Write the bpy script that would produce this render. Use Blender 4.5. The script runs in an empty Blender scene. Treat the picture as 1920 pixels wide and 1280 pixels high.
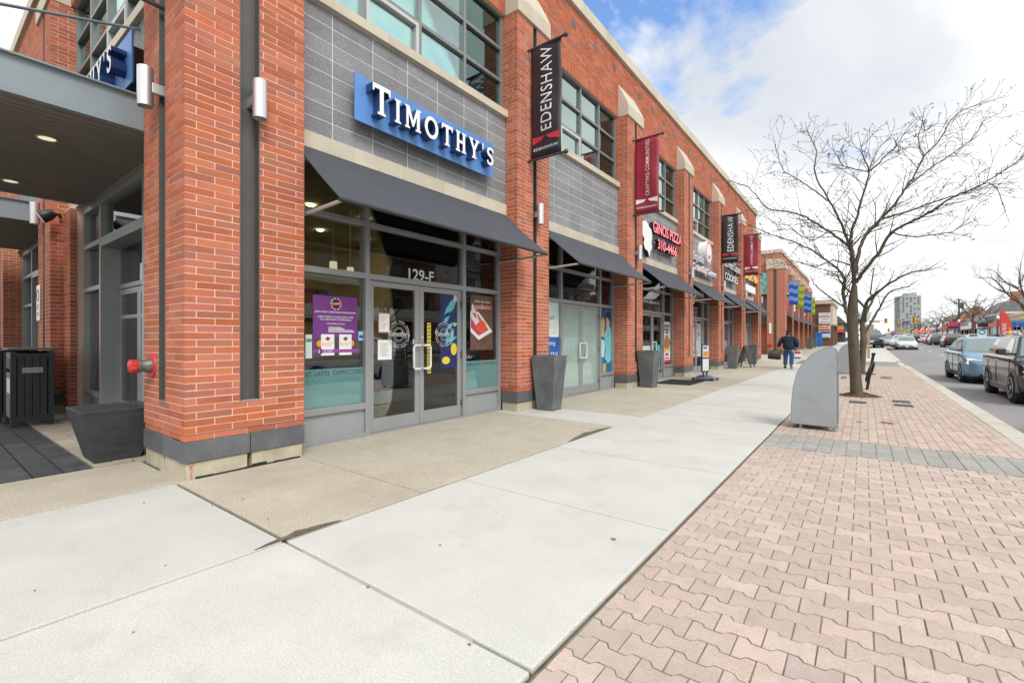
import bpy, bmesh, math, random
from mathutils import Vector, Matrix
R = math.radians
random.seed(7)
scene = bpy.context.scene
COL = scene.collection

# ------------------------------------------------------------------ camera, world, sun, exposure
YAW = math.atan(660 / 870.0)
cam_d = bpy.data.cameras.new('camera'); cam = bpy.data.objects.new('camera', cam_d); COL.objects.link(cam)
cam.location = (0, 0, 1.30); cam.rotation_euler = (R(90), 0, YAW)
cam_d.sensor_width = 36; cam_d.lens = 870 / 1920 * 36; cam_d.shift_y = -4 / 1920
cam_d.clip_start = .05; cam_d.clip_end = 3000
scene.camera = cam
scene.view_settings.view_transform = 'Standard'; scene.view_settings.look = 'None'
scene.view_settings.exposure = 0.76; scene.view_settings.gamma = 1.0
SUN_EL, SUN_AZ = 46, 118      # azimuth clockwise from +Y: the sun stands over the street, behind the camera's right shoulder
sd = bpy.data.lights.new('sun', 'SUN'); sd.energy = 1.45; sd.angle = R(24); sd.color = (1.0, .975, .94)
sun = bpy.data.objects.new('sun', sd); COL.objects.link(sun); sun.location = (20, -10, 40)
_sv = Vector((math.sin(R(SUN_AZ)) * math.cos(R(SUN_EL)), math.cos(R(SUN_AZ)) * math.cos(R(SUN_EL)), math.sin(R(SUN_EL))))
sun.rotation_euler = (-_sv).to_track_quat('-Z', 'Y').to_euler()

def make_world():
    w = bpy.data.worlds.new('World'); scene.world = w; w.use_nodes = True
    nt = w.node_tree; N = nt.nodes; L = nt.links
    for n in list(N): N.remove(n)
    out = N.new('ShaderNodeOutputWorld'); bg = N.new('ShaderNodeBackground'); bg.inputs[1].default_value = 0.14
    sky = N.new('ShaderNodeTexSky'); sky.sky_type = 'NISHITA'; sky.sun_disc = False
    sky.sun_elevation = R(SUN_EL); sky.sun_rotation = R(SUN_AZ); sky.air_density = 1.0; sky.dust_density = .3; sky.ozone_density = 2.0
    tc = N.new('ShaderNodeTexCoord')
    sep = N.new('ShaderNodeSeparateXYZ'); L.new(tc.outputs['Generated'], sep.inputs[0])
    def m(op, a, b=None, clamp=False):
        n = N.new('ShaderNodeMath'); n.operation = op; n.use_clamp = clamp
        for i, v in enumerate((a, b)):
            if v is None: continue
            if isinstance(v, (int, float)): n.inputs[i].default_value = v
            else: L.new(v, n.inputs[i])
        return n.outputs[0]
    z = m('ADD', m('MAXIMUM', sep.outputs[2], 0.0), .16)
    cmb = N.new('ShaderNodeCombineXYZ')
    L.new(m('DIVIDE', sep.outputs[0], z), cmb.inputs[0]); L.new(m('DIVIDE', sep.outputs[1], z), cmb.inputs[1])
    def noise(scale, detail, rough, off, dist=0.0, sc=(1, 1, 1)):
        mp = N.new('ShaderNodeMapping'); mp.inputs['Location'].default_value = off; mp.inputs['Scale'].default_value = sc
        L.new(cmb.outputs[0], mp.inputs[0])
        n = N.new('ShaderNodeTexNoise'); n.inputs['Scale'].default_value = scale; n.inputs['Detail'].default_value = detail
        n.inputs['Roughness'].default_value = rough; n.inputs['Distortion'].default_value = dist
        L.new(mp.outputs[0], n.inputs['Vector']); return n.outputs[0]
    def ramp(v, pts):
        r = N.new('ShaderNodeValToRGB'); L.new(v, r.inputs[0])
        e = r.color_ramp.elements
        while len(e) < len(pts): e.new(.5)
        for q, (p, c) in zip(e, pts):
            q.position = p; q.color = (c if isinstance(c, tuple) else (c, c, c)) + (1,)
        return r.outputs[0]
    # a break in the cloud, where the photograph shows blue, high above the roof line
    pd = N.new('ShaderNodeVectorMath'); pd.operation = 'DOT_PRODUCT'; L.new(tc.outputs['Generated'], pd.inputs[0])
    hv = Vector((PX_HOLE[0], PX_HOLE[1], PX_HOLE[2])).normalized(); pd.inputs[1].default_value = hv
    mr = N.new('ShaderNodeMapRange'); mr.interpolation_type = 'SMOOTHSTEP'; mr.inputs[1].default_value = math.cos(R(19)); mr.inputs[2].default_value = math.cos(R(5)); mr.inputs[3].default_value = 0; mr.inputs[4].default_value = .25
    L.new(pd.outputs['Value'], mr.inputs[0])
    cover = ramp(m('SUBTRACT', noise(1.35, 9, .60, SKY_OFF_A, .35), mr.outputs[0]), [(.27, 0.0), (.40, 1.0)])
    pg = N.new('ShaderNodeVectorMath'); pg.operation = 'DOT_PRODUCT'; L.new(tc.outputs['Generated'], pg.inputs[0]); pg.inputs[1].default_value = Vector(PX_GREY).normalized()
    mg_ = N.new('ShaderNodeMapRange'); mg_.interpolation_type = 'SMOOTHSTEP'; mg_.inputs[1].default_value = math.cos(R(24)); mg_.inputs[2].default_value = math.cos(R(5)); mg_.inputs[3].default_value = 0; mg_.inputs[4].default_value = .17
    L.new(pg.outputs['Value'], mg_.inputs[0])
    shade = ramp(m('ADD', noise(.75, 8, .55, SKY_OFF_B, .3, (1, .75, 1)), mg_.outputs[0]), [(.46, (6.0, 6.0, 5.95)), (.57, (5.0, 5.02, 5.0)), (.67, (3.75, 3.88, 4.05)), (.80, (2.9, 3.1, 3.4))])
    hz = ramp(sep.outputs[2], [(.0, .8), (.16, 0.0)])
    mixh = N.new('ShaderNodeMixRGB'); L.new(hz, mixh.inputs[0]); L.new(shade, mixh.inputs[1]); mixh.inputs[2].default_value = (4.6, 4.68, 4.75, 1)
    mul = N.new('ShaderNodeMixRGB'); mul.blend_type = 'MULTIPLY'; mul.inputs[0].default_value = 1; L.new(sky.outputs[0], mul.inputs[1]); mul.inputs[2].default_value = (1.0, 1.12, 1.25, 1)
    mx = N.new('ShaderNodeMixRGB'); L.new(cover, mx.inputs[0]); L.new(mul.outputs[0], mx.inputs[1]); L.new(mixh.outputs[0], mx.inputs[2])
    L.new(mx.outputs[0], bg.inputs[0]); L.new(bg.outputs[0], out.inputs[0])
SKY_OFF_A = (3.1, 1.7, 0.0)
PX_HOLE = ((1190 - 960) * math.cos(YAW) - 870 * math.sin(YAW), 870 * math.cos(YAW) + (1190 - 960) * math.sin(YAW), 636 - 20)
PX_GREY = ((1490 - 960) * math.cos(YAW) - 870 * math.sin(YAW), 870 * math.cos(YAW) + (1490 - 960) * math.sin(YAW), 636 - 150)
SKY_OFF_B = (0.4, 5.2, 0.0)
make_world()
scene.cycles.max_bounces = 6; scene.cycles.transparent_max_bounces = 14; scene.cycles.diffuse_bounces = 3
scene.cycles.caustics_reflective = False; scene.cycles.caustics_refractive = False
scene.cycles.use_denoising = True

# ------------------------------------------------------------------ camera geometry helpers: a pixel of the 1920x1280 photograph -> a point on a plane
PF, PCX, PV0, PH = 870.0, 960.0, 636.0, 1.30
PS, PC = math.sin(YAW), math.cos(YAW)
def on_ground(u, v, z=0.0):
    d = PF * (PH - z) / (v - PV0); r = (u - PCX) / PF * d
    return Vector((r * PC - d * PS, d * PC + r * PS, z))
def on_x(u, v, X):
    t = (u - PCX) / PF; Y = -X * (PC + t * PS) / (PS - t * PC); d = -X * PS + Y * PC
    return Vector((X, Y, PH - (v - PV0) * d / PF))
def on_y(u, v, Y):
    t = (u - PCX) / PF; X = -Y * (PS - t * PC) / (PC + t * PS); d = -X * PS + Y * PC
    return Vector((X, Y, PH - (v - PV0) * d / PF))
def project(p):
    d = -p[0] * PS + p[1] * PC; r = p[0] * PC + p[1] * PS
    return (PCX + PF * r / d, PV0 + PF * (PH - p[2]) / d, d) if d > .05 else (-9999, -9999, d)
def gz(Y):                       # the street climbs gently beyond the shops
    t = max(0.0, Y - 31.0)
    return 1.2 * (1 - math.exp(-(t / 58.0) ** 1.5))

# ------------------------------------------------------------------ materials
MATS = {}
def srgb(r, g, b):
    f = lambda c: (c / 255) / 12.92 if c / 255 <= .04045 else ((c / 255 + .055) / 1.055) ** 2.4
    return (f(r), f(g), f(b))
def _base(name):
    m = bpy.data.materials.new(name); m.use_nodes = True
    nt = m.node_tree; b = nt.nodes['Principled BSDF']
    return m, nt, b
def pm(name, col, rough=.6, var=.12, scale=6.0, bump=0.0, bscale=None, metal=0.0, spec=.5, detail=6, obj_rand=0.0, attr_rand=0.0,
       speck=0.0, speck_scale=220., stain=0.0, stain_scale=.8, stain_col=None, coat=0.0, emit=None, estr=1.0, stretch=(1, 1, 1), hue=0.0, objcol=False, stain2=None):
    """procedural surface: noise-varied colour, optional speckle, stain blotches, per-piece variation and fine relief"""
    if name in MATS: return MATS[name]
    m, nt, b = _base(name); N = nt.nodes; L = nt.links
    geo = N.new('ShaderNodeNewGeometry')
    mp = N.new('ShaderNodeMapping'); mp.inputs['Scale'].default_value = stretch; L.new(geo.outputs['Position'], mp.inputs[0])
    vec = mp.outputs[0]
    def noise(s, d=detail, r=.6):
        n = N.new('ShaderNodeTexNoise'); n.inputs['Scale'].default_value = s; n.inputs['Detail'].default_value = d; n.inputs['Roughness'].default_value = r
        L.new(vec, n.inputs['Vector']); return n.outputs[0]
    def mrange(v, a, b_, lo=.3, hi=.7):
        n = N.new('ShaderNodeMapRange'); n.inputs[1].default_value = lo; n.inputs[2].default_value = hi; n.inputs[3].default_value = a; n.inputs[4].default_value = b_
        L.new(v, n.inputs[0]); return n.outputs[0]
    hsv = N.new('ShaderNodeHueSaturation')
    if objcol:
        oc = N.new('ShaderNodeObjectInfo'); L.new(oc.outputs['Color'], hsv.inputs['Color'])
    else:
        hsv.inputs['Color'].default_value = tuple(col) + (1,)
    val = mrange(noise(scale), 1 - var, 1 + var)
    def mul(a, c):
        n = N.new('ShaderNodeMath'); n.operation = 'MULTIPLY'; L.new(a, n.inputs[0])
        if isinstance(c, float): n.inputs[1].default_value = c
        else: L.new(c, n.inputs[1])
        return n.outputs[0]
    rnd = None
    if obj_rand:
        oi = N.new('ShaderNodeObjectInfo'); rnd = oi.outputs['Random']; amt = obj_rand
    if attr_rand:
        at = N.new('ShaderNodeAttribute'); at.attribute_name = 'rnd'; rnd = at.outputs['Fac']; amt = attr_rand
    if rnd is not None:
        val = mul(val, mrange(rnd, 1 - amt, 1 + amt, 0, 1))
        if hue:
            s = N.new('ShaderNodeMath'); s.operation = 'MULTIPLY'; s.inputs[1].default_value = 7.31; L.new(rnd, s.inputs[0])
            fr = N.new('ShaderNodeMath'); fr.operation = 'FRACT'; L.new(s.outputs[0], fr.inputs[0])
            L.new(mrange(fr.outputs[0], .5 - hue, .5 + hue, 0, 1), hsv.inputs['Hue'])
            s2 = N.new('ShaderNodeMath'); s2.operation = 'MULTIPLY'; s2.inputs[1].default_value = 3.77; L.new(rnd, s2.inputs[0])
            fr2 = N.new('ShaderNodeMath'); fr2.operation = 'FRACT'; L.new(s2.outputs[0], fr2.inputs[0])
            L.new(mrange(fr2.outputs[0], .90, 1.05, 0, 1), hsv.inputs['Saturation'])
    if speck: val = mul(val, mrange(noise(speck_scale, 2, .7), 1 - speck, 1 + speck, .35, .65))
    L.new(val, hsv.inputs['Value'])
    colout = hsv.outputs[0]
    if stain:
        mx = N.new('ShaderNodeMixRGB'); L.new(mrange(noise(stain_scale, 7, .62), 0.0, stain, .5, .72), mx.inputs[0]); L.new(colout, mx.inputs[1])
        mx.inputs[2].default_value = tuple(stain_col or [c * .6 for c in col]) + (1,); colout = mx.outputs[0]
    if stain2:       # a second, broader or finer layer of grime: (amount, scale, colour)
        mx = N.new('ShaderNodeMixRGB'); L.new(mrange(noise(stain2[1], 9, .68), 0.0, stain2[0], .54, .70), mx.inputs[0]); L.new(colout, mx.inputs[1]); mx.inputs[2].default_value = tuple(stain2[2]) + (1,); colout = mx.outputs[0]
    L.new(colout, b.inputs['Base Color'])
    b.inputs['Roughness'].default_value = rough; b.inputs['Metallic'].default_value = metal; b.inputs['Specular IOR Level'].default_value = spec
    if coat: b.inputs['Coat Weight'].default_value = coat; b.inputs['Coat Roughness'].default_value = .04
    if emit: b.inputs['Emission Color'].default_value = tuple(emit) + (1,); b.inputs['Emission Strength'].default_value = estr
    if bump:
        bn = N.new('ShaderNodeBump'); bn.inputs['Strength'].default_value = bump; bn.inputs['Distance'].default_value = .01
        L.new(noise(bscale or scale * 12, 5, .65), bn.inputs['Height']); L.new(bn.outputs[0], b.inputs['Normal'])
    MATS[name] = m; return m

def glass(name, tint, ior=1.7, rough=0.0, wav=.0, refl=(1, 1, 1), base=0.0):
    """window pane: clear tinted sheet that also mirrors the street, more at grazing angles"""
    if name in MATS: return MATS[name]
    m, nt, b = _base(name); N = nt.nodes; L = nt.links; N.remove(b)
    tr = N.new('ShaderNodeBsdfTransparent'); tr.inputs[0].default_value = tuple(tint) + (1,)
    gl = N.new('ShaderNodeBsdfGlossy'); gl.inputs['Roughness'].default_value = rough; gl.inputs[0].default_value = tuple(refl) + (1,)
    fr = N.new('ShaderNodeFresnel'); fr.inputs[0].default_value = ior
    mx = N.new('ShaderNodeMixShader')
    if base:
        ad = N.new('ShaderNodeMath'); ad.operation = 'ADD'; ad.use_clamp = True; ad.inputs[1].default_value = base; L.new(fr.outputs[0], ad.inputs[0]); L.new(ad.outputs[0], mx.inputs[0])
    else: L.new(fr.outputs[0], mx.inputs[0])
    if wav:
        geo = N.new('ShaderNodeNewGeometry'); n = N.new('ShaderNodeTexNoise'); n.inputs['Scale'].default_value = 1.6; n.inputs['Detail'].default_value = 1
        L.new(geo.outputs['Position'], n.inputs['Vector']); bn = N.new('ShaderNodeBump'); bn.inputs['Strength'].default_value = wav; bn.inputs['Distance'].default_value = .05
        L.new(n.outputs[0], bn.inputs['Height']); L.new(bn.outputs[0], gl.inputs['Normal'])
    L.new(tr.outputs[0], mx.inputs[1]); L.new(gl.outputs[0], mx.inputs[2])
    L.new(mx.outputs[0], N['Material Output'].inputs[0])
    MATS[name] = m; return m

def brick_tex(name, c1, c2, mortar, bw=.295, bh=.0676, rot=0):
    """brickwork too far away to tell single bricks: brick pattern in metres; rot 0 = wall facing X, 1 = wall facing Y"""
    if name in MATS: return MATS[name]
    m, nt, b = _base(name); N = nt.nodes; L = nt.links
    geo = N.new('ShaderNodeNewGeometry'); sep = N.new('ShaderNodeSeparateXYZ'); L.new(geo.outputs['Position'], sep.inputs[0])
    ad = N.new('ShaderNodeMath'); ad.operation = 'ADD'; L.new(sep.outputs[0], ad.inputs[0]); L.new(sep.outputs[1], ad.inputs[1])
    cb = N.new('ShaderNodeCombineXYZ'); L.new(ad.outputs[0], cb.inputs[0]); L.new(sep.outputs[2], cb.inputs[1])
    bt = N.new('ShaderNodeTexBrick'); bt.inputs['Scale'].default_value = 1; bt.inputs['Brick Width'].default_value = bw; bt.inputs['Row Height'].default_value = bh
    bt.inputs['Mortar Size'].default_value = .006; bt.inputs['Color1'].default_value = tuple(c1) + (1,); bt.inputs['Color2'].default_value = tuple(c2) + (1,); bt.inputs['Mortar'].default_value = tuple(mortar) + (1,)
    L.new(cb.outputs[0], bt.inputs['Vector']); L.new(bt.outputs[0], b.inputs['Base Color']); b.inputs['Roughness'].default_value = .8
    MATS[name] = m; return m

# ------------------------------------------------------------------ mesh helpers
class MB:
    def __init__(s): s.v = []; s.f = []; s.mi = []; s.rnd = []
    def add(s, vs, fs, mi=0, rnd=0.5):
        o = len(s.v); s.v += [tuple(q) for q in vs]
        for f in fs: s.f.append([i + o for i in f]); s.mi.append(mi); s.rnd.append(rnd)
        return s
    def box(s, x0, x1, y0, y1, z0, z1, mi=0, rnd=.5):
        if x0 > x1: x0, x1 = x1, x0
        if y0 > y1: y0, y1 = y1, y0
        if z0 > z1: z0, z1 = z1, z0
        return s.add([(x0, y0, z0), (x1, y0, z0), (x1, y1, z0), (x0, y1, z0), (x0, y0, z1), (x1, y0, z1), (x1, y1, z1), (x0, y1, z1)],
                     [(0, 3, 2, 1), (4, 5, 6, 7), (0, 1, 5, 4), (1, 2, 6, 5), (2, 3, 7, 6), (3, 0, 4, 7)], mi, rnd)
    def hexa(s, b, t, mi=0):      # four bottom corners, four top corners
        return s.add(list(b) + list(t), [(0, 3, 2, 1), (4, 5, 6, 7), (0, 1, 5, 4), (1, 2, 6, 5), (2, 3, 7, 6), (3, 0, 4, 7)], mi)
    def quad(s, a, b, c, d, mi=0): return s.add([a, b, c, d], [(0, 1, 2, 3)], mi)
    def prism(s, pts, d, mi=0, mi_side=None):  # polygon of 3-D points pushed along d
        n = len(pts); d = Vector(d); top = [Vector(p) + d for p in pts]
        o = len(s.v); s.v += [tuple(p) for p in pts] + [tuple(p) for p in top]
        s.f.append([o + i for i in range(n)][::-1]); s.mi.append(mi if mi_side is None else mi_side); s.rnd.append(.5)
        s.f.append([o + n + i for i in range(n)]); s.mi.append(mi); s.rnd.append(.5)
        for i in range(n):
            j = (i + 1) % n; s.f.append([o + i, o + j, o + n + j, o + n + i]); s.mi.append(mi if mi_side is None else mi_side); s.rnd.append(.5)
        return s
    def tube(s, pts, rad, n=6, mi=0, cap=True, rnd=.5):
        pts = [Vector(p) for p in pts]
        if isinstance(rad, (int, float)): rad = [rad] * len(pts)
        o = len(s.v); a = None
        for i, p in enumerate(pts):
            t = (pts[min(i + 1, len(pts) - 1)] - pts[max(i - 1, 0)])
            t = t.normalized() if t.length > 1e-9 else Vector((0, 0, 1))
            if a is not None: a = a - t * a.dot(t)          # carry the frame along so the tube never twists
            if a is None or a.length < .05:
                a = t.cross(Vector((0, 0, 1)))
                if a.length < .3: a = t.cross(Vector((1, 0, 0)))
            a.normalize(); b = t.cross(a)
            for k in range(n):
                an = 2 * math.pi * k / n; q = p + (a * math.cos(an) + b * math.sin(an)) * rad[i]; s.v.append(tuple(q))
        for i in range(len(pts) - 1):
            for k in range(n):
                k2 = (k + 1) % n
                s.f.append([o + i * n + k, o + i * n + k2, o + (i + 1) * n + k2, o + (i + 1) * n + k]); s.mi.append(mi); s.rnd.append(rnd)
        if cap:
            s.f.append([o + k for k in range(n)][::-1]); s.f.append([o + (len(pts) - 1) * n + k for k in range(n)]); s.mi += [mi, mi]; s.rnd += [rnd, rnd]
        return s
    def lathe(s, prof, c, axis='z', n=24, mi=0, cap=True):   # prof: (radius, height) pairs turned about an axis through c
        o = len(s.v); c = Vector(c)
        for r, h in prof:
            for k in range(n):
                a = 2 * math.pi * k / n; x, y = r * math.cos(a), r * math.sin(a)
                q = {'z': (x, y, h), 'y': (x, h, y), 'x': (h, x, y)}[axis]; s.v.append(tuple(c + Vector(q)))
        for i in range(len(prof) - 1):
            for k in range(n):
                k2 = (k + 1) % n; s.f.append([o + i * n + k, o + i * n + k2, o + (i + 1) * n + k2, o + (i + 1) * n + k]); s.mi.append(mi); s.rnd.append(.5)
        if cap: s.f.append([o + k for k in range(n)]); s.f.append([o + (len(prof) - 1) * n + k for k in range(n)]); s.mi += [mi, mi]; s.rnd += [.5, .5]
        return s
    def mesh(s, name, mats, smooth=False, angle=None):
        me = bpy.data.meshes.new(name); me.from_pydata(s.v, [], s.f)
        for m in (mats if isinstance(mats, (list, tuple)) else [mats]): me.materials.append(m)
        if any(s.mi): me.polygons.foreach_set('material_index', s.mi)
        a = me.attributes.new('rnd', 'FLOAT', 'FACE'); a.data.foreach_set('value', s.rnd)
        bm = bmesh.new(); bm.from_mesh(me); bmesh.ops.recalc_face_normals(bm, faces=bm.faces); bm.to_mesh(me); bm.free()
        if smooth:
            me.polygons.foreach_set('use_smooth', [True] * len(me.polygons))
            if angle is not None: me.set_sharp_from_angle(angle=R(angle))
        me.update(); return me

def link(name, me, parent=None, world=True, color=None):
    o = bpy.data.objects.new(name, me); COL.objects.link(o)
    if parent is not None:
        o.parent = parent
        if world: o.matrix_parent_inverse = parent_world(parent).inverted()
    if color: o.color = tuple(color) + (1,)
    return o
def parent_world(p):
    m = p.matrix_basis.copy()
    if p.parent is not None: m = parent_world(p.parent) @ p.matrix_parent_inverse @ m
    return m
def put(mb, name, mat, parent=None, smooth=False, angle=None, world=True, bevel=0, kind=None, label=None, color=None, seg=2):
    o = link(name, mb.mesh(name, mat, smooth, angle), parent, world, color)
    if bevel:
        md = o.modifiers.new('bevel', 'BEVEL'); md.width = bevel; md.segments = seg; md.limit_method = 'ANGLE'; md.angle_limit = R(35)
    if kind: o['kind'] = kind
    if label: o['label'] = label
    return o
def tag(o, label, cat=None, group=None, kind=None):
    o['label'] = label
    if cat: o['category'] = cat
    if group: o['group'] = group
    if kind: o['kind'] = kind
    return o
def thing(name, label, cat, loc=(0, 0, 0), rz=0, group=None):
    o = bpy.data.objects.new(name, None); COL.objects.link(o); o.empty_display_size = .2
    o.location = loc; o.rotation_euler = (0, 0, rz)
    return tag(o, label, cat, group)
def copy_tree(o, parent=None):
    c = o.copy(); COL.objects.link(c)
    if parent is not None:
        c.parent = parent; c.matrix_parent_inverse = o.matrix_parent_inverse.copy()
    for ch in o.children: copy_tree(ch, c)
    return c
def B(x0, x1, y0, y1, z0, z1): return MB().box(x0, x1, y0, y1, z0, z1)

_txt = {}
def text_geo(body, bold=0.0, spacing=1.0):
    k = (body, bold, spacing)
    if k not in _txt:
        cu = bpy.data.curves.new('t', 'FONT'); cu.body = body; cu.size = 1; cu.offset = bold; cu.space_character = spacing; cu.resolution_u = 3
        ob = bpy.data.objects.new('t', cu); me = bpy.data.meshes.new_from_object(ob)
        vs = [v.co.copy() for v in me.vertices]; fs = [list(p.vertices) for p in me.polygons]
        bpy.data.objects.remove(ob); bpy.data.curves.remove(cu); bpy.data.meshes.remove(me)
        _txt[k] = (vs, fs)
    return _txt[k]
def add_text(mb, body, org, right, up, w=None, h=None, depth=0.0, bold=0.0, spacing=1.0, mi=0, mi_side=None, align='l', max_w=None):
    """flat or raised lettering: org = lower left corner of the letters' box; right/up unit vectors; w/h in metres"""
    vs, fs = text_geo(body, bold, spacing)
    if not vs: return mb
    x0, x1 = min(v.x for v in vs), max(v.x for v in vs); y0, y1 = min(v.y for v in vs), max(v.y for v in vs)
    sy = (h / (y1 - y0)) if h else None; sx = (w / (x1 - x0)) if w else None
    if sx is None: sx = sy
    if sy is None: sy = sx
    if max_w and (x1 - x0) * sx > max_w: sx = max_w / (x1 - x0)
    right = Vector(right); up = Vector(up); nrm = right.cross(up); org = Vector(org)
    if align == 'c': org = org - right * (x1 - x0) * sx * .5
    P = [org + right * (v.x - x0) * sx + up * (v.y - y0) * sy for v in vs]
    if depth <= 0:
        mb.add(P, fs, mi); return mb
    mb.add([p + nrm * depth for p in P], fs, mi)
    edges = {}
    for f in fs:
        for a, b in zip(f, f[1:] + f[:1]):
            if (b, a) in edges: del edges[(b, a)]
            else: edges[(a, b)] = 1
    for a, b in edges: mb.add([P[a], P[b], P[b] + nrm * depth, P[a] + nrm * depth], [(0, 1, 2, 3)], mi if mi_side is None else mi_side)
    return mb
XR, XU = Vector((0, 1, 0)), Vector((0, 0, 1))      # right / up for lettering that faces the street (+X)
YR = Vector((1, 0, 0))                             # right for lettering that faces the camera (-Y)
# ------------------------------------------------------------------ ground, road, pavements
M_conc = pm('sidewalk_concrete', (.525, .527, .495), .85, .06, 1.6, .3, 160, speck=.17, speck_scale=150, stain=.5, stain_scale=.9, stain_col=(.44, .44, .415), obj_rand=.05, stain2=(.5, 2.6, (.40, .40, .38)))
M_tan = pm('exposed_aggregate', (.44, .405, .325), .9, .08, 2.2, .45, 120, speck=.34, speck_scale=110, stain=.6, stain_scale=.7, stain_col=(.35, .31, .24), obj_rand=.05, stain2=(.5, 3.1, (.33, .30, .245)))
M_bed = pm('joint_dirt', (.10, .092, .062), .95, .35, 14, .4, 60, stain=.8, stain_scale=2.3, stain_col=(.10, .115, .035))
M_asph = pm('asphalt', (.235, .23, .228), .9, .10, .9, .4, 140, speck=.16, speck_scale=120, stain=.5, stain_scale=.35, stain_col=(.17, .17, .168), stretch=(1, .35, 1))
M_kerb = pm('kerb_concrete', (.50, .475, .41), .88, .10, 2.5, .3, 90, speck=.12, speck_scale=150, stain=.6, stain_scale=1.1, stain_col=(.36, .34, .28))
PAV = dict(stain2=(.5, 3.4, (.34, .30, .25)), rough=.9, var=.07, scale=9, bump=.35, bscale=170, speck=.20, speck_scale=210, stain=.55, stain_scale=1.3, hue=.006)
PC1, PC2, PC3 = (.475, .385, .335), (.315, .315, .29), (.475, .375, .32)
M_pav = pm('pink_paver', PC1, stain_col=(.42, .37, .31), obj_rand=.11, **PAV)
M_pav_j = pm('pink_paver_mass', PC1, stain_col=(.42, .37, .31), attr_rand=.11, **PAV)
M_gp = pm('grey_paver', PC2, stain_col=(.33, .32, .28), obj_rand=.10, **PAV)
M_rp = pm('red_paver', PC3, stain_col=(.48, .41, .35), obj_rand=.10, **PAV)
M_rp_j = pm('red_paver_mass', PC3, stain_col=(.48, .41, .35), attr_rand=.10, **PAV)
M_soil = pm('soil', (.12, .075, .04), .95, .4, 20, .9, 50)
M_grass = pm('far_ground', (.16, .16, .12), .95, .3, .05, 0)
M_white = pm('road_paint', (.62, .62, .60), .8, .25, 9, 0, stain=.6, stain_scale=5, stain_col=(.3, .3, .3))
M_dark = pm('dark_paver', (.055, .06, .065), .8, .2, 12, .3, 100, obj_rand=.2)

def strip(name, X0, X1, Ys, z, mat, kind='structure', parent=None):
    mb = MB(); vs = []; fs = []
    for y in Ys: vs += [(X0, y, z + gz(y)), (X1, y, z + gz(y))]
    for i in range(len(Ys) - 1): fs.append((2 * i, 2 * i + 1, 2 * i + 3, 2 * i + 2))
    mb.add(vs, fs); return put(mb, name, mat, parent, kind=kind)
FARY = [-60, -20, 0, 10, 20, 31] + [31 + 4 * i for i in range(1, 28)] + [160, 200, 260, 340, 440, 600, 900, 1500]
strip('ground', -900, 900, FARY, -.45, M_grass)
road = strip('road', 1.76, 15.6, FARY[:-1], -.28, M_asph)
NEARY = [y for y in FARY if y <= 440]
for k, (xa, xb) in enumerate(((15.9, 20.0),)):
    strip('far_sidewalk', xa, xb, NEARY, .0, M_conc)
# lane paint: worn dashes and the yellow centre pair
def dash(y0, y1, x, w, mat, nm): return put(MB().add([(x, y0, -.276 + gz(y0)), (x + w, y0, -.276 + gz(y0)), (x + w, y1, -.276 + gz(y1)), (x, y1, -.276 + gz(y1))], [(0, 1, 2, 3)]), nm, mat, road)
for i in range(14): dash(6 + 9 * i, 9 + 9 * i, 5.15, .11, M_white, 'lane_dash')
M_yel = pm('yellow_paint', (.55, .42, .12), .8, .25, 9, 0, stain=.7, stain_scale=5, stain_col=(.28, .26, .2))
for i in range(12): dash(2 + 12 * i, 13.6 + 12 * i, 8.55, .1, M_yel, 'centre_line')
# patched asphalt and tar-sealed cracks
M_tar = pm('tar', (.035, .034, .033), .6, .3, 20)
for pts in ([(3.4, 24), (3.9, 27), (3.7, 31), (4.3, 36)], [(2.0, 11.0), (2.06, 12.2), (1.98, 13.4)], [(6.1, 40), (6.9, 43), (7.2, 48)], [(2.2, 33), (3.8, 33.4), (5.0, 33.1)]):
    mb = MB(); prev = None
    for i, (x, y) in enumerate(pts):
        w = .025
        if prev:
            n = 7
            for k in range(n):
                t0, t1 = k / n, (k + 1) / n
                a = (prev[0] + (x - prev[0]) * t0 + .05 * math.sin(9 * t0 + y), prev[1] + (y - prev[1]) * t0); b = (prev[0] + (x - prev[0]) * t1 + .05 * math.sin(9 * t1 + y), prev[1] + (y - prev[1]) * t1)
                zz = -.2765
                mb.quad((a[0] - w, a[1], zz + gz(a[1])), (a[0] + w, a[1] + .004, zz + gz(a[1])), (b[0] + w, b[1] + .004, zz + gz(b[1])), (b[0] - w, b[1], zz + gz(b[1])))
        prev = (x, y)
    put(mb, 'tar_seam', M_tar, road)

# kerb: cast pieces with open joints; a dropped stretch where the driveway crosses
kerb = strip('kerb', 1.5, 1.8, [-20, 0, 31] + [31 + 5 * i for i in range(1, 16)], -.3, M_kerb)
y = -12.0; i = 0
while y < 100:
    ln = 2.95; drop = 28.6 < y + 1.5 < 35.0; zt = -.09 if drop else -.0 + random.uniform(-.006, .004)
    y1 = y + ln; mb = MB()
    mb.hexa([(1.505, y, -.33 + gz(y)), (1.80, y, -.33 + gz(y)), (1.80, y1, -.33 + gz(y1)), (1.505, y1, -.33 + gz(y1))],
            [(1.505, y, zt + gz(y)), (1.77, y, zt + gz(y)), (1.77, y1, zt + gz(y1)), (1.505, y1, zt + gz(y1))])
    put(mb, 'kerb_piece', M_kerb, kerb, bevel=.018); y += 3.0
fk = strip('far_kerb', 15.6, 15.9, NEARY, -.13, M_kerb)
put(MB().add([(15.6, -60, -.3), (15.6, 24, -.3), (15.6, 24, 0), (15.6, -60, 0), (15.6, 120, -.3 + gz(120)), (15.6, 120, gz(120)), (15.88, 120, gz(120)), (15.88, 24, 0), (15.88, -60, 0)],
             [(0, 1, 2, 3), (1, 4, 5, 2), (3, 2, 7, 8), (2, 5, 6, 7)]), 'kerb_face', M_kerb, fk)

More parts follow.
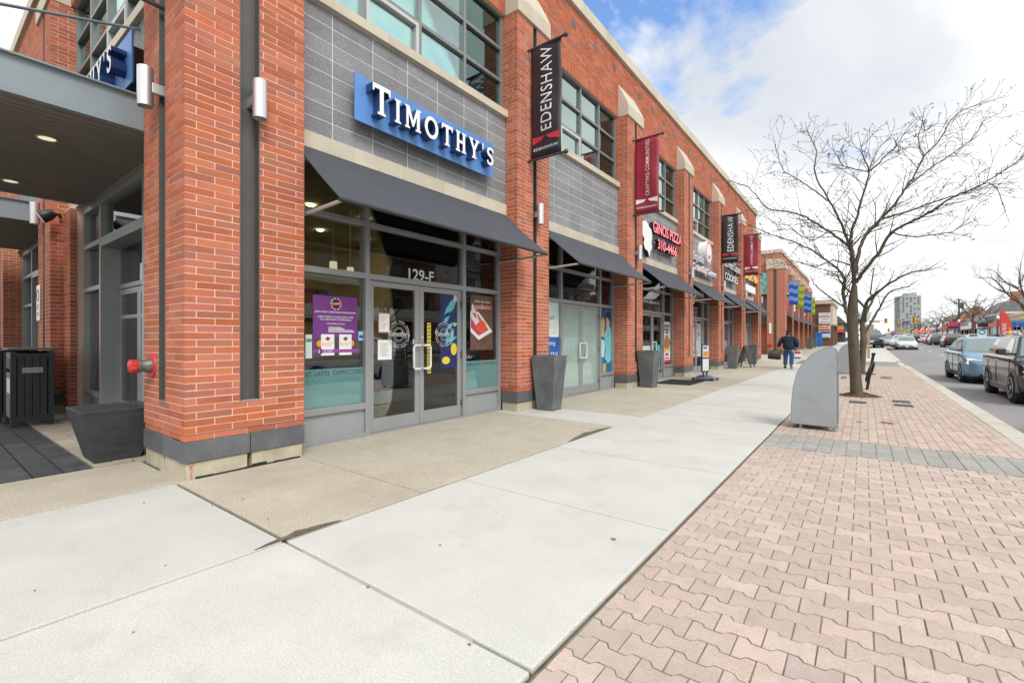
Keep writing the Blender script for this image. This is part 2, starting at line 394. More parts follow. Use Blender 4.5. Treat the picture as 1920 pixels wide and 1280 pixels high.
# sidewalk of big pale slabs
def slab(x0, x1, y0, y1, mat, parent, z=0.0, g=.007, nm='slab', bev=.009, th=.06):
    dz = random.uniform(-.0025, .0025)
    return put(B(x0 + g, x1 - g, y0 + g, y1 - g, z - th, z + dz), nm, mat, parent, bevel=bev)
sw = strip('sidewalk', -2.99, -1.02, [-14, 0, 28.6], -.022, M_bed)
SJ = [-13.35, -8.4, -3.45, 1.5, 6.45, 11.4, 16.35, 21.3, 26.2, 28.55]
for a, b in zip(SJ, SJ[1:]): slab(-2.98, -1.035, a, b, M_conc, sw, g=.008 if a != 1.5 else .010)
# sealant bead in the wide joint, as poured
M_seal = pm('grey_sealant', (.36, .35, .32), .7, .12, 12)
for a in (1.5,): put(B(-2.75, -1.35, a - .011, a + .011, -.02, -.003), 'joint_sealant', M_seal, sw)
M_saw = pm('saw_cut', (.42, .41, .38), .9, .2, 20)
for a, b in zip(SJ[3:8], SJ[4:9]):
    for t in (1 / 3, 2 / 3):
        yy = a + (b - a) * t; put(B(-2.95, -1.06, yy - .0022, yy + .0022, -.01, .0035), 'saw_cut', M_saw, sw)
# white slabs and strips west of the sidewalk
fc = strip('forecourt', -6.22, -2.99, [-14, 0, 31], -.024, M_bed)
for a, b in ((-8.4, -3.45), (-3.45, 1.5)): slab(-4.94, -2.985, a, b, M_conc, fc)
for a, b in ((-6, -1.2), (-1.2, 1.56)): slab(-6.2, -4.955, a, b, M_tan, fc)
TJ = [(1.52, 2.69, M_tan), (2.69, 6.50, M_tan), (6.50, 7.53, M_conc), (7.53, 11.4, M_tan), (11.4, 12.4, M_tan), (12.4, 16.4, M_tan), (16.4, 17.4, M_tan), (17.4, 21.2, M_tan), (21.2, 26.0, M_tan), (26.0, 31.0, M_tan)]
for a, b, m in TJ: slab(-5.6, -2.992 - (.0 if a > 3 else .004), a, b, m, fc, g=.004)
# worn, chipped and rain-filled corner of the forecourt slab: dark wet grit along the open joint
M_grit = pm('wet_grit', (.13, .115, .085), .45, .4, 30, .5, 60)
for (x, yy, w, l, nm) in ((-3.02, 5.75, .05, .62, 'chipped_edge'), (-3.02, 1.62, .035, .30, 'chipped_edge')):
    mb = MB(); pts = [(x + .025, yy - l), (x + .025, yy + l)] + [(x + .02 - w * (1 - abs(k) / 4.0) * random.uniform(.7, 1.25) * 2, yy - k * l / 4) for k in range(-3, 4)]
    mb.prism([(p[0], p[1], .0) for p in pts], (0, 0, .0042)); put(mb, nm, M_grit, fc)
# entrance paving on the left: dark plank pavers and a strip of beige blocks by the wall
ep = strip('entrance_paving', -24, -6.22, [-8, 1.9], -.03, M_bed)
M_plank = pm('dark_plank_paver', (.052, .055, .06), .75, .35, 5, .5, 90, speck=.25, speck_scale=70, stain=.5, stain_scale=3, stain_col=(.10, .10, .10), obj_rand=.18)
yy = 1.18; rr = 0
while yy > -3.2:
    x = -6.24
    if rr % 3: put(B(-6.24 - (rr % 3) * .32 + .006, -6.246, yy - .205, yy - .008, -.05, -.002), 'plank_paver', M_plank, ep)
    x -= (rr % 3) * .32
    while x > -15:
        x1 = max(x - .95, -15); put(B(x1 + .006, x - .006, yy - .205, yy - .008, -.05, random.uniform(-.004, .0)), 'plank_paver', M_plank, ep); x = x1
    yy -= .212; rr += 1
M_beige = pm('beige_block', (.43, .38, .30), .9, .12, 9, .4, 150, speck=.15, stain=.5, stain_scale=1.4, obj_rand=.12)
for r in range(4):
    x = -6.24 - (r % 2) * .1
    while x > -12.5:
        put(B(x - .196, x - .004, 1.19 + r * .17 + .004, 1.19 + (r + 1) * .17 - .004, -.05, random.uniform(-.003, .001)), 'beige_block', M_beige, ep); x -= .2

# ---- brick pavements: zigzag pavers near, a grey band, then red blocks to the driveway
def nearest(items, n):   # (piece centre) list -> set of indexes of those that show largest in the picture
    sc = []
    for i, c in enumerate(items):
        u, v, d = project(c); sc.append((0 if (-40 < u < 1960 and -40 < v < 1320) else 1, d, i))
    sc.sort(); return set(q[2] for q in sc[:n])
ZL, ZW, ZA = .190, .131, .0135
def zig_ring(half=0):
    L, w, a = (ZL - .005) / 2, (ZW - .0075) / 2, ZA
    t = [(-L, w + a), (-.305 * ZL, w + a), (-.195 * ZL, w - a), (.195 * ZL, w - a), (.305 * ZL, w + a), (L, w + a)]
    if half < 0: t = t[:3] + [(0 - .003, w - a)]
    if half > 0: t = [(0 + .003, w - a)] + t[3:]
    return t + [(x, -yv) for x, yv in reversed(t)]
def zig_add(mb, cx, cy, z, half=0, rnd=.5):
    ring = zig_ring(half); n = len(ring)
    gx = sum(p[0] for p in ring) / n
    lay = [(0.0, z - .03), (0.0, z - .003), (.0022, z)]
    sg = lambda q: (q > 1e-6) - (q < -1e-6)
    vs = [(cx + x - (ins * sg(x - gx) if abs(abs(x) - abs(ring[0][0])) < .004 or half else 0), cy + yv - ins * sg(yv), zz) for ins, zz in lay for x, yv in ring]
    fs = [[n * l + i, n * l + (i + 1) % n, n * (l + 1) + (i + 1) % n, n * (l + 1) + i] for l in range(2) for i in range(n)] + [[2 * n + i for i in range(n)]]
    mb.add(vs, fs, 0, rnd)
M_pbed = pm('paver_joint_sand', (.19, .15, .11), .95, .35, 14, .4, 60, stain=.8, stain_scale=2.3, stain_col=(.15, .14, .06))
zp = strip('zigzag_pavement', -1.02, 1.5, [-2, 6.42], -.0045, M_pbed)
pcs = []
r = 0; yy = 6.42 - ZW / 2 - ZA
while yy > -1.2:
    x = -1.012; odd = r % 2
    if odd: pcs.append((x, yy, 1)); x += ZL / 2 - .0
    k = 0
    while x < 1.50 - .5 * ZL:
        pcs.append((x + ZL / 2, yy, 0)); x += ZL
    if x < 1.47: pcs.append((x + ZL / 2, yy, -1)) if x + ZL / 2 < 1.52 else None
    yy -= ZW; r += 1
near = nearest([(p[0], p[1], 0) for p in pcs], 300)
mm = {}
for h in (-1, 0, 1):
    mb = MB(); zig_add(mb, 0, 0, 0, h); mm[h] = mb.mesh('paver', M_pav)
rest = MB()
for i, (x, yv, h) in enumerate(pcs):
    dz = random.uniform(-.0025, .002)
    if i in near:
        o = link('paver', mm[h], zp); o.location = (x, yv, dz); o.rotation_euler = (random.uniform(-.008, .008), random.uniform(-.008, .008), random.uniform(-.012, .012))
    else: zig_add(rest, x, yv, dz, h, random.random())
if rest.v: put(rest, 'paver_field', M_pav_j, zp, kind='stuff')
gb = strip('grey_paver_band', -1.02, 1.5, [6.42, 7.36], -.005, M_pbed)
mg = B(-.0682, .0682, -.0905, .0905, -.04, 0).mesh('paver', M_gp)
for r in range(5):
    for c in range(18):
        x = -1.012 + .0705 + c * .1405; yv = 6.43 + .0925 + r * .185
        o = link('paver', mg, gb); o.location = (x, yv, random.uniform(-.002, .002)); o.rotation_euler = (random.uniform(-.006, .006), random.uniform(-.006, .006), 0)
        md = o.modifiers.new('bevel', 'BEVEL'); md.width = .004; md.segments = 1
rp = strip('red_block_pavement', -1.02, 1.5, [7.36, 15, 24, 28.6], -.005, M_pbed)
BW, BL = .0965, .198
pcs = []
for c in range(26):
    x = -1.012 + BW / 2 + c * BW; yv = 7.37 - (c % 2) * BL / 2
    while yv < 28.5:
        a, b = max(yv, 7.37), min(yv + BL, 28.55)
        if b - a > .03: pcs.append((x, (a + b) / 2, b - a))
        yv += BL
near = nearest([(p[0], p[1], 0) for p in pcs], 300)
rest = MB(); cache = {}
for i, (x, yv, l) in enumerate(pcs):
    dz = random.uniform(-.003, .002) + gz(yv); key = round(l, 3)
    if i in near:
        if key not in cache: cache[key] = B(-BW / 2 + .0025, BW / 2 - .0025, -l / 2 + .0035, l / 2 - .0035, -.04, 0).mesh('block', M_rp)
        o = link('block', cache[key], rp); o.location = (x, yv, dz)
    else: rest.box(x - BW / 2 + .0025, x + BW / 2 - .0025, yv - l / 2 + .0035, yv + l / 2 - .0035, dz - .03, dz, 0, random.random())
put(rest, 'block_field', M_rp_j, rp, kind='stuff')
for (xa, ya) in ((.47, 11.72), (.62, 11.72), (.47, 12.42), (.62, 12.42), (-.25, 11.78), (-.11, 11.78), (.45, 19.6), (.6, 19.6), (.45, 20.3), (.6, 20.3), (-.62, 18.9), (-.62, 19.5)):
    put(B(xa, xa + .145, ya, ya + .40, -.02, .0035), 'dark_block', M_dark, rp)
# driveway crossing and the pavement beyond it
strip('driveway', -9.0, 1.5, [28.6, 31, 32.4, 33.8], -.06, M_asph)
dk = strip('driveway_edge', -2.99, 1.5, [28.45, 28.75], .003, M_kerb)
far_y = [33.8, 35, 38, 41, 44, 47, 50, 55, 60, 65, 70, 75, 80, 90, 100, 115, 130, 180, 260]
fs = strip('far_forecourt', -14, -3.0, [31, 32.4] + far_y, -.012, M_tan); put(MB().box(-3.0, 1.5, 33.8, 34.0, -.2, gz(34) + .004), 'raised_edge', M_kerb, fs)
strip('far_pavement', -3.0, 1.5, far_y, .0, M_conc)
# litter: leaf and bark scraps in the paver joints, gum spots on the slabs
M_leaf = pm('dead_leaf', (.24, .13, .05), .9, .3, 40); M_gum = pm('gum', (.17, .16, .155), .8, .2, 30)
lit = [(on_ground(u, v), s, lb) for u, v, s, lb in ((1611, 791, .05, 'small dead leaf on the red blocks right of the news shelter'), (1665, 793, .10, 'long dead leaf scrap on the red blocks, largest of the scraps'), (1672, 795, .06, 'short leaf scrap overlapping the end of the long one'), (1624, 807, .03, 'tiny leaf crumb on the red blocks nearest the grey band'), (1150, 1012, .02, 'tiny brown leaf crumb on the pale sidewalk slab'))]
for p, s, lb in lit:
    mb = MB(); pts = [(p.x + s * math.cos(a) * random.uniform(.6, 1.1), p.y + .5 * s * math.sin(a) * random.uniform(.6, 1.1), .004 + random.uniform(0, .006)) for a in [i * 1.05 for i in range(6)]]
    mb.prism(pts, (0, 0, .004)); tag(put(mb, 'dead_leaf', M_leaf), lb, 'leaf', 'leaf scraps on the pavement')
spots = [(270, 942), (502, 973), (65, 1107), (398, 948), (880, 1208), (825, 1022), (1130, 836), (700, 930), (455, 935), (310, 1060), (690, 1100), (250, 1185), (930, 960)]
for u, v in spots:
    p = on_ground(u, v); s = random.uniform(.004, .009)
    mb = MB(); mb.prism([(p.x + s * math.cos(a) * random.uniform(.7, 1.2), p.y + s * math.sin(a) * random.uniform(.7, 1.2), -.002) for a in [i * .9 for i in range(7)]], (0, 0, .0065))
    put(mb, 'gum_spot', M_gum, sw)
# ------------------------------------------------------------------ the brick shop building (front faces the street, side faces the camera)
BRK = dict(rough=.85, var=.06, scale=10, bump=.2, bscale=150, hue=.005, speck=.10, speck_scale=120, stain=.3, stain_scale=1.4, stain_col=(.50, .22, .14), stain2=(.4, 5, (.26, .085, .045)))
M_brick = pm('red_brick', (.445, .125, .058), obj_rand=.22, **BRK)
M_brick_j = pm('red_brick_mass', (.445, .125, .058), attr_rand=.22, **BRK)
M_mort = pm('mortar', (.74, .53, .44), .9, .10, 30, .3, 120)
M_stone = pm('cast_stone', (.56, .505, .40), .85, .07, 2.0, .2, 120, speck=.07, speck_scale=150, stain=.35, stain_scale=1.3, stain_col=(.33, .29, .22), obj_rand=.05)
M_block = pm('grey_block', (.245, .25, .26), .85, .10, 3.0, .5, 110, speck=.42, speck_scale=120, stain=.45, stain_scale=1.1, stain_col=(.14, .145, .15), obj_rand=.12, stain2=(.5, 1.6, (.34, .345, .35)))
M_bmort = pm('block_mortar', (.70, .70, .69), .9, .12, 20)
M_granite = pm('granite_base', (.11, .115, .125), .7, .22, 4, .35, 120, speck=.5, speck_scale=170, obj_rand=.15)
M_foot = pm('footing_concrete', (.46, .42, .31), .92, .14, 6, .4, 80, stain=.55, stain_scale=4, stain_col=(.27, .24, .17))
M_tarseal = pm('black_sealant', (.012, .012, .012), .5, .3, 30, .6, 60)
M_frame = pm('grey_aluminium', (.34, .35, .36), .42, .05, 3, 0, metal=.35, spec=.5)
M_frame2 = pm('upper_window_frame', (.22, .235, .23), .45, .05, 3, metal=.3)
M_sash = pm('pale_sash', (.50, .51, .50), .45, .05, 3)
M_kick = pm('grey_kick_panel', (.34, .355, .37), .5, .05, 2, metal=.2, stain=.25, stain_scale=2.5)
M_slot = pm('dark_metal_channel', (.11, .108, .10), .45, .12, 5, metal=.35)
M_glass = glass('shop_glass', (.84, .89, .86), 1.6, wav=.03, base=.035)
M_uglass = glass('tinted_upper_glass', (.80, .98, .95), 1.25, wav=.02, refl=(.80, 1, .97), base=.36)
M_uglass2 = glass('dark_reflection_glass', (.36, .72, .60), 1.6, wav=.02, refl=(.7, 1, .93), base=.10)  # same upper glass, darkened to stand in for the dark pier's reflection
M_chrome = pm('brushed_handle', (.78, .78, .76), .3, .05, 20, metal=.2)
M_rust = pm('hinge_metal', (.10, .075, .06), .6, .3, 40, metal=.3)
M_wallin = pm('olive_interior', (.50, .43, .17), .9, .1, 1.5)
M_wallin2 = pm('warm_interior', (.50, .39, .16), .9, .15, 1.2)
M_floorin = pm('interior_floor', (.16, .125, .09), .5, .15, 3)
M_officein = pm('office_interior', (.40, .42, .38), .9, .06, 1)
M_blind = pm('roller_blind', (.66, .86, .82), .9, .03, 2)
M_teal = pm('frosted_teal_film', (.11, .255, .25), .03, .05, 1.2, spec=1.0, coat=1.0)
M_frost = pm('frosted_film', (.33, .44, .39), .05, .10, 1.4, stretch=(1, 1, 3), spec=.8, coat=.6)
M_sqdark = pm('dark_accent_tile', (.10, .10, .105), .6, .15, 20, obj_rand=.2)

bld = thing('shop_building', 'two storey red brick shop building with grey block panels and stone coping along the pavement', 'building', (-4.95, 1.57, 0))
CH, BKL = .0676, .295
class Fac:
    def __init__(s, f): s.f = f
    def T(s, a, o, z): return Vector(s.f(a, o, z))
    def box(s, mb, s0, s1, o0, o1, z0, z1, mi=0, rnd=.5):
        p, q = s.T(s0, o0, z0), s.T(s1, o1, z1); return mb.box(p.x, q.x, p.y, q.y, p.z, q.z, mi, rnd)
    def put(s, name, mat, s0, s1, o0, o1, z0, z1, parent=None, **k):
        return put(s.box(MB(), s0, s1, o0, o1, z0, z1), name, mat, parent or bld, **k)
FR = Fac(lambda s, o, z: (-5.22 + o, s, z))
SD = Fac(lambda s, o, z: (-4.95 - s, 1.84 - o, z))
def part_root(name, p, label=None):
    e = bpy.data.objects.new(name, None); COL.objects.link(e); e.empty_display_size = .1; e.parent = bld; e.matrix_parent_inverse = parent_world(bld).inverted(); e.location = p
    if label: e['label'] = label
    return e
bricks = []            # (centre, (dx, dy, dz)) in world metres
mortar = MB()
def brick_row(F, cuts, o, z, ch=.0576, th=.09):
    for a, b in cuts:
        if b - a < .012: continue
        p, q = F.T(a, o - th, z), F.T(b, o, z + ch)
        bricks.append(((p + q) / 2, (abs(p.x - q.x), abs(p.y - q.y), ch)))
def cut_row(s0, s1, first, slots):
    e = [s0]; t = s0 + first
    while t < s1 - .07:
        if t > s0 + .02: e.append(t)
        t += BKL
    e.append(s1); out = []
    for a, b in zip(e, e[1:]):
        a2 = a + (.005 if a > s0 else 0); b2 = b - (.005 if b < s1 else 0)
        segs = [(a2, b2)]
        for (u, v) in slots:
            ns = []
            for (p, q) in segs:
                if q <= u or p >= v: ns.append((p, q)); continue
                if p < u: ns.append((p, u))
                if q > v: ns.append((v, q))
            segs = ns
        out += segs
    return out
Z0, Z1 = .352, 7.19
def pilaster(F, s0, s1, slot, lo_ret=True, hi_ret=True, corner=None, o=.27, depth=.37, z1=Z1, zslot=.69, base_z=.155):
    """brick pier: granite base on a concrete footing, bricks, a metal channel let into the face. corner: 'lo' = the pier turns the building corner there"""
    n = int((z1 - Z0) / CH); par = bld
    for k in range(n + 1):
        z = Z0 + k * CH + .005
        if z + .06 > z1: break
        inset = .012 if k == 0 else 0.0
        sl = [slot] if (slot and z + .03 > zslot) else []
        even = k % 2 == 0
        if corner == 'front': c = cut_row(s0 if even else s0 + .10, s1 if even else s1 - .10, .25 if even else .305, sl)
        elif corner == 'side': c = cut_row(s0 + .10 if even else s0, s1 if even else s1 - .10, .305 if even else .25, sl)
        else:
            c = cut_row(s0 if even else s0 + .10, s1 if even else s1 - .10, .25 if even else .21, sl)
        brick_row(F, c, o - inset, z)
        def ret(sa, sgn):      # return face at s=sa, looking along -s (sgn -1) or +s (sgn +1)
            segs = [(o - depth, o - .10)] if even else [(o - depth, o - .235), (o - .225, o)]
            for a, b in segs:
                w0, w1 = (sa + inset, sa + .09) if sgn < 0 else (sa - .09, sa - inset)
                p, q = F.T(w0, a, z), F.T(w1, b - inset, z + .0576)
                bricks.append(((p + q) / 2, (abs(p.x - q.x), abs(p.y - q.y), .0576)))
        if lo_ret: ret(s0, -1)
        if hi_ret: ret(s1, 1)
    # mortar bed just behind the brick faces, split round the channel
    e = .003; zc = Z0 + CH
    lo = s0 + (e if (lo_ret or corner) else 0) + (.372 if corner == 'side' else 0); hi = s1 - (e if hi_ret else 0)
    F.box(mortar, lo + .015, hi - .015, o - depth, o - .018, Z0, zc)
    if slot:
        F.box(mortar, lo, slot[0] - .003, o - .1, o - e, zc, z1); F.box(mortar, slot[1] + .003, hi, o - .1, o - e, zc, z1)
        F.box(mortar, slot[0] - .003, slot[1] + .003, o - .1, o - e, zc, zslot - .014)
    else: F.box(mortar, lo, hi, o - .1, o - e, zc, z1)
    F.box(mortar, lo, hi, o - depth, o - .1001, zc, z1)
    if slot:
        F.put('pier_channel', M_slot, slot[0] + .009, slot[1] - .009, o - .098, o - .075, zslot, z1)
        for q in (slot[0] + .0003, slot[1] - .0083): F.put('channel_flange', M_slot, q, q + .008, o - .098, o + .002, zslot, z1)
        F.put('channel_sill', M_frame, slot[0], slot[1], o - .098, o + .004, zslot - .012, zslot + .001)
for F, s0, s1, slot, kw in (
        [(FR, 1.57, 2.71, (2.045, 2.232), dict(corner='front', lo_ret=False)), (SD, 0.0, 1.17, (.51, .69), dict(corner='side', lo_ret=False))] +
        [(FR, a, b, (a + .50, a + .62), {}) for a, b in ((6.68, 7.73), (11.54, 12.59), (16.38, 17.43), (21.10, 22.10), (25.80, 26.80), (30.40, 31.40))] +
        [(SD, 6.28, 7.45, (6.80, 6.95), {}), (SD, 12.4, 13.6, (12.9, 13.05), {})]):
    pilaster(F, s0, s1, slot, **kw)
PIL = [(1.57, 2.71), (6.68, 7.73), (11.54, 12.59), (16.38, 17.43), (21.10, 22.10), (25.80, 26.80), (30.40, 31.40)]
BAYS = [(PIL[i][1], PIL[i + 1][0]) for i in range(6)]
# jamb piece beside the side door
for k in range(52):
    z = Z0 * 0 + .02 + k * CH
    brick_row(SD, [(5.78, 6.28)] if k % 2 else [(5.78, 6.02), (6.03, 6.28)], .10, z)
SD.box(mortar, 5.787, 6.28, -.1, .093, 0, 3.55)
# upper walls: soldier course over the windows, running bond above, bricks of the side as well
for F, bays, sa, sb in ((FR, BAYS, 2.71, 31.4), (SD, [(1.17, 6.28), (7.45, 12.4)], 1.17, 14.5)):
    for (a, b) in bays:
        n = int((b - a) / CH)
        for i in range(n):
            w = (b - a) / n; p, q = F.T(a + i * w + .004, -.09, 7.215), F.T(a + (i + 1) * w - .004, 0, 7.475)
            bricks.append(((p + q) / 2, (abs(p.x - q.x), abs(p.y - q.y), .26)))
        F.box(mortar, a, b, -.3, -.007, 7.21, 7.48)
    for k in range(19):
        brick_row(F, cut_row(sa, sb, .25 if k % 2 else .105, []), 0.0, 7.485 + k * CH + .003)
    F.box(mortar, sa, sb, -.3, -.007, 7.48, 8.78)
def nearest_bricks(n):
    sc = []
    for i, (c, dm) in enumerate(bricks):
        u, v, d = project(c); inn = -10 < u < 1930 and -10 < v < 1290
        facing = (c.x > -5.3 or c.y < 1.95)
        big = (dm[1] if c.x > -5.06 else dm[0] * .45) / max(d, .1)
        sc.append((not (inn and facing), -big, i))
    sc.sort(); return set(q[2] for q in sc[:n])
nb = nearest_bricks(300); rest = MB(); cache = {}
for i, (c, dm) in enumerate(bricks):
    if i in nb:
        key = tuple(round(q, 3) for q in dm)
        if key not in cache: cache[key] = B(-dm[0] / 2, dm[0] / 2, -dm[1] / 2, dm[1] / 2, -dm[2] / 2, dm[2] / 2).mesh('brick', M_brick)
        o = link('brick', cache[key], bld); jx = random.uniform(-.0015, .0015)
        o.location = c + Vector((jx, -jx if c.y < 1.7 else 0, random.uniform(-.001, .001)))
    else:
        j = random.uniform(-.0015, .0015)
        rest.box(c.x - dm[0] / 2 + j, c.x + dm[0] / 2 + j, c.y - dm[1] / 2, c.y + dm[1] / 2, c.z - dm[2] / 2, c.z + dm[2] / 2, 0, random.random())
put(rest, 'brickwork', M_brick_j, bld, kind='stuff')
put(mortar, 'mortar_bed', M_mort, bld)
# pier bases, footings and stone caps
def pier_base(F, s0, s1, corner=None, o=.27):
    step = (s1 - s0) / 2
    for i in range(2):
        a = s0 + i * step + (.0 if i == 0 else .004); b = s0 + (i + 1) * step - (.004 if i == 0 else 0)
        if corner == 'side' and i == 0: a = s0 + .112
        F.put('granite_block', M_granite, a - (.0 if corner and i == 0 else 0), b, o - .36, o + .004, .158, .35, bevel=.004)
        F.put('footing_block', M_foot, a + .018, b - .018, o - .36, o - .012, -.02, .155, bevel=.008)
pier_base(FR, 1.572, 2.712)
pier_base(SD, .0, 1.17, corner='side')
for a, b in PIL[1:]: pier_base(FR, a, b)
for a, b in ((6.28, 7.45), (12.4, 13.6)): pier_base(SD, a, b)
mb = MB()      # black sealant smeared along the foot of the corner pier
for k in range(14):
    a = 1.66 + k * .072; FR.box(mb, a, a + .074, .25, .2605 + random.uniform(.0, .003), -.004, .014 + random.uniform(0, .006) + (.016 if 6 < k < 9 else 0))
put(mb, 'black_sealant', M_tarseal, bld, bevel=.004)
M_spall = pm('spalled_brick', (.48, .25, .18), .95, .3, 30, .9, 60)
put(MB().prism([(-4.965, y_, z_) for y_, z_ in ((1.622, .004), (1.638, .002), (1.632, .05), (1.645, .085), (1.634, .118), (1.665, .135), (1.66, .152), (1.598, .15), (1.612, .12), (1.62, .08))], (.006, 0, 0)), 'spalled_patch', M_spall, bld)
def cap(F, s0, s1):
    mb = MB(); prof = [(.305, 7.19), (.305, 7.47), (.245, 7.62), (0.02, 8.06), (0.002, 8.06), (.002, 7.19)]
    mb.prism([F.T(s0 - .015, o, z) for o, z in prof], F.T(s1 + .015, 0, 0) - F.T(s0 - .015, 0, 0)); put(mb, 'stone_cap', M_stone, bld, bevel=.008)
for a, b in PIL[1:]: cap(FR, a, b)
cap(FR, 1.57, 2.71); cap(SD, .32, 1.17)
for a, b in ((6.28, 7.45), (12.4, 13.6)): cap(SD, a, b)
# coping
s = 1.30
while s < 31.4:
    e = min(s + 1.18, 31.45); FR.put('coping_stone', M_stone, s + .003, e - .003, -.35, .07, 8.79, 9.07, bevel=.006); s = e
s = .30
while s < 18:
    e = s + 1.18; SD.put('coping_stone', M_stone, s + .003, e - .003, -.35, .07, 8.79, 9.07, bevel=.006); s = e
for (u, v) in ((1076, 44), (1116.4, 88), (1151.5, 126.6), (1199, 181), (1223, 207.5), (1244.7, 232), (1264, 253), (1291, 285.5), (1307, 302), (1320, 316), (1333, 331), (1352, 352), (1362, 363), (1371, 373)):
    p = on_x(u, v, -5.22); FR.put('accent_tile', M_sqdark, p.y - .085, p.y + .085, -.03, .006, p.z - .085, p.z + .085)
# block panels, lintel and sill stones of each bay
def block_panel(F, a, b, phase):
    # stack-bonded blocks with recessed pale joints
    w, h = .59, .1955; z0 = 3.752
    FM = F.box(MB(), a, b, -.12, -.002, 3.70, 5.33); put(FM, 'block_mortar', M_bmort, bld)
    t = a + phase - w; meshes = {}
    while t < b:
        u, v = max(t + .005, a + .002), min(t + w - .005, b - .002)
        if v - u > .03:
            for k in range(8):
                c = F.T((u + v) / 2, -.05, z0 + k * h + h / 2); q = F.T(v, 0, 0) - F.T(u, -.1, 0)
                key = (round(v - u, 3), F is FR)
                if key not in meshes: meshes[key] = B(-abs(q.x) / 2, abs(q.x) / 2, -abs(q.y) / 2, abs(q.y) / 2, -h / 2 + .005, h / 2 - .005).mesh('block', M_block)
                o = link('block', meshes[key], bld); o.location = c; 
        t += w
def stones(F, a, b, z0, z1, o1, n, nm, o0=-.12):
    w = (b - a) / n
    for i in range(n): F.put(nm, M_stone, a + i * w + (.002 if i else 0), a + (i + 1) * w - .002, o0, o1, z0, z1, bevel=.004)
ROWS = [5.45, 6.02, 6.60, 7.205]
def upper_window(F, a, b, ncol, sash_cols, blind=None, first=None):
    uw = part_root('upper_window', F.T(a, -.1, 5.45)); w = (b - a - .06) / ncol; xs = [a + .03 + i * w for i in range(ncol + 1)]
    for i, x in enumerate(xs): F.put('window_mullion', M_frame2, x - .028, x + .028, -.17, -.06, 5.452, 7.203, uw, bevel=.004)
    for i in range(ncol):
        for z in ROWS: F.put('window_rail', M_frame2, xs[i] + .028, xs[i + 1] - .028, -.165, -.065, z - (.0 if z == ROWS[0] else .025), z + (.0 if z == ROWS[-1] else .03), uw)
        for r in range(3):
            z0, z1 = ROWS[r] + .03, ROWS[r + 1] - .025
            if r == 0 and i in sash_cols:
                for (p, q, c, d) in ((xs[i] + .03, xs[i] + .085, z0, z1), (xs[i + 1] - .085, xs[i + 1] - .03, z0, z1), (xs[i] + .085, xs[i + 1] - .085, z0, z0 + .055), (xs[i] + .085, xs[i + 1] - .085, z1 - .055, z1)):
                    F.put('sash_bar', M_sash, p, q, -.16, -.055, c + .001, d - .001, uw)
            F.put('window_pane', M_uglass if (blind and i in blind) or not blind else M_uglass2, xs[i] + .02, xs[i + 1] - .02, -.125, -.117, z0 - .01, z1 + .01, uw)
        if blind and i in blind: F.put('roller_blind', M_blind, xs[i] + .05, xs[i + 1] - .02, -.145, -.137, 5.47, 7.2, uw)
PHASE = [.51, .62, .58, .55, .5, .5]
for i, (a, b) in enumerate(BAYS):
    block_panel(FR, a, b, PHASE[i]); stones(FR, a, b, 3.552, 3.75, .03, 5, 'lintel_stone'); stones(FR, a, b, 5.322, 5.45, .065, 3, 'sill_stone', -.18)
    upper_window(FR, a, b, 4, (1,), blind=(0, 1, 2))
for (a, b) in ((1.17, 6.28), (7.45, 12.4)):
    block_panel(SD, a, b, .3); stones(SD, a, b, 3.552, 3.75, .03, 5, 'lintel_stone'); stones(SD, a, b, 5.322, 5.45, .065, 3, 'sill_stone', -.18)
    upper_window(SD, a, b, 5, (2,), blind=(0, 1, 2, 3))

# shop fronts
def room(name, x0, x1, y0, y1, z0, z1, walls, floor, ceil, front='x', skip=()):
    mb = MB(); t = .05
    mb.box(x0, x1, y0, y1, z0 - t, z0, 1); mb.box(x0, x1, y0, y1, z1, z1 + t, 2); mb.box(x0 - t, x0, y0, y1, z0, z1)
    if 'lo' not in skip: mb.box(x0, x1, y0 - t, y0, z0, z1)
    mb.box(x0, x1, y1, y1 + t, z0, z1)
    put(mb, name, [walls, floor, ceil], bld)
for i, (a, b) in enumerate(BAYS):
    if i == 0:
        room('shop_interior', -11.0, -5.36, 1.98, 6.9, .02, 3.5, M_wallin2, M_floorin, M_wallin, skip=('lo',))
        room('office_interior', -11.0, -5.36, 2.02, 6.9, 5.3, 8.2, M_officein, M_floorin, M_officein, skip=('lo',))
    else:
        room('shop_interior', -9.5, -5.36, a - .45, b + .3, .02, 3.5, M_wallin2 if i != 2 else M_wallin, M_floorin, M_wallin2)
        room('office_interior', -8.5, -5.36, a - .45, b + .3, 5.3, 8.2, M_officein, M_floorin, M_officein)
put(B(-24, -5.45, 2.15, 31.3, 8.6, 8.78), 'roof', M_granite, bld)
put(B(-24, -11.1, 2.4, 31.2, 0, 8.6), 'rear_block', M_wallin, bld)

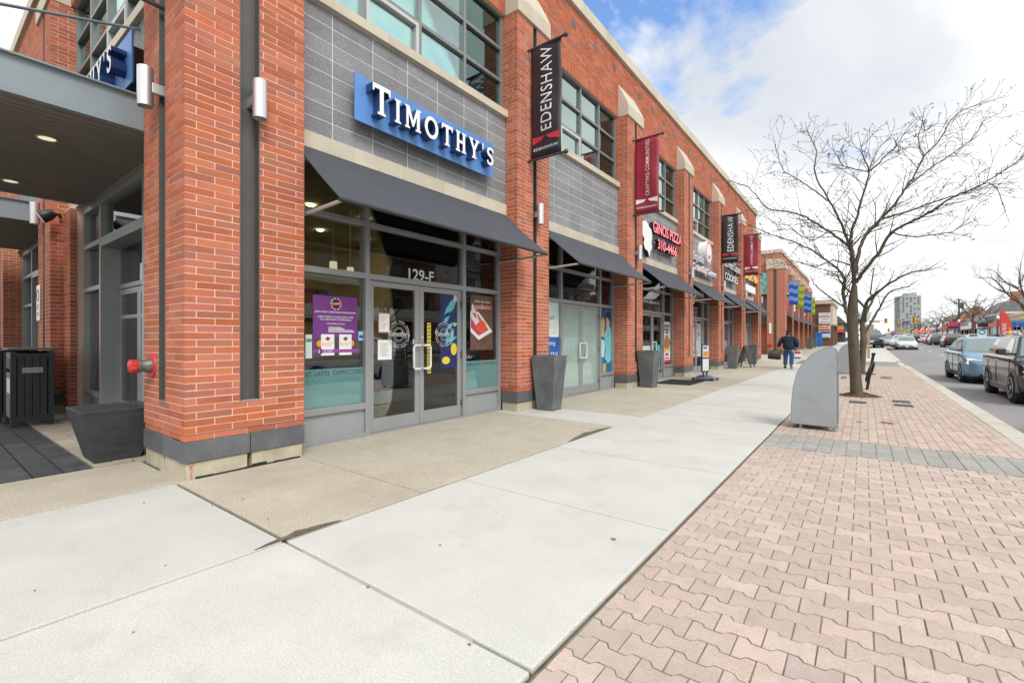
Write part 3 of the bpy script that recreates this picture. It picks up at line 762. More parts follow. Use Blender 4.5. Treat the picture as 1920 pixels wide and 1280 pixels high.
def storefront(F, a, b, label, m1=1.12, dw=1.84, film=None, doorfilm=None, nm='storefront'):
    sf = bpy.data.objects.new(nm, None); COL.objects.link(sf); sf.parent = bld; p = F.T(a, -.1, 0); sf.matrix_parent_inverse = parent_world(bld).inverted(); sf.location = p; sf['label'] = label
    pass
    M1, M2 = a + m1, a + m1 + dw
    o0, o1 = -.23, -.10
    def P(name, mat, s0, s1, z0, z1, oa=o0, ob=o1, bev=.004): return F.put(name, mat, s0, s1, oa, ob, z0, z1, sf, bevel=bev)
    for s in (a + .002, b - .072): P('post', M_frame, s, s + .07, 0, 3.55)
    for s in (M1 - .06, M2): P('mullion', M_frame, s, s + .07, 0, 3.55)
    L, Rr = (a + .072, M1 - .06), (M2 + .07, b - .072)
    D = (M1 + .01, M2)
    for (s0, s1) in (L, D, Rr):
        P('transom', M_frame, s0, s1, 2.115, 2.19); P('transom', M_frame, s0, s1, 2.82, 2.885); P('head_rail', M_frame, s0, s1, 3.46, 3.549)
        P('pane', M_glass, s0 - .01, s1 + .01, 2.18, 2.83, -.172, -.164, 0); P('pane', M_glass, s0 - .01, s1 + .01, 2.875, 3.47, -.172, -.164, 0)
    for (s0, s1) in (L, Rr):
        P('bottom_rail', M_frame, s0, s1, .37, .45); P('kick_panel', M_kick, s0 - .01, s1 + .01, .05, .37, -.2, -.14); P('base_plate', M_frame, s0, s1, 0, .055, -.22, -.102)
        P('pane', M_glass, s0 - .01, s1 + .01, .44, 2.125, -.172, -.164, 0)
        if film: P('frosted_film', film, s0 - .005, s1 + .005, .451, .93, -.1635, -.1625, 0)
    mid = (D[0] + D[1]) / 2
    P('threshold', M_frame, D[0], D[1], 0, .018, -.24, -.10)
    for k, (s0, s1) in enumerate(((D[0] + .004, mid - .003), (mid + .003, D[1] - .004))):
        da, db = -.195, -.145
        P('door_stile', M_frame, s0, s0 + .085, .02, 2.11, da, db); P('door_stile', M_frame, s1 - .085, s1, .02, 2.11, da, db)
        P('door_rail', M_frame, s0 + .085, s1 - .085, .02, .21, da, db); P('door_rail', M_frame, s0 + .085, s1 - .085, 2.03, 2.11, da, db)
        P('door_pane', M_glass, s0 + .075, s1 - .075, .2, 2.04, -.174, -.166, 0)
        if doorfilm: P('door_film', doorfilm, s0 + .085, s1 - .085, .211, 2.029, -.1655, -.1645, 0)
        hs = s1 - .043 if k == 0 else s0 + .043
        mb = MB(); pts = [(hs, -.145, 1.22), (hs, -.075, 1.22), (hs, -.065, 1.20), (hs, -.065, .90), (hs, -.075, .88), (hs, -.145, .88)]
        off = (-.10 if k == 0 else .10)
        pts = [(s_ , o_, z_) for s_, o_, z_ in ((hs, -.145, 1.21), (hs, -.08, 1.21), (hs + off, -.08, 1.21), (hs + off * 1.2, -.08, 1.18), (hs + off * 1.2, -.08, .89), (hs + off, -.08, .86), (hs, -.08, .86), (hs, -.145, .86))]
        mb.tube([F.T(*q) for q in pts], .016, 8); put(mb, 'door_handle', M_chrome, sf, True, 40)
        hh = s0 + .006 if k == 0 else s1 - .006
        for z in (.25, 1.05, 1.88): P('hinge', M_rust, hh - .012, hh + .012, z - .055, z + .055, -.15, -.132, 0)
        put(MB().lathe([(.0, -.14), (.016, -.14), (.016, -.128), (.0, -.128)], F.T((s1 - .043 if k == 0 else s0 + .043), 0, 1.33) - F.T(0, 0, 0) + F.T(0, 0, 0), 'x' if F is FR else 'y', 10), 'lock', M_chrome, sf) if k == 1 else None
    return sf
storefront(FR, *BAYS[0], 'coffee shop front with double glass doors and teal frosted glass', film=M_teal)
storefront(FR, *BAYS[1], 'closed shop front with frosted double doors', m1=1.14, doorfilm=M_frost)
for i in (2, 3, 4, 5): storefront(FR, *BAYS[i], ('pizza shop front', 'travel agency shop front', 'cupcake shop front', 'burger shop front')[i - 2] + ' with double glass doors', m1=.95)
# the side entrance: side light, deep reveal, glazed doors
def side_entrance(a, b, nm):
    sf = bpy.data.objects.new(nm, None); COL.objects.link(sf); sf.parent = bld; sf.matrix_parent_inverse = parent_world(bld).inverted(); sf.location = SD.T(a, 0, 0); sf['label'] = 'recessed side entrance with grey frames and glass doors'
    pass
    P = lambda name, mat, s0, s1, z0, z1, oa, ob, bev=.004: SD.put(name, mat, s0, s1, oa, ob, z0, z1, sf, bevel=bev)
    xs = [a + .002, a + 1.30, a + 3.45, b - .07]
    for s in xs: P('post', M_frame, s, s + .07, 0, 3.55, -.22, -.06)
    P('reveal_panel', M_frame, xs[2] - .0, xs[2] + .03, 0, 2.81, -.36, -.221); P('reveal_panel', M_frame, xs[1] + .04, xs[1] + .07, 0, 2.81, -.36, -.221)
    for (s0, s1) in ((xs[0] + .07, xs[1]), (xs[1] + .07, xs[2]), (xs[2] + .07, xs[3])):
        P('transom', M_frame, s0, s1, 2.82, 2.9, -.22, -.065); P('head_rail', M_frame, s0, s1, 3.44, 3.549, -.22, -.065)
        P('pane', M_glass, s0, s1, 2.88, 3.46, -.15, -.142, 0)
    for (s0, s1) in ((xs[0] + .07, xs[1]), (xs[2] + .07, xs[3])):
        P('transom', M_frame, s0, s1, 2.10, 2.17, -.22, -.065); P('bottom_rail', M_frame, s0, s1, .37, .45, -.22, -.065); P('kick_panel', M_kick, s0, s1, 0, .37, -.2, -.12)
        P('pane', M_glass, s0, s1, .44, 2.11, -.15, -.142, 0); P('pane', M_glass, s0, s1, 2.16, 2.83, -.15, -.142, 0)
    s0, s1 = xs[1] + .07, xs[2]
    P('soffit_panel', M_frame, s0, s1, 2.76, 2.819, -.36, -.065); P('door_transom', M_frame, s0, s1, 2.10, 2.17, -.35, -.28); P('pane', M_glass, s0, s1, 2.16, 2.77, -.32, -.312, 0)
    mid = (s0 + s1) / 2
    for (p, q) in ((s0, mid - .002), (mid + .002, s1)):
        P('door_stile', M_frame, p, p + .085, .02, 2.09, -.34, -.29); P('door_stile', M_frame, q - .085, q, .02, 2.09, -.34, -.29)
        for z0, z1 in ((.02, .33), (1.62, 1.68), (2.0, 2.09)): P('door_rail', M_frame, p + .085, q - .085, z0, z1, -.34, -.29)
        P('door_pane', M_glass, p + .08, q - .08, .32, 2.01, -.32, -.312, 0)
side_entrance(1.17, 5.78, 'side_entrance'); side_entrance(7.45, 12.4, 'side_entrance')
# ------------------------------------------------------------------ awnings, lamps, banners, signs, canopies
M_canvas = pm('charcoal_canvas', (.058, .066, .080), .85, .07, 2.0, .25, 300, stain=.25, stain_scale=1.2, stain_col=(.10, .105, .11), obj_rand=.08)
M_arm = pm('awning_arm', (.52, .52, .50), .4, .05, 10, metal=.4)
M_steel = pm('stainless_lamp', (.66, .66, .67), .42, .06, 30, metal=.85, stretch=(1, 1, .05))
M_black = pm('black_paint', (.018, .018, .02), .45, .1, 10)
M_pole = pm('dark_grey_pole', (.075, .075, .08), .45, .1, 10, metal=.4)
M_bulb = pm('lamp_inside', (.25, .25, .24), .5, .05, 10)
AWN = ['charcoal canvas awning over the coffee shop doors', 'charcoal canvas awning over the closed shop with the frosted doors', 'charcoal canvas awning below the red pizza sign',
       'charcoal canvas awning below the white travel agency sign', 'charcoal canvas awning below the white cupcake sign', 'charcoal canvas awning below the yellow burger sign']
for i, (a, b) in enumerate(BAYS):
    t = thing('awning', AWN[i], 'awning', FR.T(a + .03, 0, 2.75), 0, 'canvas awnings along the shop fronts')
    pass
    a0, a1 = a + .02, b - .02; top, bot = (.035, 3.552), (.92, 2.77)
    mb = MB(); n, mcol = 10, 6; vs = []; fs = []
    for th in (0, 1):
        for r in range(mcol + 1):
            for c in range(n + 1):
                k = r / mcol; sag = -.02 * math.sin(math.pi * k) * (1 if th == 0 else 1) + .006 * math.sin(c * 2.3 + i) * math.sin(math.pi * k)
                o = top[0] + (bot[0] - top[0]) * k; z = top[1] + (bot[1] - top[1]) * k + sag - th * .012
                vs.append(FR.T(a0 + (a1 - a0) * c / n, o, z))
    W = n + 1; off = (mcol + 1) * W
    for r in range(mcol):
        for c in range(n):
            q = [r * W + c, r * W + c + 1, (r + 1) * W + c + 1, (r + 1) * W + c]; fs.append(q); fs.append([x + off for x in q[::-1]])
    ring = [c for c in range(W)] + [r * W + n for r in range(1, mcol + 1)] + [mcol * W + c for c in range(n - 1, -1, -1)] + [r * W for r in range(mcol - 1, 0, -1)]
    for p, q in zip(ring, ring[1:] + ring[:1]): fs.append([p, q, q + off, p + off])
    mb.add(vs, fs); put(mb, 'canvas', M_canvas, t, True, 30)
    put(MB().tube([FR.T(a0, .915, 2.745), FR.T(a1, .915, 2.745)], .021, 8), 'front_bar', M_black, t, True, 40)
    for s in (a0 + .03, a1 - .03): put(MB().tube([FR.T(s, .90, 2.735), FR.T(s, -.11, 2.70)], .02, 8), 'arm', M_arm, t, True, 40)
    put(MB().tube([FR.T(a0, .03, 3.535), FR.T(a1, .03, 3.535)], .018, 6), 'wall_bar', M_black, t)

def wall_lamp(F, s, o, z, label):
    t = thing('wall_lamp', label, 'lamp', F.T(s, o, z), 0, 'steel cylinder lamps on the brick piers')
    c = F.T(s, o, 0); h = .19; n = 28; mb = MB()
    mb.lathe([(.0, h), (.066, h), (.066, -h), (.060, -h), (.060, -h + .03), (.0, -h + .03)], c + Vector((0, 0, z)), 'z', n, cap=False); body = put(mb, 'lamp_body', M_steel, t, True, 30)
    put(MB().lathe([(0, -h + .018), (.059, -h + .018), (.059, -h + .026), (0, -h + .026)], c + Vector((0, 0, z)), 'z', 18), 'lamp_core', M_bulb, t)
    F2 = F.T(s, o - .06, z); put(F.box(MB(), s - .05, s + .0, .19, o - .04, z - .05, z + .05), 'bracket', M_steel, t, bevel=.006)
wall_lamp(FR, 2.19, .37, 3.71, 'steel cylinder lamp in the channel of the corner brick pier, street face')
wall_lamp(SD, .66, .39, 3.77, 'steel cylinder lamp on the side face of the corner pier beside the canopy')
wall_lamp(SD, 6.86, .39, 3.55, 'steel cylinder lamp on the second side pier behind the canopy')
for i, (a, b) in enumerate(PIL[1:]):
    wall_lamp(FR, a + .60, .37, 3.65, 'steel cylinder lamp on the brick pier ' + ('left of the closed shop', 'left of the pizza shop', 'left of the travel agency', 'left of the cupcake shop', 'left of the burger shop', 'at the far end of the shop building')[i])

M_bblack = pm('black_banner_vinyl', (.022, .02, .026), .42, .1, 3, .1, 20); M_bred = pm('crimson_banner_vinyl', (.30, .022, .045), .42, .1, 3, .1, 20)
M_wprint = pm('white_print', (.78, .78, .77), .5, .03, 5); M_rprint = pm('red_print', (.55, .03, .05), .5, .05, 5)
def banner(F, s, red, label, z0=4.58, z1=6.62):
    t = thing('banner', label, 'banner', F.T(s, .27, z0), 0, 'pole banners on the brick piers')
    oa, ob = .33, .98; n, mrow = 8, 14; mb = MB(); vs = []; fs = []
    def wav(o, z): return .018 * math.sin((o - oa) * 9 + z * 1.3 + s) * (0.3 + .7 * math.sin(math.pi * (z - z0) / (z1 - z0))) + .01 * math.sin(5 * z + o * 4 + s)
    for r in range(mrow + 1):
        for c in range(n + 1):
            o = oa + (ob - oa) * c / n; z = z0 + .02 + (z1 - z0 - .04) * r / mrow; vs.append(F.T(s + wav(o, z), o, z))
    W = n + 1
    for r in range(mrow):
        for c in range(n): fs.append([r * W + c, r * W + c + 1, (r + 1) * W + c + 1, (r + 1) * W + c])
    mb.add(vs, fs); cl = put(mb, 'cloth', M_bred if red else M_bblack, t, True)
    md = cl.modifiers.new('solid', 'SOLIDIFY'); md.thickness = .003; md.offset = 0
    for z in (z0, z1):
        put(MB().tube([F.T(s, .18, z), F.T(s, 1.06, z)], .023, 8), 'pole', M_pole, t, True, 40)
        put(MB().lathe([(0, -.045), (.028, -.035), (.045, 0), (.028, .035), (0, .045)], F.T(s, 1.08, z), 'z', 12), 'finial', M_pole, t, True)
        put(F.box(MB(), s - .05, s + .05, .17, .2, z - .06, z + .06), 'bracket', M_pole, t)
    # lettering runs upward, reads from the approach side (facing -s)
    out = (F.T(0, 1, 0) - F.T(0, 0, 0)); nrm = (F.T(-1, 0, 0) - F.T(0, 0, 0))
    def lay(m2):     # print follows the waves of the cloth
        inv = []
        for v in m2.v:
            q = Vector(v); o = (q - F.T(0, 0, 0)).dot(out); inv.append(tuple(F.T(s + wav(o, q.z) - .009, o, q.z)))
        m2.v = inv; return m2
    body = 'CRAFTING COMMUNITIES' if red else 'EDENSHAW'
    Z = Vector((0, 0, 1)); hgt = (z1 - z0)
    m2 = MB()
    lo = z0 + hgt * .235; hi = z0 + hgt * (.965 if red else .965)
    w = hi - lo; th = .105 if red else .235; oc = (oa + ob) / 2 + .02
    # letters' right = +z, letters' up = toward the wall (reads bottom-to-top)
    if F is FR: right, up = Z, -out
    else: right, up = Z, -out
    add_text(m2, body, F.T(s, oc + th / 2, lo), right, up, w=w, h=th, bold=.004 if red else 0, spacing=1.12)
    put(lay(m2), 'lettering', M_wprint, t); m2 = MB()
    add_text(m2, 'EDENSHAW', F.T(s, oa + .06, z0 + hgt * .075), out, Z, w=.53, h=.05, spacing=1.1, bold=.004)
    put(lay(m2), 'small_lettering', M_wprint, t)
    m2 = MB(); zb = z0 + hgt * .135; pts = []
    zt = z0 + hgt * .20; a0, a1, mid = oa + .03, ob - .03, (oa + ob) / 2
    up_c = [(a0, zb), (a0 + .11, zb + .035), (mid - .06, zb + .02)]
    for side in (0, 1):
        L = [(a0, zb), (a0, zt), (mid - .02, zt - .02), (mid - .055, zb + .075), (mid - .10, zb + .04), (a0 + .12, zb + .03)]
        if side: L = [(a0 + a1 - o, z) for o, z in reversed(L)]
        m2.add([F.T(s, o, z) for o, z in L], [list(range(6))])
    put(lay(m2), 'emblem', M_wprint if red else M_rprint, t)
banner(FR, 7.02, False, 'black pole banner left of the closed shop, nearest of the row')
banner(FR, 11.90, True, 'crimson pole banner left of the pizza sign', 4.62, 6.62)
banner(FR, 21.45, False, 'black pole banner above the cupcake sign')
banner(FR, 26.15, True, 'crimson pole banner left of the burger sign')
banner(SD, .62, True, 'pole banner high on the side of the corner pier, only its lower bar in view', 4.60, 6.62)

# ---- raised serif letters for the coffee shop signs
SER = {
 'T': (.80, [(0, 1), (0, .74), (.06, .74), (.09, .85), (.31, .85), (.31, .1), (.22, .07), (.22, 0), (.58, 0), (.58, .07), (.49, .1), (.49, .85), (.71, .85), (.74, .74), (.8, .74), (.8, 1)]),
 'I': (.36, [(0, 0), (0, .07), (.09, .1), (.09, .9), (0, .93), (0, 1), (.36, 1), (.36, .93), (.27, .9), (.27, .1), (.36, .07), (.36, 0)]),
 'M': (1.0, [(0, 0), (0, .07), (.08, .1), (.08, .9), (0, .93), (0, 1), (.27, 1), (.5, .40), (.73, 1), (1, 1), (1, .93), (.92, .9), (.92, .1), (1, .07), (1, 0), (.66, 0), (.66, .07), (.74, .1), (.74, .66), (.54, .14), (.46, .14), (.22, .68), (.22, .1), (.3, .07), (.3, 0)]),
 'H': (.8, [(0, 0), (0, .07), (.08, .1), (.08, .9), (0, .93), (0, 1), (.34, 1), (.34, .93), (.26, .9), (.26, .58), (.54, .58), (.54, .9), (.46, .93), (.46, 1), (.8, 1), (.8, .93), (.72, .9), (.72, .1), (.8, .07), (.8, 0), (.46, 0), (.46, .07), (.54, .1), (.54, .44), (.26, .44), (.26, .1), (.34, .07), (.34, 0)]),
 'Y': (.84, [(.24, 0), (.24, .07), (.33, .1), (.33, .42), (.06, .9), (0, .93), (0, 1), (.34, 1), (.34, .93), (.27, .9), (.43, .6), (.58, .9), (.5, .93), (.5, 1), (.84, 1), (.84, .93), (.77, .9), (.51, .42), (.51, .1), (.6, .07), (.6, 0)]),
 "'": (.16, [(0, 1), (.15, 1), (.10, .66), (.04, .66)]),
}
def s_outline():
    c = [(.60, .74), (.55, .86), (.42, .915), (.28, .90), (.15, .83), (.12, .71), (.18, .61), (.32, .54), (.46, .46), (.545, .36), (.53, .2), (.43, .10), (.28, .085), (.15, .13), (.08, .26)]
    th = [.10, .15, .14, .14, .16, .18, .18, .17, .18, .18, .17, .15, .14, .15, .10]
    l, r = [], []
    for i, (x, y_) in enumerate(c):
        a, b = Vector(c[max(i - 1, 0)]), Vector(c[min(i + 1, len(c) - 1)]); t_ = (b - a).normalized(); n = Vector((-t_.y, t_.x))
        l.append((x + n.x * th[i] / 2, y_ + n.y * th[i] / 2)); r.append((x - n.x * th[i] / 2, y_ - n.y * th[i] / 2))
    return l, r
M_lface = pm('letter_face', (.80, .81, .80), .45, .03, 5); M_lside = pm('letter_blue_return', (.02, .055, .17), .4, .15, 6)
M_sblue = pm('blue_sign_panel', (.10, .25, .58), .45, .05, 1.2, stain=.3, stain_scale=3, stain_col=(.05, .13, .35), stretch=(1, 1, .3))
def letter(F, ch, s0, z0, h, o0, o1, parent):
    mb = MB(); sx = h * .92
    if ch in SER:
        w, pts = SER[ch]; P = [F.T(s0 + x * sx, o0, z0 + yv * h) for x, yv in pts]; d = F.T(0, o1, 0) - F.T(0, o0, 0); mb.prism(P, d, 0, 1)
    elif ch == 'O':
        w = .92; n = 28; d = F.T(0, o1, 0) - F.T(0, o0, 0); outr = []; inr = []
        for k in range(n):
            a = 2 * math.pi * k / n; outr.append(F.T(s0 + (.46 + .46 * math.cos(a)) * sx, o0, z0 + (.5 + .51 * math.sin(a)) * h)); inr.append(F.T(s0 + (.46 + .27 * math.cos(a)) * sx, o0, z0 + (.5 + .35 * math.sin(a)) * h))
        for k in range(n):
            j = (k + 1) % n
            mb.quad(outr[k] + d, outr[j] + d, inr[j] + d, inr[k] + d, 0); mb.quad(outr[k], outr[j], outr[j] + d, outr[k] + d, 1); mb.quad(inr[k], inr[j], inr[j] + d, inr[k] + d, 1)
    else:
        w = .66; l, r = s_outline(); d = F.T(0, o1, 0) - F.T(0, o0, 0); L = [F.T(s0 + x * sx, o0, z0 + yv * h) for x, yv in l]; Q = [F.T(s0 + x * sx, o0, z0 + yv * h) for x, yv in r]
        for k in range(len(L) - 1):
            mb.quad(L[k] + d, L[k + 1] + d, Q[k + 1] + d, Q[k] + d, 0); mb.quad(L[k], L[k + 1], L[k + 1] + d, L[k] + d, 1); mb.quad(Q[k], Q[k + 1], Q[k + 1] + d, Q[k] + d, 1)
        for k in (0, -1): mb.quad(L[k], Q[k], Q[k] + d, L[k] + d, 1)
    put(mb, 'letter', [M_lface, M_lside], parent); return w * sx
def coffee_sign(F, s0, s1, z0, z1, o, label, mirror=False):
    t = thing('shop_sign', label, 'sign', F.T(s0, 0, z0))
    F.put('sign_panel', M_sblue, s0, s1, o - .02, o, z0, z1, t, bevel=.003); F.put('sign_box', M_pole, s0 + .12, s1 - .12, .003, o - .021, z0 + .10, z1 - .12, t)
    body = "TIMOTHY'S"; h = (z1 - z0) * .52; zb = z0 + (z1 - z0) * .2
    tot = 0
    def width(ch): return {'O': .92, 'S': .66}.get(ch, SER.get(ch, (.6,))[0])
    for i, ch in enumerate(body): tot += width(ch) * h * .92 * (1.22 if i == 0 else 1)
    span = (s1 - s0) * .885; gap = (span - tot) / (len(body) - 1)
    s = s0 + (s1 - s0) * .06 if not mirror else s1 - (s1 - s0) * .06
    for i, ch in enumerate(body):
        hh = h * (1.22 if i == 0 else 1)
        if mirror:
            G = Fac(lambda a, oo, z, F=F: F.T(-a, oo, z)); w = letter(G, ch, -s, zb, hh, o + .001, o + .14, t); s -= w + gap
        else: w = letter(F, ch, s, zb, hh, o + .001, o + .14, t); s += w + gap
coffee_sign(FR, 3.42, 6.12, 4.04, 4.63, .17, 'blue panel sign with raised white TIMOTHY\'S letters over the street doors')
coffee_sign(SD, 1.40, 4.20, 4.10, 4.68, .32, 'blue TIMOTHY\'S sign on the side wall, half hidden behind the canopy', mirror=True)

# ---- other shop signs
M_gred = pm('red_letter_face', (.70, .12, .15), .4, .06, 8, emit=(1, .2, .25), estr=.45); M_gside = pm('black_letter_return', (.02, .02, .02), .4, .1, 8)
M_wlet = pm('white_letter_face', (.80, .80, .80), .45, .03, 6); M_grey_r = pm('grey_letter_return', (.42, .42, .40), .6, .1, 6)
M_ylet = pm('amber_letter_face', (.75, .42, .04), .4, .05, 8, emit=(1, .5, .05), estr=.3)
M_bluelet = pm('blue_letter', (.05, .10, .40), .5, .05, 8); M_redlet = pm('red_letter', (.60, .08, .10), .5, .05, 8)
a, b = BAYS[2]
t = thing('pizza_sign', 'red lettered pizza sign with white chef shape on the grey block wall', 'sign', FR.T(a, 0, 4))
def fpos(u, v, o): return on_x(u, v, -5.22 + o)
p0, p1 = fpos(1225, 452, .2), fpos(1278, 475, .2)
m = MB(); add_text(m, 'GINOS PIZZA', (p0.x - .13, p0.y, 4.52), XR, XU, w=p1.y - p0.y, h=.34, depth=.13, bold=.02, mi=0, mi_side=1); put(m, 'name_letters', [M_gred, M_gside], t)
p0, p1 = fpos(1234, 480, .2), fpos(1269, 490, .2)
m = MB(); add_text(m, '310-4466', (p0.x - .13, p0.y, 4.07), XR, XU, w=p1.y - p0.y, h=.31, depth=.13, bold=.02, mi=0, mi_side=1); put(m, 'number_letters', [M_gred, M_gside], t)
pc = fpos(1214, 448, .2); m = MB()      # plain cap-and-face silhouette
outl = [(-.30, .28), (-.26, .42), (-.10, .50), (.0, .45), (.10, .36), (.22, .30), (.27, .12), (.22, -.05), (.26, -.22), (.16, -.34), (.10, -.52), (.02, -.36), (-.12, -.34), (-.20, -.2), (-.16, -.05), (-.26, .05)]
m.prism([(pc.x - .12, pc.y + x * 1.45, pc.z + .02 + z) for x, z in outl], (.12, 0, 0), 0, 1); put(m, 'chef_shape', [M_wlet, M_gside], t)
a, b = BAYS[3]
t = thing('travel_sign', 'white lettered travel agency sign with a pale disc emblem', 'sign', FR.T(a, 0, 4))
m = MB(); add_text(m, 'CruiseShipCenters', (-5.08, a + .02, 3.80), XR, XU, w=3.35, h=.33, depth=.12, bold=.05, mi=0, mi_side=1); put(m, 'lower_letters', [M_wlet, M_grey_r], t)
m = MB(); add_text(m, 'CruiseShip', (-4.957, a + .05, 3.83), XR, XU, w=1.95, h=.26, bold=-.005); put(m, 'red_faces', M_redlet, t)
m = MB(); add_text(m, 'Centers', (-4.957, a + 2.05, 3.83), XR, XU, w=1.28, h=.24, bold=-.005); put(m, 'blue_faces', M_bluelet, t)
m = MB(); add_text(m, 'Expedia', (-5.08, a + .02, 4.16), XR, XU, w=1.45, h=.36, depth=.12, bold=.05, mi=0, mi_side=1); put(m, 'upper_letters', [M_wlet, M_grey_r], t)
m = MB(); add_text(m, 'Expedia', (-4.957, a + .05, 4.19), XR, XU, w=1.39, h=.29, bold=-.005); put(m, 'blue_name', M_bluelet, t)
m = MB(); m.lathe([(0, -.16), (.46, -.16), (.46, .16), (0, .16)], (-5.05, a + 1.95, 4.72), 'x', 28, 0); put(m, 'disc', M_wlet, t, True, 40)
m = MB(); m.lathe([(.38, .162), (.41, .166), (.44, .162)], (-5.05, a + 1.95, 4.72), 'x', 28, 0, cap=False); put(m, 'red_rim', M_redlet, t)
m = MB(); m.prism([(-4.888, a + 1.7, 4.62), (-4.888, a + 1.95, 4.44), (-4.888, a + 2.25, 4.70), (-4.888, a + 1.95, 4.56)], (.004, 0, 0)); put(m, 'blue_swoosh', M_bluelet, t)
a, b = BAYS[4]
t = thing('cupcake_sign', 'white lettered cupcake shop sign in two rows on grey block', 'sign', FR.T(a, 0, 4))
m = MB(); add_text(m, "Mad World Cupcake's", (-5.08, a + .05, 4.45), XR, XU, w=3.6, h=.52, depth=.12, bold=.015, mi=0, mi_side=1); put(m, 'upper_letters', [M_wlet, M_gside], t)
m = MB(); add_text(m, 'COOKIES', (-5.08, a + .25, 4.0), XR, XU, w=2.6, h=.33, depth=.12, bold=.015, mi=0, mi_side=1); put(m, 'lower_letters', [M_wlet, M_gside], t)
a, b = BAYS[5]
t = thing('burger_sign', 'amber lettered burger sign above a white box sign', 'sign', FR.T(a, 0, 4))
m = MB(); add_text(m, "BURGER'S FRESH", (-5.08, a + .05, 4.52), XR, XU, w=3.5, h=.42, depth=.12, bold=.03, mi=0, mi_side=1); put(m, 'letters', [M_ylet, M_gside], t)
FR.put('box_sign', M_wlet, a + .1, a + 3.1, .02, .22, 3.88, 4.27, t, bevel=.01)

# ---- entrance canopies on the left
M_cstl = pm('pale_blue_grey_steel', (.235, .285, .31), .45, .06, 1.5, .05, 200, metal=.2, stain=.2, stain_scale=1)
M_soff = pm('dark_soffit_board', (.22, .20, .18), .6, .08, 2, 0, stain=.2, stain_scale=.6, obj_rand=.06)
M_down = pm('downlight_glass', (.75, .70, .58), .4, .05, 10, emit=(1, .88, .62), estr=.45)
M_ring = pm('downlight_ring', (.5, .47, .40), .35, .05, 10, metal=.4)
def canopy(x0, x1, y0, y1, z0, z1, label, lights):
    t = thing('entrance_canopy', label, 'canopy', (x1, y1, z0), 0, 'steel canopies over the side entrances')
    for nm, bx in (('side_beam', (x1 - .02, x1, y0, y1)), ('side_beam', (x0, x0 + .02, y0, y1)), ('front_beam', (x0 + .02, x1 - .02, y0, y0 + .02))):
        put(B(*bx, z0, z1), nm, M_cstl, t)
    for xa, xb in ((x1 - .005, x1 + .045), (x0 - .045, x0 + .005)):
        for za in (z0 - .002, z1 - .014): put(B(xa, xb, y0 - .04, y1, za, za + .016), 'flange', M_cstl, t)
    put(B(x0 + .02, x1 - .02, y0 + .02, y1, z1 - .06, z1 - .03), 'roof_deck', M_pole, t)
    n = int((x1 - x0 - .1) / .115); w = (x1 - x0 - .08) / n
    for k in range(n): put(B(x0 + .04 + k * w + .009, x0 + .04 + (k + 1) * w - .009, y0 + .03, y1 - .005, z0 + .02, z0 + .035), 'soffit_board', M_soff, t)
    put(B(x0 + .03, x1 - .03, y0 + .03, y1 - .005, z0 + .036, z0 + .05), 'soffit_backing', M_black, t)
    for (lx, ly) in lights:
        put(MB().lathe([(.0, z0 + .012), (.075, z0 + .012), (.075, z0 + .018), (0, z0 + .018)], (lx, ly, 0), 'z', 20), 'downlight', M_down, t)
        put(MB().lathe([(.076, z0 + .006), (.095, z0 + .006), (.095, z0 + .019), (.076, z0 + .019), (.076, z0 + .006)], (lx, ly, 0), 'z', 24, cap=False), 'downlight_ring', M_ring, t)
    return t
z_ = 3.52
def soff_pt(u, v): p = on_ground(u, v, z_); return (p.x, p.y)
cn = canopy(-10.25, -6.13, -1.6, 1.86, 3.51, 3.88, 'blue grey steel canopy with dark slatted soffit over the corner side entrance', [soff_pt(88, 260), soff_pt(20, 340)])
canopy(-16.6, -12.45, -1.6, 1.86, 3.51, 3.88, 'second blue grey canopy further left behind the first', [(-14, .6)])
pa = on_y(262, 56, 1.84); t = thing('tie_rod', 'thin steel tie rod running from the wall bracket out above the canopy', 'rod', pa)
pe = Vector((-6.45, -1.3, 3.88)); put(MB().tube([pa, pe], .017, 8), 'rod', M_cstl, t, True, 40)
put(MB().prism([pa + Vector((-.09, .0, .09)), pa + Vector((.03, .0, .09)), pa + Vector((.05, 0, -.12)), pa + Vector((-.02, 0, -.03))], (0, .03, 0)), 'bracket', M_pole, t)
# floodlight on the far side pier, notice plate, fire department connection
p = Vector((-11.02, 1.50, 3.40)); t = thing('floodlight', 'black floodlight fixed to the second side pier under the canopy', 'floodlight', (p.x, 1.6, p.z))
m = MB(); m.lathe([(0, -.14), (.08, -.13), (.12, -.03), (.13, .1), (.12, .12), (0, .12)], (0, 0, 0), 'z', 20); mm_ = Matrix.Translation(p) @ Vector((-.12, -.8, -.58)).to_track_quat('Z', 'Y').to_matrix().to_4x4() @ Matrix.Scale(.8, 4)
m.v = [tuple(mm_ @ Vector(v)) for v in m.v]; put(m, 'housing', M_black, t, True, 40)
m = MB(); m.lathe([(0, .121), (.135, .121), (.135, .128), (0, .128)], (0, 0, 0), 'z', 20); m.v = [tuple(mm_ @ Vector(v)) for v in m.v]; put(m, 'lens', M_wlet, t)
put(MB().tube([p + Vector((0, .02, .03)), Vector((p.x - .10, 1.66, p.z + .06)), Vector((-11.26, 1.70, p.z + .06))], .025, 8), 'arm', M_black, t)
p = on_y(73, 568, 1.565); t = thing('notice_plate', 'narrow white parking notice plate on the second side pier', 'sign', p)
put(B(p.x - .17, p.x + .17, 1.552, 1.562, p.z - .33, p.z + .33), 'plate', M_wlet, t, bevel=.01)
m = MB(); add_text(m, 'NO', (p.x - .1, 1.549, p.z - .12), YR, XU, w=.2, h=.1); add_text(m, 'PARKING', (p.x - .14, 1.549, p.z - .24), YR, XU, w=.28, h=.07)
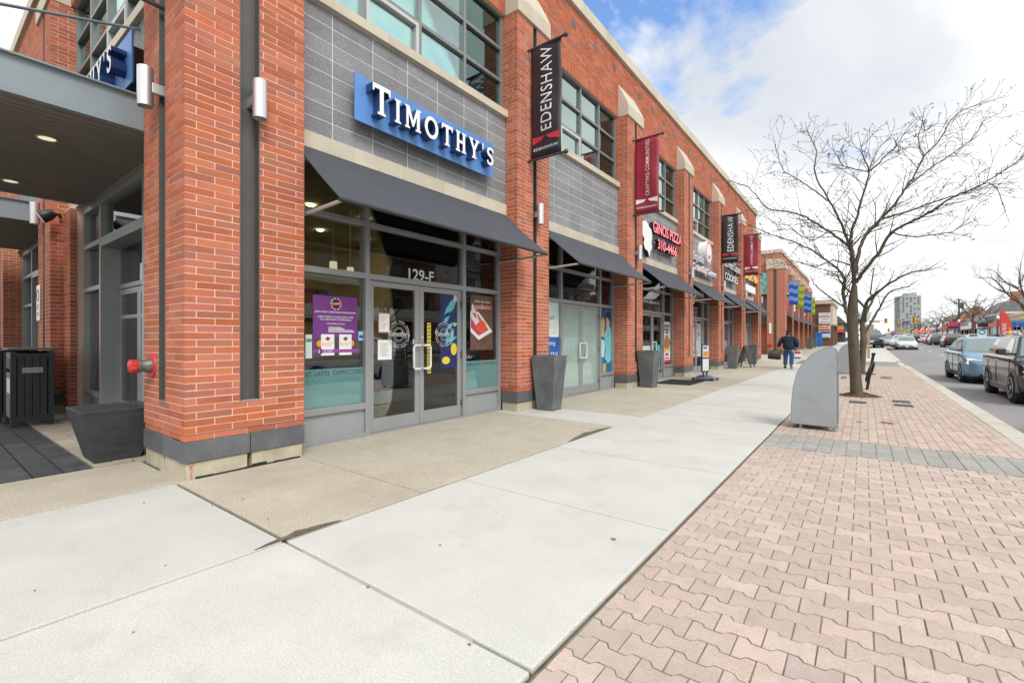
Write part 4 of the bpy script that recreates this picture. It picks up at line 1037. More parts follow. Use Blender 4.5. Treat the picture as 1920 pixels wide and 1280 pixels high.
m.lathe([(.09, -.003), (.115, -.003), (.115, 0), (.09, 0), (.09, -.003)], (p.x, 1.549, p.z + .14), 'y', 20, cap=False); put(m, 'print', M_gside, t)
p = on_y(286, 685, 1.57); M_fred = pm('fire_red', (.55, .03, .035), .45, .12, 12, .1); M_fgrey = pm('weathered_brass', (.16, .16, .14), .5, .2, 20, metal=.5)
t = thing('fire_connection', 'red capped fire department hose connection on the corner pier', 'hydrant', p)
put(MB().lathe([(0, 0), (.125, 0), (.125, -.012), (.12, -.018), (0, -.018)], p, 'y', 28), 'wall_plate', M_fred, t, True, 40)
put(MB().lathe([(.0, -.018), (.075, -.018), (.07, -.05), (.058, -.07), (.058, -.105), (.07, -.11), (.07, -.13), (0, -.13)], p, 'y', 22), 'coupling', M_fgrey, t, True, 35)
m = MB(); m.lathe([(.0, -.13), (.062, -.13), (.066, -.15), (.066, -.185), (.05, -.195), (0, -.195)], p, 'y', 22); put(m, 'cap', M_fred, t, True, 35)
for sx_, sz_ in ((-.075, .02), (.075, -.02)): put(MB().lathe([(0, -.15), (.022, -.15), (.022, -.185), (0, -.185)], p + Vector((sx_, 0, sz_)), 'y', 10), 'cap_lug', M_fred, t)
# ------------------------------------------------------------------ posters and decals on the shop glass
def flat(F_o, pts, mi=0, mb=None, dx=0.0):   # polygon given as (s, z) on the street-facing plane offset o
    mb = mb or MB(); mb.add([FR.T(s, F_o + dx, z) for s, z in pts], [list(range(len(pts)))], mi); return mb
def rect(u0, v0, u1, v1, o=-.159):   # pixel box -> (s0, s1, z0, z1) on the glass plane
    a = on_x(u0, v0, -5.22 + o); b = on_x(u0, v1, -5.22 + o); c = on_x(u1, v0, -5.22 + o); return a.y, c.y, b.z, a.z
def fl(col, name, rough=.5, var=.04): return pm(name, col, rough, var, 6)
C_pur = fl((.17, .035, .22), 'poster_purple'); C_pur2 = fl((.30, .06, .36), 'poster_light_purple'); C_white = fl((.78, .78, .77), 'poster_white'); C_dk = fl((.03, .028, .03), 'poster_dark')
C_or = fl((.75, .28, .03), 'poster_orange'); C_red = fl((.62, .04, .06), 'poster_red'); C_brn = fl((.13, .075, .05), 'poster_brown', var=.4); C_navy = fl((.012, .025, .12), 'poster_navy', var=.3); C_tq = fl((.10, .45, .46), 'poster_turquoise', var=.3)
C_blue = fl((.02, .11, .42), 'poster_blue'); C_ltbl = fl((.33, .62, .68), 'poster_light_blue'); C_pale = fl((.58, .72, .68), 'poster_pale_green'); C_yel = fl((.72, .55, .05), 'poster_yellow'); C_skin = fl((.55, .34, .24), 'poster_skin'); C_grn = fl((.06, .28, .12), 'poster_green')
def disc(mb, s, z, r, o, mi=0, n=22, rz=None):
    mb.add([FR.T(s + r * math.cos(2 * math.pi * k / n), o, z + (rz or r) * math.sin(2 * math.pi * k / n)) for k in range(n)], [list(range(n))], mi)
def ringd(mb, s, z, r0, r1, o, mi=0, n=28, arcs=None):
    for k in range(n):
        if arcs and (k % arcs == 0): continue
        a0, a1 = 2 * math.pi * k / n, 2 * math.pi * (k + 1) / n
        mb.quad(FR.T(s + r0 * math.cos(a0), o, z + r0 * math.sin(a0)), FR.T(s + r1 * math.cos(a0), o, z + r1 * math.sin(a0)), FR.T(s + r1 * math.cos(a1), o, z + r1 * math.sin(a1)), FR.T(s + r0 * math.cos(a1), o, z + r0 * math.sin(a1)), mi)
def poster(label, r, base, o=-.159, nm='poster'):
    s0, s1, z0, z1 = r
    t = thing(nm, label, 'poster', FR.T(s0, o, z0))
    put(FR.box(MB(), s0, s1, o - .003, o, z0, z1), 'sheet', base, t); return t
def txt(t, body, s, z, h, mat, o, w=None, align='l', bold=0, nm='lettering', max_w=None):
    m = MB(); add_text(m, body, FR.T(s, o, z), XR, XU, w=w, h=h, bold=bold, align=align, max_w=max_w); return put(m, nm, mat, t)
O = -.159
r = rect(586.5, 552, 670, 667); s0, s1, z0, z1 = r; W, H = s1 - s0, z1 - z0; cs = (s0 + s1) / 2
t = poster('purple rewards poster in the left window of the coffee shop', r, C_pur)
m = MB(); disc(m, cs, z1 - .13 * H, .085 * H, O + .0015); put(m, 'badge', C_dk, t)
m = MB(); ringd(m, cs, z1 - .13 * H, .086 * H, .10 * H, O + .0015, arcs=3); put(m, 'badge_ring', C_white, t)
m = MB(); flat(O + .0025, [(cs - .13 * W, z1 - .175 * H), (cs + .13 * W, z1 - .125 * H), (cs + .13 * W, z1 - .085 * H), (cs - .13 * W, z1 - .13 * H)], 0, m); put(m, 'badge_band', C_red, t)
txt(t, 'Timothy\'s', cs, z1 - .15 * H, .05 * H, C_white, O + .0035, w=.24 * W, align='c')
for bdy, zz, hh, ww in (('JOIN OUR 2 REWARDS PROGRAMS', .295, .04, .92), ('& EARN TOKENS TOWARDS A FREE COFFEE', .365, .028, .80), ('OR A FREE POUND OF COFFEE BEANS', .41, .028, .70), ('FOR MORE DETAILS:', .48, .026, .40)):
    txt(t, bdy, cs, z1 - zz * H, hh * H, C_white, O + .0015, w=ww * W, align='c', bold=.012)
m = MB()
for k, ww in enumerate((.30, .36, .56, .60)): flat(O + .0015, [(s0 + .33 * W, z1 - (.535 + .024 * k) * H), (s0 + (.33 + ww) * W, z1 - (.535 + .024 * k) * H), (s0 + (.33 + ww) * W, z1 - (.522 + .024 * k) * H), (s0 + .33 * W, z1 - (.522 + .024 * k) * H)], 0, m)
put(m, 'fine_print', C_white, t)
m = MB(); flat(O + .001, [(s0 + .04 * W, z0), (s1 - .04 * W, z0), (s1 - .04 * W, z0 + .29 * H), (s0 + .04 * W, z0 + .29 * H)], 0, m); put(m, 'dark_panel', fl((.07, .055, .06), 'poster_umber'), t)
m = MB(); disc(m, s0 + .14 * W, z0 + .20 * H, .055 * H, O + .0015); disc(m, s1 - .14 * W, z0 + .20 * H, .055 * H, O + .0015); put(m, 'orange_star_disc', C_or, t)
m = MB()
for sa in (.17, .57): flat(O + .0025, [(s0 + sa * W, z0), (s0 + (sa + .29) * W, z0), (s0 + (sa + .29) * W, z0 + .355 * H), (s0 + sa * W, z0 + .355 * H)], 0, m)
put(m, 'token_card', C_white, t)
m = MB()
for sa in (.17, .57):
    for k in range(9): ringd(m, s0 + (sa + .04 + .052 * (k % 5)) * W, z0 + (.205 - .033 * (k // 5)) * H, .009 * H, .015 * H, O + .0035, n=10)
put(m, 'token_ring', C_or, t)
m = MB()
for sa in (.17, .57): disc(m, s0 + (sa + .145) * W, z0 + .28 * H, .032 * H, O + .0035)
put(m, 'card_badge', C_dk, t)
m = MB()
for sa in (.17, .57): flat(O + .0042, [(s0 + (sa + .085) * W, z0 + .268 * H), (s0 + (sa + .205) * W, z0 + .279 * H), (s0 + (sa + .205) * W, z0 + .296 * H), (s0 + (sa + .085) * W, z0 + .283 * H)], 0, m)
put(m, 'card_badge_band', C_red, t)
m = MB(); flat(O + .0045, [(s0, z0 + .045 * H), (s1, z0 + .045 * H), (s1, z0 + .10 * H), (s0, z0 + .10 * H)], 0, m); put(m, 'band', C_pur2, t)
m = MB(); flat(O + .006, [(s0 + .08 * W, z0 + .03 * H), (s0 + .19 * W, z0 + .03 * H), (s0 + .19 * W, z0 + .115 * H), (s0 + .08 * W, z0 + .115 * H)], 0, m); put(m, 'number_box', C_pur, t)
txt(t, '1', s0 + .115 * W, z0 + .04 * H, .065 * H, C_white, O + .007, bold=.03); txt(t, 'LS ONE', s0 + .23 * W, z0 + .058 * H, .032 * H, C_white, O + .007)
for lb, rr, base, strip_c in (('pale notice with green header beside the pier in the coffee shop window', rect(573, 627, 585, 672), C_pale, C_grn), ('small light blue sticker right of the purple poster', rect(672, 621, 687, 638), C_ltbl, C_blue)):
    t = poster(lb, rr, base, nm='notice'); m = MB(); flat(O + .0015, [(rr[0] + .01, rr[3] - .09 * 1), (rr[1] - .005, rr[3] - .09), (rr[1] - .005, rr[3] - .05), (rr[0] + .01, rr[3] - .05)], 0, m); put(m, 'header', strip_c, t)
t = thing('window_lettering', 'dark coffee menu words along the teal window band left of the doors', 'lettering', FR.T(2.73, -.16, .86)); txt(t, 'ESPRESSO  LATTE  CAPPUCCINO', 2.73, .845, .058, C_dk, -.1615, w=1.05)
t = thing('window_lettering', 'dark coffee menu words along the teal window band right of the doors', 'lettering', FR.T(5.75, -.16, .86)); txt(t, 'ESPRESSO  LATTE  CAPPUCCINO', 5.76, .845, .05, C_dk, -.1615, w=.82)
p = on_x(765, 524, -5.395); q = on_x(812, 524, -5.395)
t = thing('street_number', 'white 129-F street number on the glass above the coffee shop doors', 'lettering', FR.T(p.y, -.16, p.z)); txt(t, '129-F', p.y, p.z - .0, .17, C_white, -.161, w=q.y - p.y, bold=.015)
# door decals and notices
OD = -.1628
for u, lb in ((748, 'white round Timothy\'s decal on the left coffee shop door'), (833, 'white round Timothy\'s decal on the right coffee shop door')):
    c = on_x(u, 627, -5.22 + OD); t = thing('door_decal', lb, 'decal', c)
    m = MB(); ringd(m, c.y, c.z, .185, .195, OD, n=32, arcs=4); ringd(m, c.y, c.z, .155, .16, OD, n=32)
    for k in range(13):
        a = math.pi * k / 12; flat(OD, [(c.y + .075 * math.cos(a - .05), c.z + .075 * math.sin(a - .05)), (c.y + .13 * math.cos(a), c.z + .13 * math.sin(a)), (c.y + .075 * math.cos(a + .05), c.z + .075 * math.sin(a + .05))], 0, m)
    for k in range(9):
        a = math.pi + .5 + (math.pi - 1.0) * k / 8; flat(OD, [(c.y + .075 * math.cos(a - .05), c.z + .075 * math.sin(a - .05)), (c.y + .125 * math.cos(a), c.z + .125 * math.sin(a)), (c.y + .075 * math.cos(a + .05), c.z + .075 * math.sin(a + .05))], 0, m)
    put(m, 'sunburst', M_grey_r if False else fl((.55, .56, .55), 'decal_grey'), t); txt(t, "Timothy's", c.y, c.z - .055, .11, fl((.55, .56, .55), 'decal_grey'), OD + .001, w=.40, align='c', bold=.01)
def paper(lb, rr, base=None, lines=6, border=None, o=-.1628):
    t = poster(lb, rr, border or base or C_white, o, nm='notice'); s0, s1, z0, z1 = rr
    if border: put(FR.box(MB(), s0 + .015, s1 - .015, o + .0005, o + .0015, z0 + .015, z1 - .015), 'page', C_white, t)
    m = MB()
    for k in range(lines): zz = z1 - (z1 - z0) * (.2 + .7 * k / lines); flat(o + .0025, [(s0 + .04, zz), (s1 - .05 - .02 * (k % 3), zz), (s1 - .05 - .02 * (k % 3), zz + .006), (s0 + .04, zz + .006)], 0, m)
    put(m, 'text_lines', fl((.25, .25, .28), 'print_grey'), t); return t
paper('paper notice with pink border high on the left coffee shop door', rect(709.5, 586, 731, 623.5, OD), border=fl((.55, .25, .27), 'pink_border'))
paper('white opening hours sheet low on the left coffee shop door', rect(708.5, 637, 734.5, 674.5, OD), lines=7)
paper('small pale blue card on the left coffee shop door', rect(774, 636, 784, 645, OD), base=C_ltbl, lines=2)
r = rect(826, 551, 861, 690, -.1642); t = poster('dark blue poster with turquoise leaves in the right coffee shop door', r, C_navy, -.1642)
s0, s1, z0, z1 = r; m = MB(); random.seed(3)
for k in range(16):
    cs_, cz_ = random.uniform(s0 + .06, s1 - .08), random.uniform(z0 + .35 * (z1 - z0), z1 - .1); an = random.uniform(.3, 1.4); L = random.uniform(.05, .14); w = L * .35
    pts = [(cs_ + math.cos(an) * L, cz_ + math.sin(an) * L), (cs_ - math.sin(an) * w, cz_ + math.cos(an) * w), (cs_ - math.cos(an) * L, cz_ - math.sin(an) * L), (cs_ + math.sin(an) * w, cz_ - math.cos(an) * w)]
    pts = [(max(s0, min(s1, x)), zz) for x, zz in pts]; flat(-.1640 + k * .00003, pts, 0, m)
put(m, 'leaf_print', C_tq, t); m = MB(); disc(m, s0 + .3, z0 + .30, .07, -.1632, rz=.1); disc(m, s0 + .12, z0 + .12, .09, -.1632, rz=.06); put(m, 'yellow_fruit', C_yel, t)
r = rect(801, 605, 808, 700, -.1635); t = poster('narrow yellow strip beside the right coffee shop door handle', r, C_yel, -.1635, 'notice')
m = MB()
for k in range(14): flat(-.162, [(r[0] + .005, r[2] + .02 + k * .055), (r[1] - .005, r[2] + .035 + k * .055), (r[1] - .005, r[2] + .055 + k * .055), (r[0] + .01, r[2] + .045 + k * .055)], 0, m)
put(m, 'pattern', fl((.10, .16, .05), 'strip_green'), t)
r = rect(850, 601, 861, 616, OD); t = poster('black square SPC sticker on the right coffee shop door', r, C_dk, OD, 'notice'); txt(t, 'SPC', (r[0] + r[1]) / 2, r[2] + .04, .06, C_white, OD + .002, align='c', bold=.02)
r = rect(851, 554, 860, 565, OD); t = poster('small white no smoking sticker at the top of the right door', r, C_white, OD, 'notice'); m = MB(); ringd(m, (r[0] + r[1]) / 2, (r[2] + r[3]) / 2, .032, .042, OD + .002, n=18); put(m, 'red_ring', C_red, t)
random.seed(11)
r = rect(882, 552, 924, 656); s0, s1, z0, z1 = r; W, H = s1 - s0, z1 - z0
t = poster('gelato poster with red scoop on a white dish right of the doors', r, C_brn)
P_ = lambda a, b: (s0 + a * W, z1 - b * H)
m = MB(); flat(O + .0015, [P_(0, .3), P_(.35, .30), P_(.98, .66), P_(.35, .82), P_(0, .67)], 0, m); put(m, 'dish', fl((.74, .76, .70), 'dish_white'), t)
m = MB(); flat(O + .0025, [P_(.02, .40), P_(.3, .34), P_(.8, .63), P_(.35, .74), P_(.02, .6)], 0, m); put(m, 'berry_sauce', fl((.60, .05, .12), 'berry', var=.3), t)
m = MB(); disc(m, s0 + .46 * W, z1 - .57 * H, .22 * W, O + .0035, rz=.115 * H); put(m, 'scoop', fl((.75, .10, .05), 'scoop_red', var=.25), t)
m = MB(); flat(O + .0045, [P_(.05, .18), P_(.1, .16), P_(.38, .48), P_(.22, .55), P_(.02, .42)], 0, m); put(m, 'spoon', fl((.70, .72, .66), 'spoon_white'), t)
m = MB(); flat(O + .0055, [P_(.06, .33), P_(.2, .33), P_(.27, .42), P_(.2, .41)], 0, m); put(m, 'spoon_bowl', fl((.60, .05, .12), 'berry', var=.3), t)
txt(t, 'Now Scooping', s0 + .18 * W, z1 - .14 * H, .05 * H, C_white, O + .0065, w=.70 * W, bold=.02); txt(t, 'gelato', s0 + .15 * W, z1 - .275 * H, .115 * H, C_white, O + .0065, w=.78 * W, bold=.05); txt(t, 'gelato', s0 + .16 * W, z1 - .27 * H, .105 * H, C_red, O + .0075, w=.76 * W, bold=.012)
# closed shop posters
a, b = BAYS[1]
r = (a + .075, a + 1.075, .452, 2.112); s0, s1, z0, z1 = r
t = poster('white and blue leasing poster in the left window of the closed shop', r, C_pale)
put(FR.box(MB(), s0, s1, O + .0005, O + .0015, z0, z0 + .92), 'blue_field', C_blue, t)
for bdy, zz, hh, mt, ww in (('Bentall', 1.70, .12, fl((.10, .16, .17), 'poster_slate'), .42), ('Kenne', 1.54, .12, fl((.10, .16, .17), 'poster_slate'), .40), ('Leasing', 1.15, .12, C_white, .48), ('681.2715', .90, .12, C_white, .60)): txt(t, bdy, s0 + .36, zz, hh, mt, O + .003, w=ww)
paper('white paper taped over the leasing poster', (s0 + .62, s1 - .03, 1.35, 1.72), o=-.1535, lines=5)
r = (BAYS[1][0] + 3.06, b - .078, .452, 2.112); s0, s1, z0, z1 = r; W, H = s1 - s0, z1 - z0
t = poster('tall poster of two shoppers in light shirts right of the frosted doors', r, fl((.03, .07, .13), 'poster_night', var=.4))
P_ = lambda a_, b_: (s0 + a_ * W, z0 + b_ * H)
def poly(nm, mat, pts, k): m = MB(); flat(O + .0012 * k, [P_(*q) for q in pts], 0, m); put(m, nm, mat, t)
poly('blue_backdrop', fl((.02, .12, .45), 'poster_cobalt'), [(.45, .55), (.85, .55), (.85, .98), (.55, .98)], 1)
poly('man_jeans', fl((.02, .14, .28), 'poster_denim'), [(.5, 0), (1, 0), (1, .2), (.45, .2)], 2); poly('man_shirt', fl((.16, .52, .55), 'poster_aqua_shirt', var=.15), [(.42, .22), (.7, .13), (1, .17), (1, .66), (.85, .72), (.62, .70), (.42, .60), (.40, .45), (.52, .36)], 3)
poly('man_neck', C_skin, [(.6, .64), (.84, .72), (.86, .84), (.58, .86), (.54, .78)], 4); poly('man_hair', C_dk, [(.55, .86), (.72, .84), (.86, .79), (.9, .9), (.78, .96), (.6, .94)], 5)
poly('woman_jeans', fl((.03, .2, .35), 'poster_denim2'), [(0, 0), (.35, 0), (.36, .22), (0, .22)], 6); poly('woman_top', fl((.42, .70, .70), 'poster_mint'), [(0, .24), (.36, .23), (.42, .40), (.34, .5), (.05, .52), (0, .5)], 7)
poly('woman_hair', fl((.50, .40, .10), 'poster_blond', var=.2), [(.08, .56), (.36, .54), (.42, .78), (.3, .86), (.12, .8)], 8); poly('woman_face', C_skin, [(.1, .62), (.3, .6), (.32, .74), (.16, .78)], 9); poly('paper_bag', fl((.42, .40, .08), 'poster_olive'), [(.22, 0), (.5, 0), (.52, .14), (.24, .13)], 10)
# pizza, travel, cupcake, burger windows
def bay_poster(i, lb, ss, zz, base, bands, nm='poster'):
    a, b = BAYS[i]; r = (a + ss[0], a + ss[1], zz[0], zz[1]); t = poster(lb, r, base, nm=nm)
    for k, (f0, f1, g0, g1, mt) in enumerate(bands):
        m = MB(); W, H = r[1] - r[0], r[3] - r[2]; flat(O + .0012 * (k + 1), [(r[0] + f0 * W, r[2] + g0 * H), (r[0] + f1 * W, r[2] + g0 * H), (r[0] + f1 * W, r[2] + g1 * H), (r[0] + f0 * W, r[2] + g1 * H)], 0, m); put(m, 'print', mt, t)
    return t
pz = fl((.45, .17, .05), 'pizza_print', var=.5)
t = bay_poster(2, 'tall pizza menu poster right of the pizza shop doors', (2.92, 3.62), (.5, 1.9), C_pale, [(.12, .88, .86, .93, C_grn), (.15, .8, .78, .84, C_red), (.3, .7, .72, .76, C_dk), (.35, .65, .55, .68, C_red), (.05, .95, 0, .36, C_white), (.1, .9, .28, .36, C_yel), (.3, .7, .17, .24, C_red), (.2, .8, .1, .13, C_red), (.05, .95, 0, .07, C_red)])
m = MB(); disc(m, BAYS[2][0] + 3.27, 1.18, .30, O + .014, rz=.2); put(m, 'pizza_picture', pz, t)
bay_poster(2, 'turquoise drinks poster low in the right pizza shop door', (1.98, 2.62), (.30, 1.12), fl((.03, .38, .45), 'drinks_teal', var=.4), [(.1, .6, .1, .4, C_ltbl), (.55, .9, .02, .2, C_white), (.1, .4, .75, .92, C_dk)])
bay_poster(2, 'pale offer poster low in the left pizza shop door', (1.06, 1.72), (.24, 1.10), C_pale, [(.2, .5, .78, .84, C_blue), (.35, .8, .66, .76, C_red), (.2, .7, .2, .45, pz)])
bay_poster(2, 'white menu sheets in the left window of the pizza shop', (.12, .8), (1.1, 2.0), C_white, [(.1, .9, .1, .14, C_red), (.1, .9, .5, .9, C_dk)], 'notice')
for i, lb in ((3, 'travel agency'), (4, 'cupcake shop'), (5, 'burger shop')):
    for k, (sa, sb) in enumerate(((1.06, 1.72), (1.98, 2.62))):
        rr = []
        for j in range(9):
            f0 = random.uniform(.02, .6); g0 = j * .105 + random.uniform(0, .03); rr.append((f0, min(.98, f0 + random.uniform(.15, .38)), g0, g0 + random.uniform(.03, .085), random.choice([C_white, C_pale, C_red, C_blue, C_dk, C_or, C_ltbl])))
        bay_poster(i, ('photo print posters on the left' if k == 0 else 'photo print posters on the right') + ' door of the ' + lb, (sa, sb), (.6, 1.95), fl((.42, .42, .41) if i != 4 else (.05, .05, .055), 'collage_base%d' % i), rr)
t = bay_poster(5, 'tall white bottle poster in the left window of the burger shop', (.2, .8), (.6, 2.05), C_white, [(.1, .9, .8, .86, C_red), (.3, .75, .25, .45, C_red)])

# interior of the coffee shop as far as it shows through the glass
M_bluein = pm('blue_freezer', (.015, .07, .26), .35, .08, 3); M_menu = pm('menu_board', (.05, .028, .02), .6, .4, 3); M_wood = pm('counter_wood', (.16, .10, .05), .5, .2, 4, stretch=(1, 6, 1))
t = thing('freezer', 'blue ice cream freezer standing behind the coffee shop doors', 'freezer', (-7.3, 4.8, .02)); put(B(-7.7, -6.9, 4.2, 6.0, .1, .86), 'cabinet', M_bluein, t, bevel=.02); put(B(-7.72, -6.88, 4.18, 6.02, .861, .92), 'lid', M_frame, t, bevel=.01); put(B(-7.6, -7.0, 4.3, 5.9, .02, .1), 'plinth', M_black, t)
t = thing('counter', 'brown service counter at the back of the coffee shop', 'counter', (-9, 4, .02)); put(B(-9.6, -8.8, 2.6, 6.6, .02, 1.0), 'front', M_wood, t); put(B(-9.65, -8.74, 2.55, 6.65, 1.001, 1.05), 'top', M_stone, t)
t = thing('menu_board', 'long dark brown menu board on the back wall of the coffee shop', 'menu board', (-10.9, 4, 2)); put(B(-10.98, -10.9, 2.3, 6.6, 1.75, 2.55), 'board', M_menu, t)
for k in range(5): put(B(-10.9, -10.89, 2.45 + k * .85, 3.1 + k * .85, 1.85, 2.45), 'picture', fl((.22, .10, .04), 'menu_print', var=.5), t)
M_shade = pm('pendant_glass', (.60, .64, .58), .4, .05, 5, emit=(1, .86, .6), estr=.5)
for k, (u, v) in enumerate(((625, 430), (657, 400), (792, 395))):
    p = on_x(u, v, -6.6 - .3 * k); t = thing('pendant_lamp', ('pendant lamp on a thin rod nearest the pier in the coffee shop', 'pendant lamp on a thin rod above the purple poster', 'pendant lamp above the coffee shop doors')[k], 'lamp', (p.x, p.y, 3.5), 0, 'pendant lamps in the coffee shop')
    zb = 2.35 if k < 2 else 2.95
    put(MB().tube([(p.x, p.y, 3.5), (p.x, p.y, zb + .15)], .008, 6), 'rod', M_arm, t); put(MB().lathe([(.0, .16), (.055, .16), (.06, 0), (.05, 0), (.0, .0)], (p.x, p.y, zb), 'z', 16), 'shade', M_shade, t, True, 40)
    put(MB().lathe([(.0, 3.47), (.06, 3.47), (.06, 3.499), (0, 3.499)], (p.x, p.y, 0), 'z', 14), 'rose', M_arm, t)
M_fill_disc = pm('interior_fill_light', (.9, .85, .7), .5, 0, 1, emit=(1, .85, .55), estr=40)  # glow for fill discs added to brighten the coffee shop interior
t = thing('fill_light', 'row of small round lights added to brighten the coffee shop', 'light', (-7, 4.6, 3.48))
for k in range(8): put(MB().lathe([(0, 3.482), (.055, 3.482), (.055, 3.495), (0, 3.495)], (-7.2 - 1.5 * (k // 4), 3.0 + 1.05 * (k % 4), 0), 'z', 12), 'downlight', M_fill_disc, t)  # added fill discs, no fittings of the shop
for i, (a, b) in list(enumerate(BAYS))[2:]:          # glowing panels added under the ceilings to brighten the shop interiors
    M_fill_panel = pm('shop_fill_light', (.9, .85, .7), .5, 0, 1, emit=(1, .84, .58), estr=3)
    t = thing('fill_light', 'warm light panels added to brighten the inside of the ' + ('coffee shop', 'closed shop', 'pizza shop', 'travel agency', 'cupcake shop', 'burger shop')[i], 'light', (-7, (a + b) / 2, 3.45))
    for k in range(2): put(B(-9.0 - .9 * k * 0, -8.0 - .9 * k * 0, a + .6 + 1.5 * k, a + 1.1 + 1.5 * k, 3.44, 3.47), 'panel', M_fill_panel, t); put(B(-9.05, -7.95, a + .55 + 1.5 * k, a + 1.15 + 1.5 * k, 3.471, 3.495), 'housing', M_frame, t)
for i, (a, b) in enumerate(BAYS[:4]):      # office strip lights upstairs, lit as the photo shows
    M_strip = pm('strip_light', (.9, .9, .85), .5, 0, 1, emit=(1, .97, .88), estr=5)
    t = thing('strip_light', 'lit office strip light behind the upper windows over ' + ('the coffee shop', 'the closed shop', 'the pizza shop', 'the travel agency')[i], 'light', (-6.5, (a + b) / 2, 8.1))
    for k in (0, 1): put(B(-7.4, -6.2, a + .8 + k * 1.6, a + .95 + k * 1.6, 8.1, 8.14), 'tube', M_strip, t); put(B(-7.45, -6.15, a + .75 + k * 1.6, a + 1.0 + k * 1.6, 8.141, 8.19), 'housing', M_frame, t)

# ------------------------------------------------------------------ planters
M_plant = pm('slate_grey_fibre_planter', (.115, .128, .135), .75, .30, 3.0, .25, 60, stain=.55, stain_scale=2.2, stain_col=(.20, .215, .22), obj_rand=.08)
M_moss = pm('moss_stain', (.13, .10, .03), .95, .4, 20)
def frustum_shell(mb, cb, ct, zb, zt, hb, ht, wall=.035, hb2=None, ht2=None):
    hb2 = hb2 or hb; ht2 = ht2 or ht
    def ring(h, h2, z): return [(-h, -h2, z), (h, -h2, z), (h, h2, z), (-h, h2, z)]
    o1, o2, i1, i2 = ring(hb, hb2, zb), ring(ht, ht2, zt), ring(ht - wall, ht2 - wall, zt), ring(ht - wall * 1.4, ht2 - wall * 1.4, zt - .10)
    n = 4; vs = o1 + o2 + i1 + i2
    fs = [(0, 3, 2, 1)] + [(k, (k + 1) % n, n + (k + 1) % n, n + k) for k in range(n)] + [(n + k, n + (k + 1) % n, 2 * n + (k + 1) % n, 2 * n + k) for k in range(n)] + [(2 * n + k, 2 * n + (k + 1) % n, 3 * n + (k + 1) % n, 3 * n + k) for k in range(n)]
    mb.add(vs, fs); return mb
def tall_planter(loc, label, grp='tall grey planters along the shop fronts', h=1.0, rz=0):
    t = thing('planter', label, 'planter', loc, rz, grp)
    put(frustum_shell(MB(), 0, 0, .0, h, .165, .25), 'pot', M_plant, t, world=False, bevel=.006)
    put(B(-.205, .205, -.205, .205, h - .13, h - .09), 'soil', M_soil, t, world=False); put(B(-.17, .17, -.17, .17, .0, .012), 'foot', M_moss, t, world=False)
    return t
tall_planter((-4.67, 7.30, .0), 'tall empty grey planter beside the leasing poster, nearest of the tall ones', rz=.06)
tall_planter((-4.67, 12.33, .0), 'tall empty grey planter left of the pizza shop doors', rz=-.04)
tall_planter((-4.67, 22.45, .0), 'tall grey planter next to the black A-frame board', rz=.03)
tall_planter((-4.67, 27.1, .02), 'tall grey planter left of the burger shop front')
# low square planter by the side entrance
t = thing('low_planter', 'wide low charcoal planter with dry soil at the side entrance', 'planter', (-6.63, 1.42, 0), 0.0)
M_lowp = pm('charcoal_planter', (.040, .045, .047), .7, .25, 4, .4, 40, stain=.35, stain_scale=3, stain_col=(.085, .09, .09), stretch=(1, 1, 4))
put(frustum_shell(MB(), 0, 0, .0, .56, .225, .37, .05, .20, .33), 'pot', M_lowp, t, world=False, bevel=.012)
put(B(-.31, .31, -.27, .27, .43, .475), 'soil', M_soil, t, world=False)
mb = MB()
for k in range(160): a_, r_ = random.uniform(0, 6.28), random.uniform(0, .27); x, yv = r_ * math.cos(a_), .9 * r_ * math.sin(a_); mb.tube([(x, yv, .475), (x + random.uniform(-.02, .02), yv + random.uniform(-.02, .02), .475 + random.uniform(.005, .022))], random.uniform(.004, .012), 4)
put(mb, 'soil_crumbs', M_soil, t, world=False, kind='stuff')
# litter bins by the side pier
M_bin = pm('charcoal_bin', (.022, .027, .03), .5, .12, 5, obj_rand=.05); M_bin2 = pm('grey_bin_front', (.16, .16, .155), .5, .1, 5)
def litter_bin(loc, label, w=.46, d=.62, h=1.12):
    t = thing('litter_bin', label, 'litter bin', loc, 0, 'plank sided litter bins')
    P = lambda nm, m_, *bx, **k: put(B(*bx), nm, m_, t, world=False, **k)
    for x in (-d, -.06):
        for yv in (0, w - .06): P('post', M_bin, x, x + .06, yv, yv + .06, 0, h)
    for k in range(4):
        wk = (w - .14) / 4; P('plank', M_bin, -.035, -.015, .07 + k * wk + .003, .07 + (k + 1) * wk - .003, .1, h - .06, bevel=.003)
    P('top_rail', M_bin, -.055, -.004, .061, w - .061, h - .1, h - .03); P('bottom_rail', M_bin, -.055, -.004, .061, w - .061, .07, .16)
    for nm, za, zb in (('door_panel', .13, .80), ('hopper_panel', .86, h - .02)): P(nm, M_bin2, -d + .065, -.065, .01, .04, za, zb, bevel=.006)
    P('opening', M_black, -d + .14, -.14, .004, .009, .88, 1.02); P('label_sticker', C_white, -d + .2, -.1, .004, .0085, .5, .72)
    P('back_panel', M_bin, -d + .06, -.06, w - .04, w - .01, .1, h); P('far_panel', M_bin, -d + .01, -d + .04, .06, w - .06, .1, h)
    P('lid', M_bin2, -d - .02, .0, -.03, w + .02, h + .02, h + .05, bevel=.01); P('name_plate', M_frame, -.012, -.003, .12, w - .12, .80, .88)
    m = MB(); add_text(m, 'RECYCLE  LITTER', (-.002, .14, .835), XR, XU, w=.18, h=.016); put(m, 'plate_print', M_black, t, world=False); return t
litter_bin((-9.93, .97, 0), 'charcoal plank sided litter bin with a silver plate by the second side pier')
litter_bin((-10.75, .90, 0), 'second litter bin at the left edge of the picture behind the plank sided one')

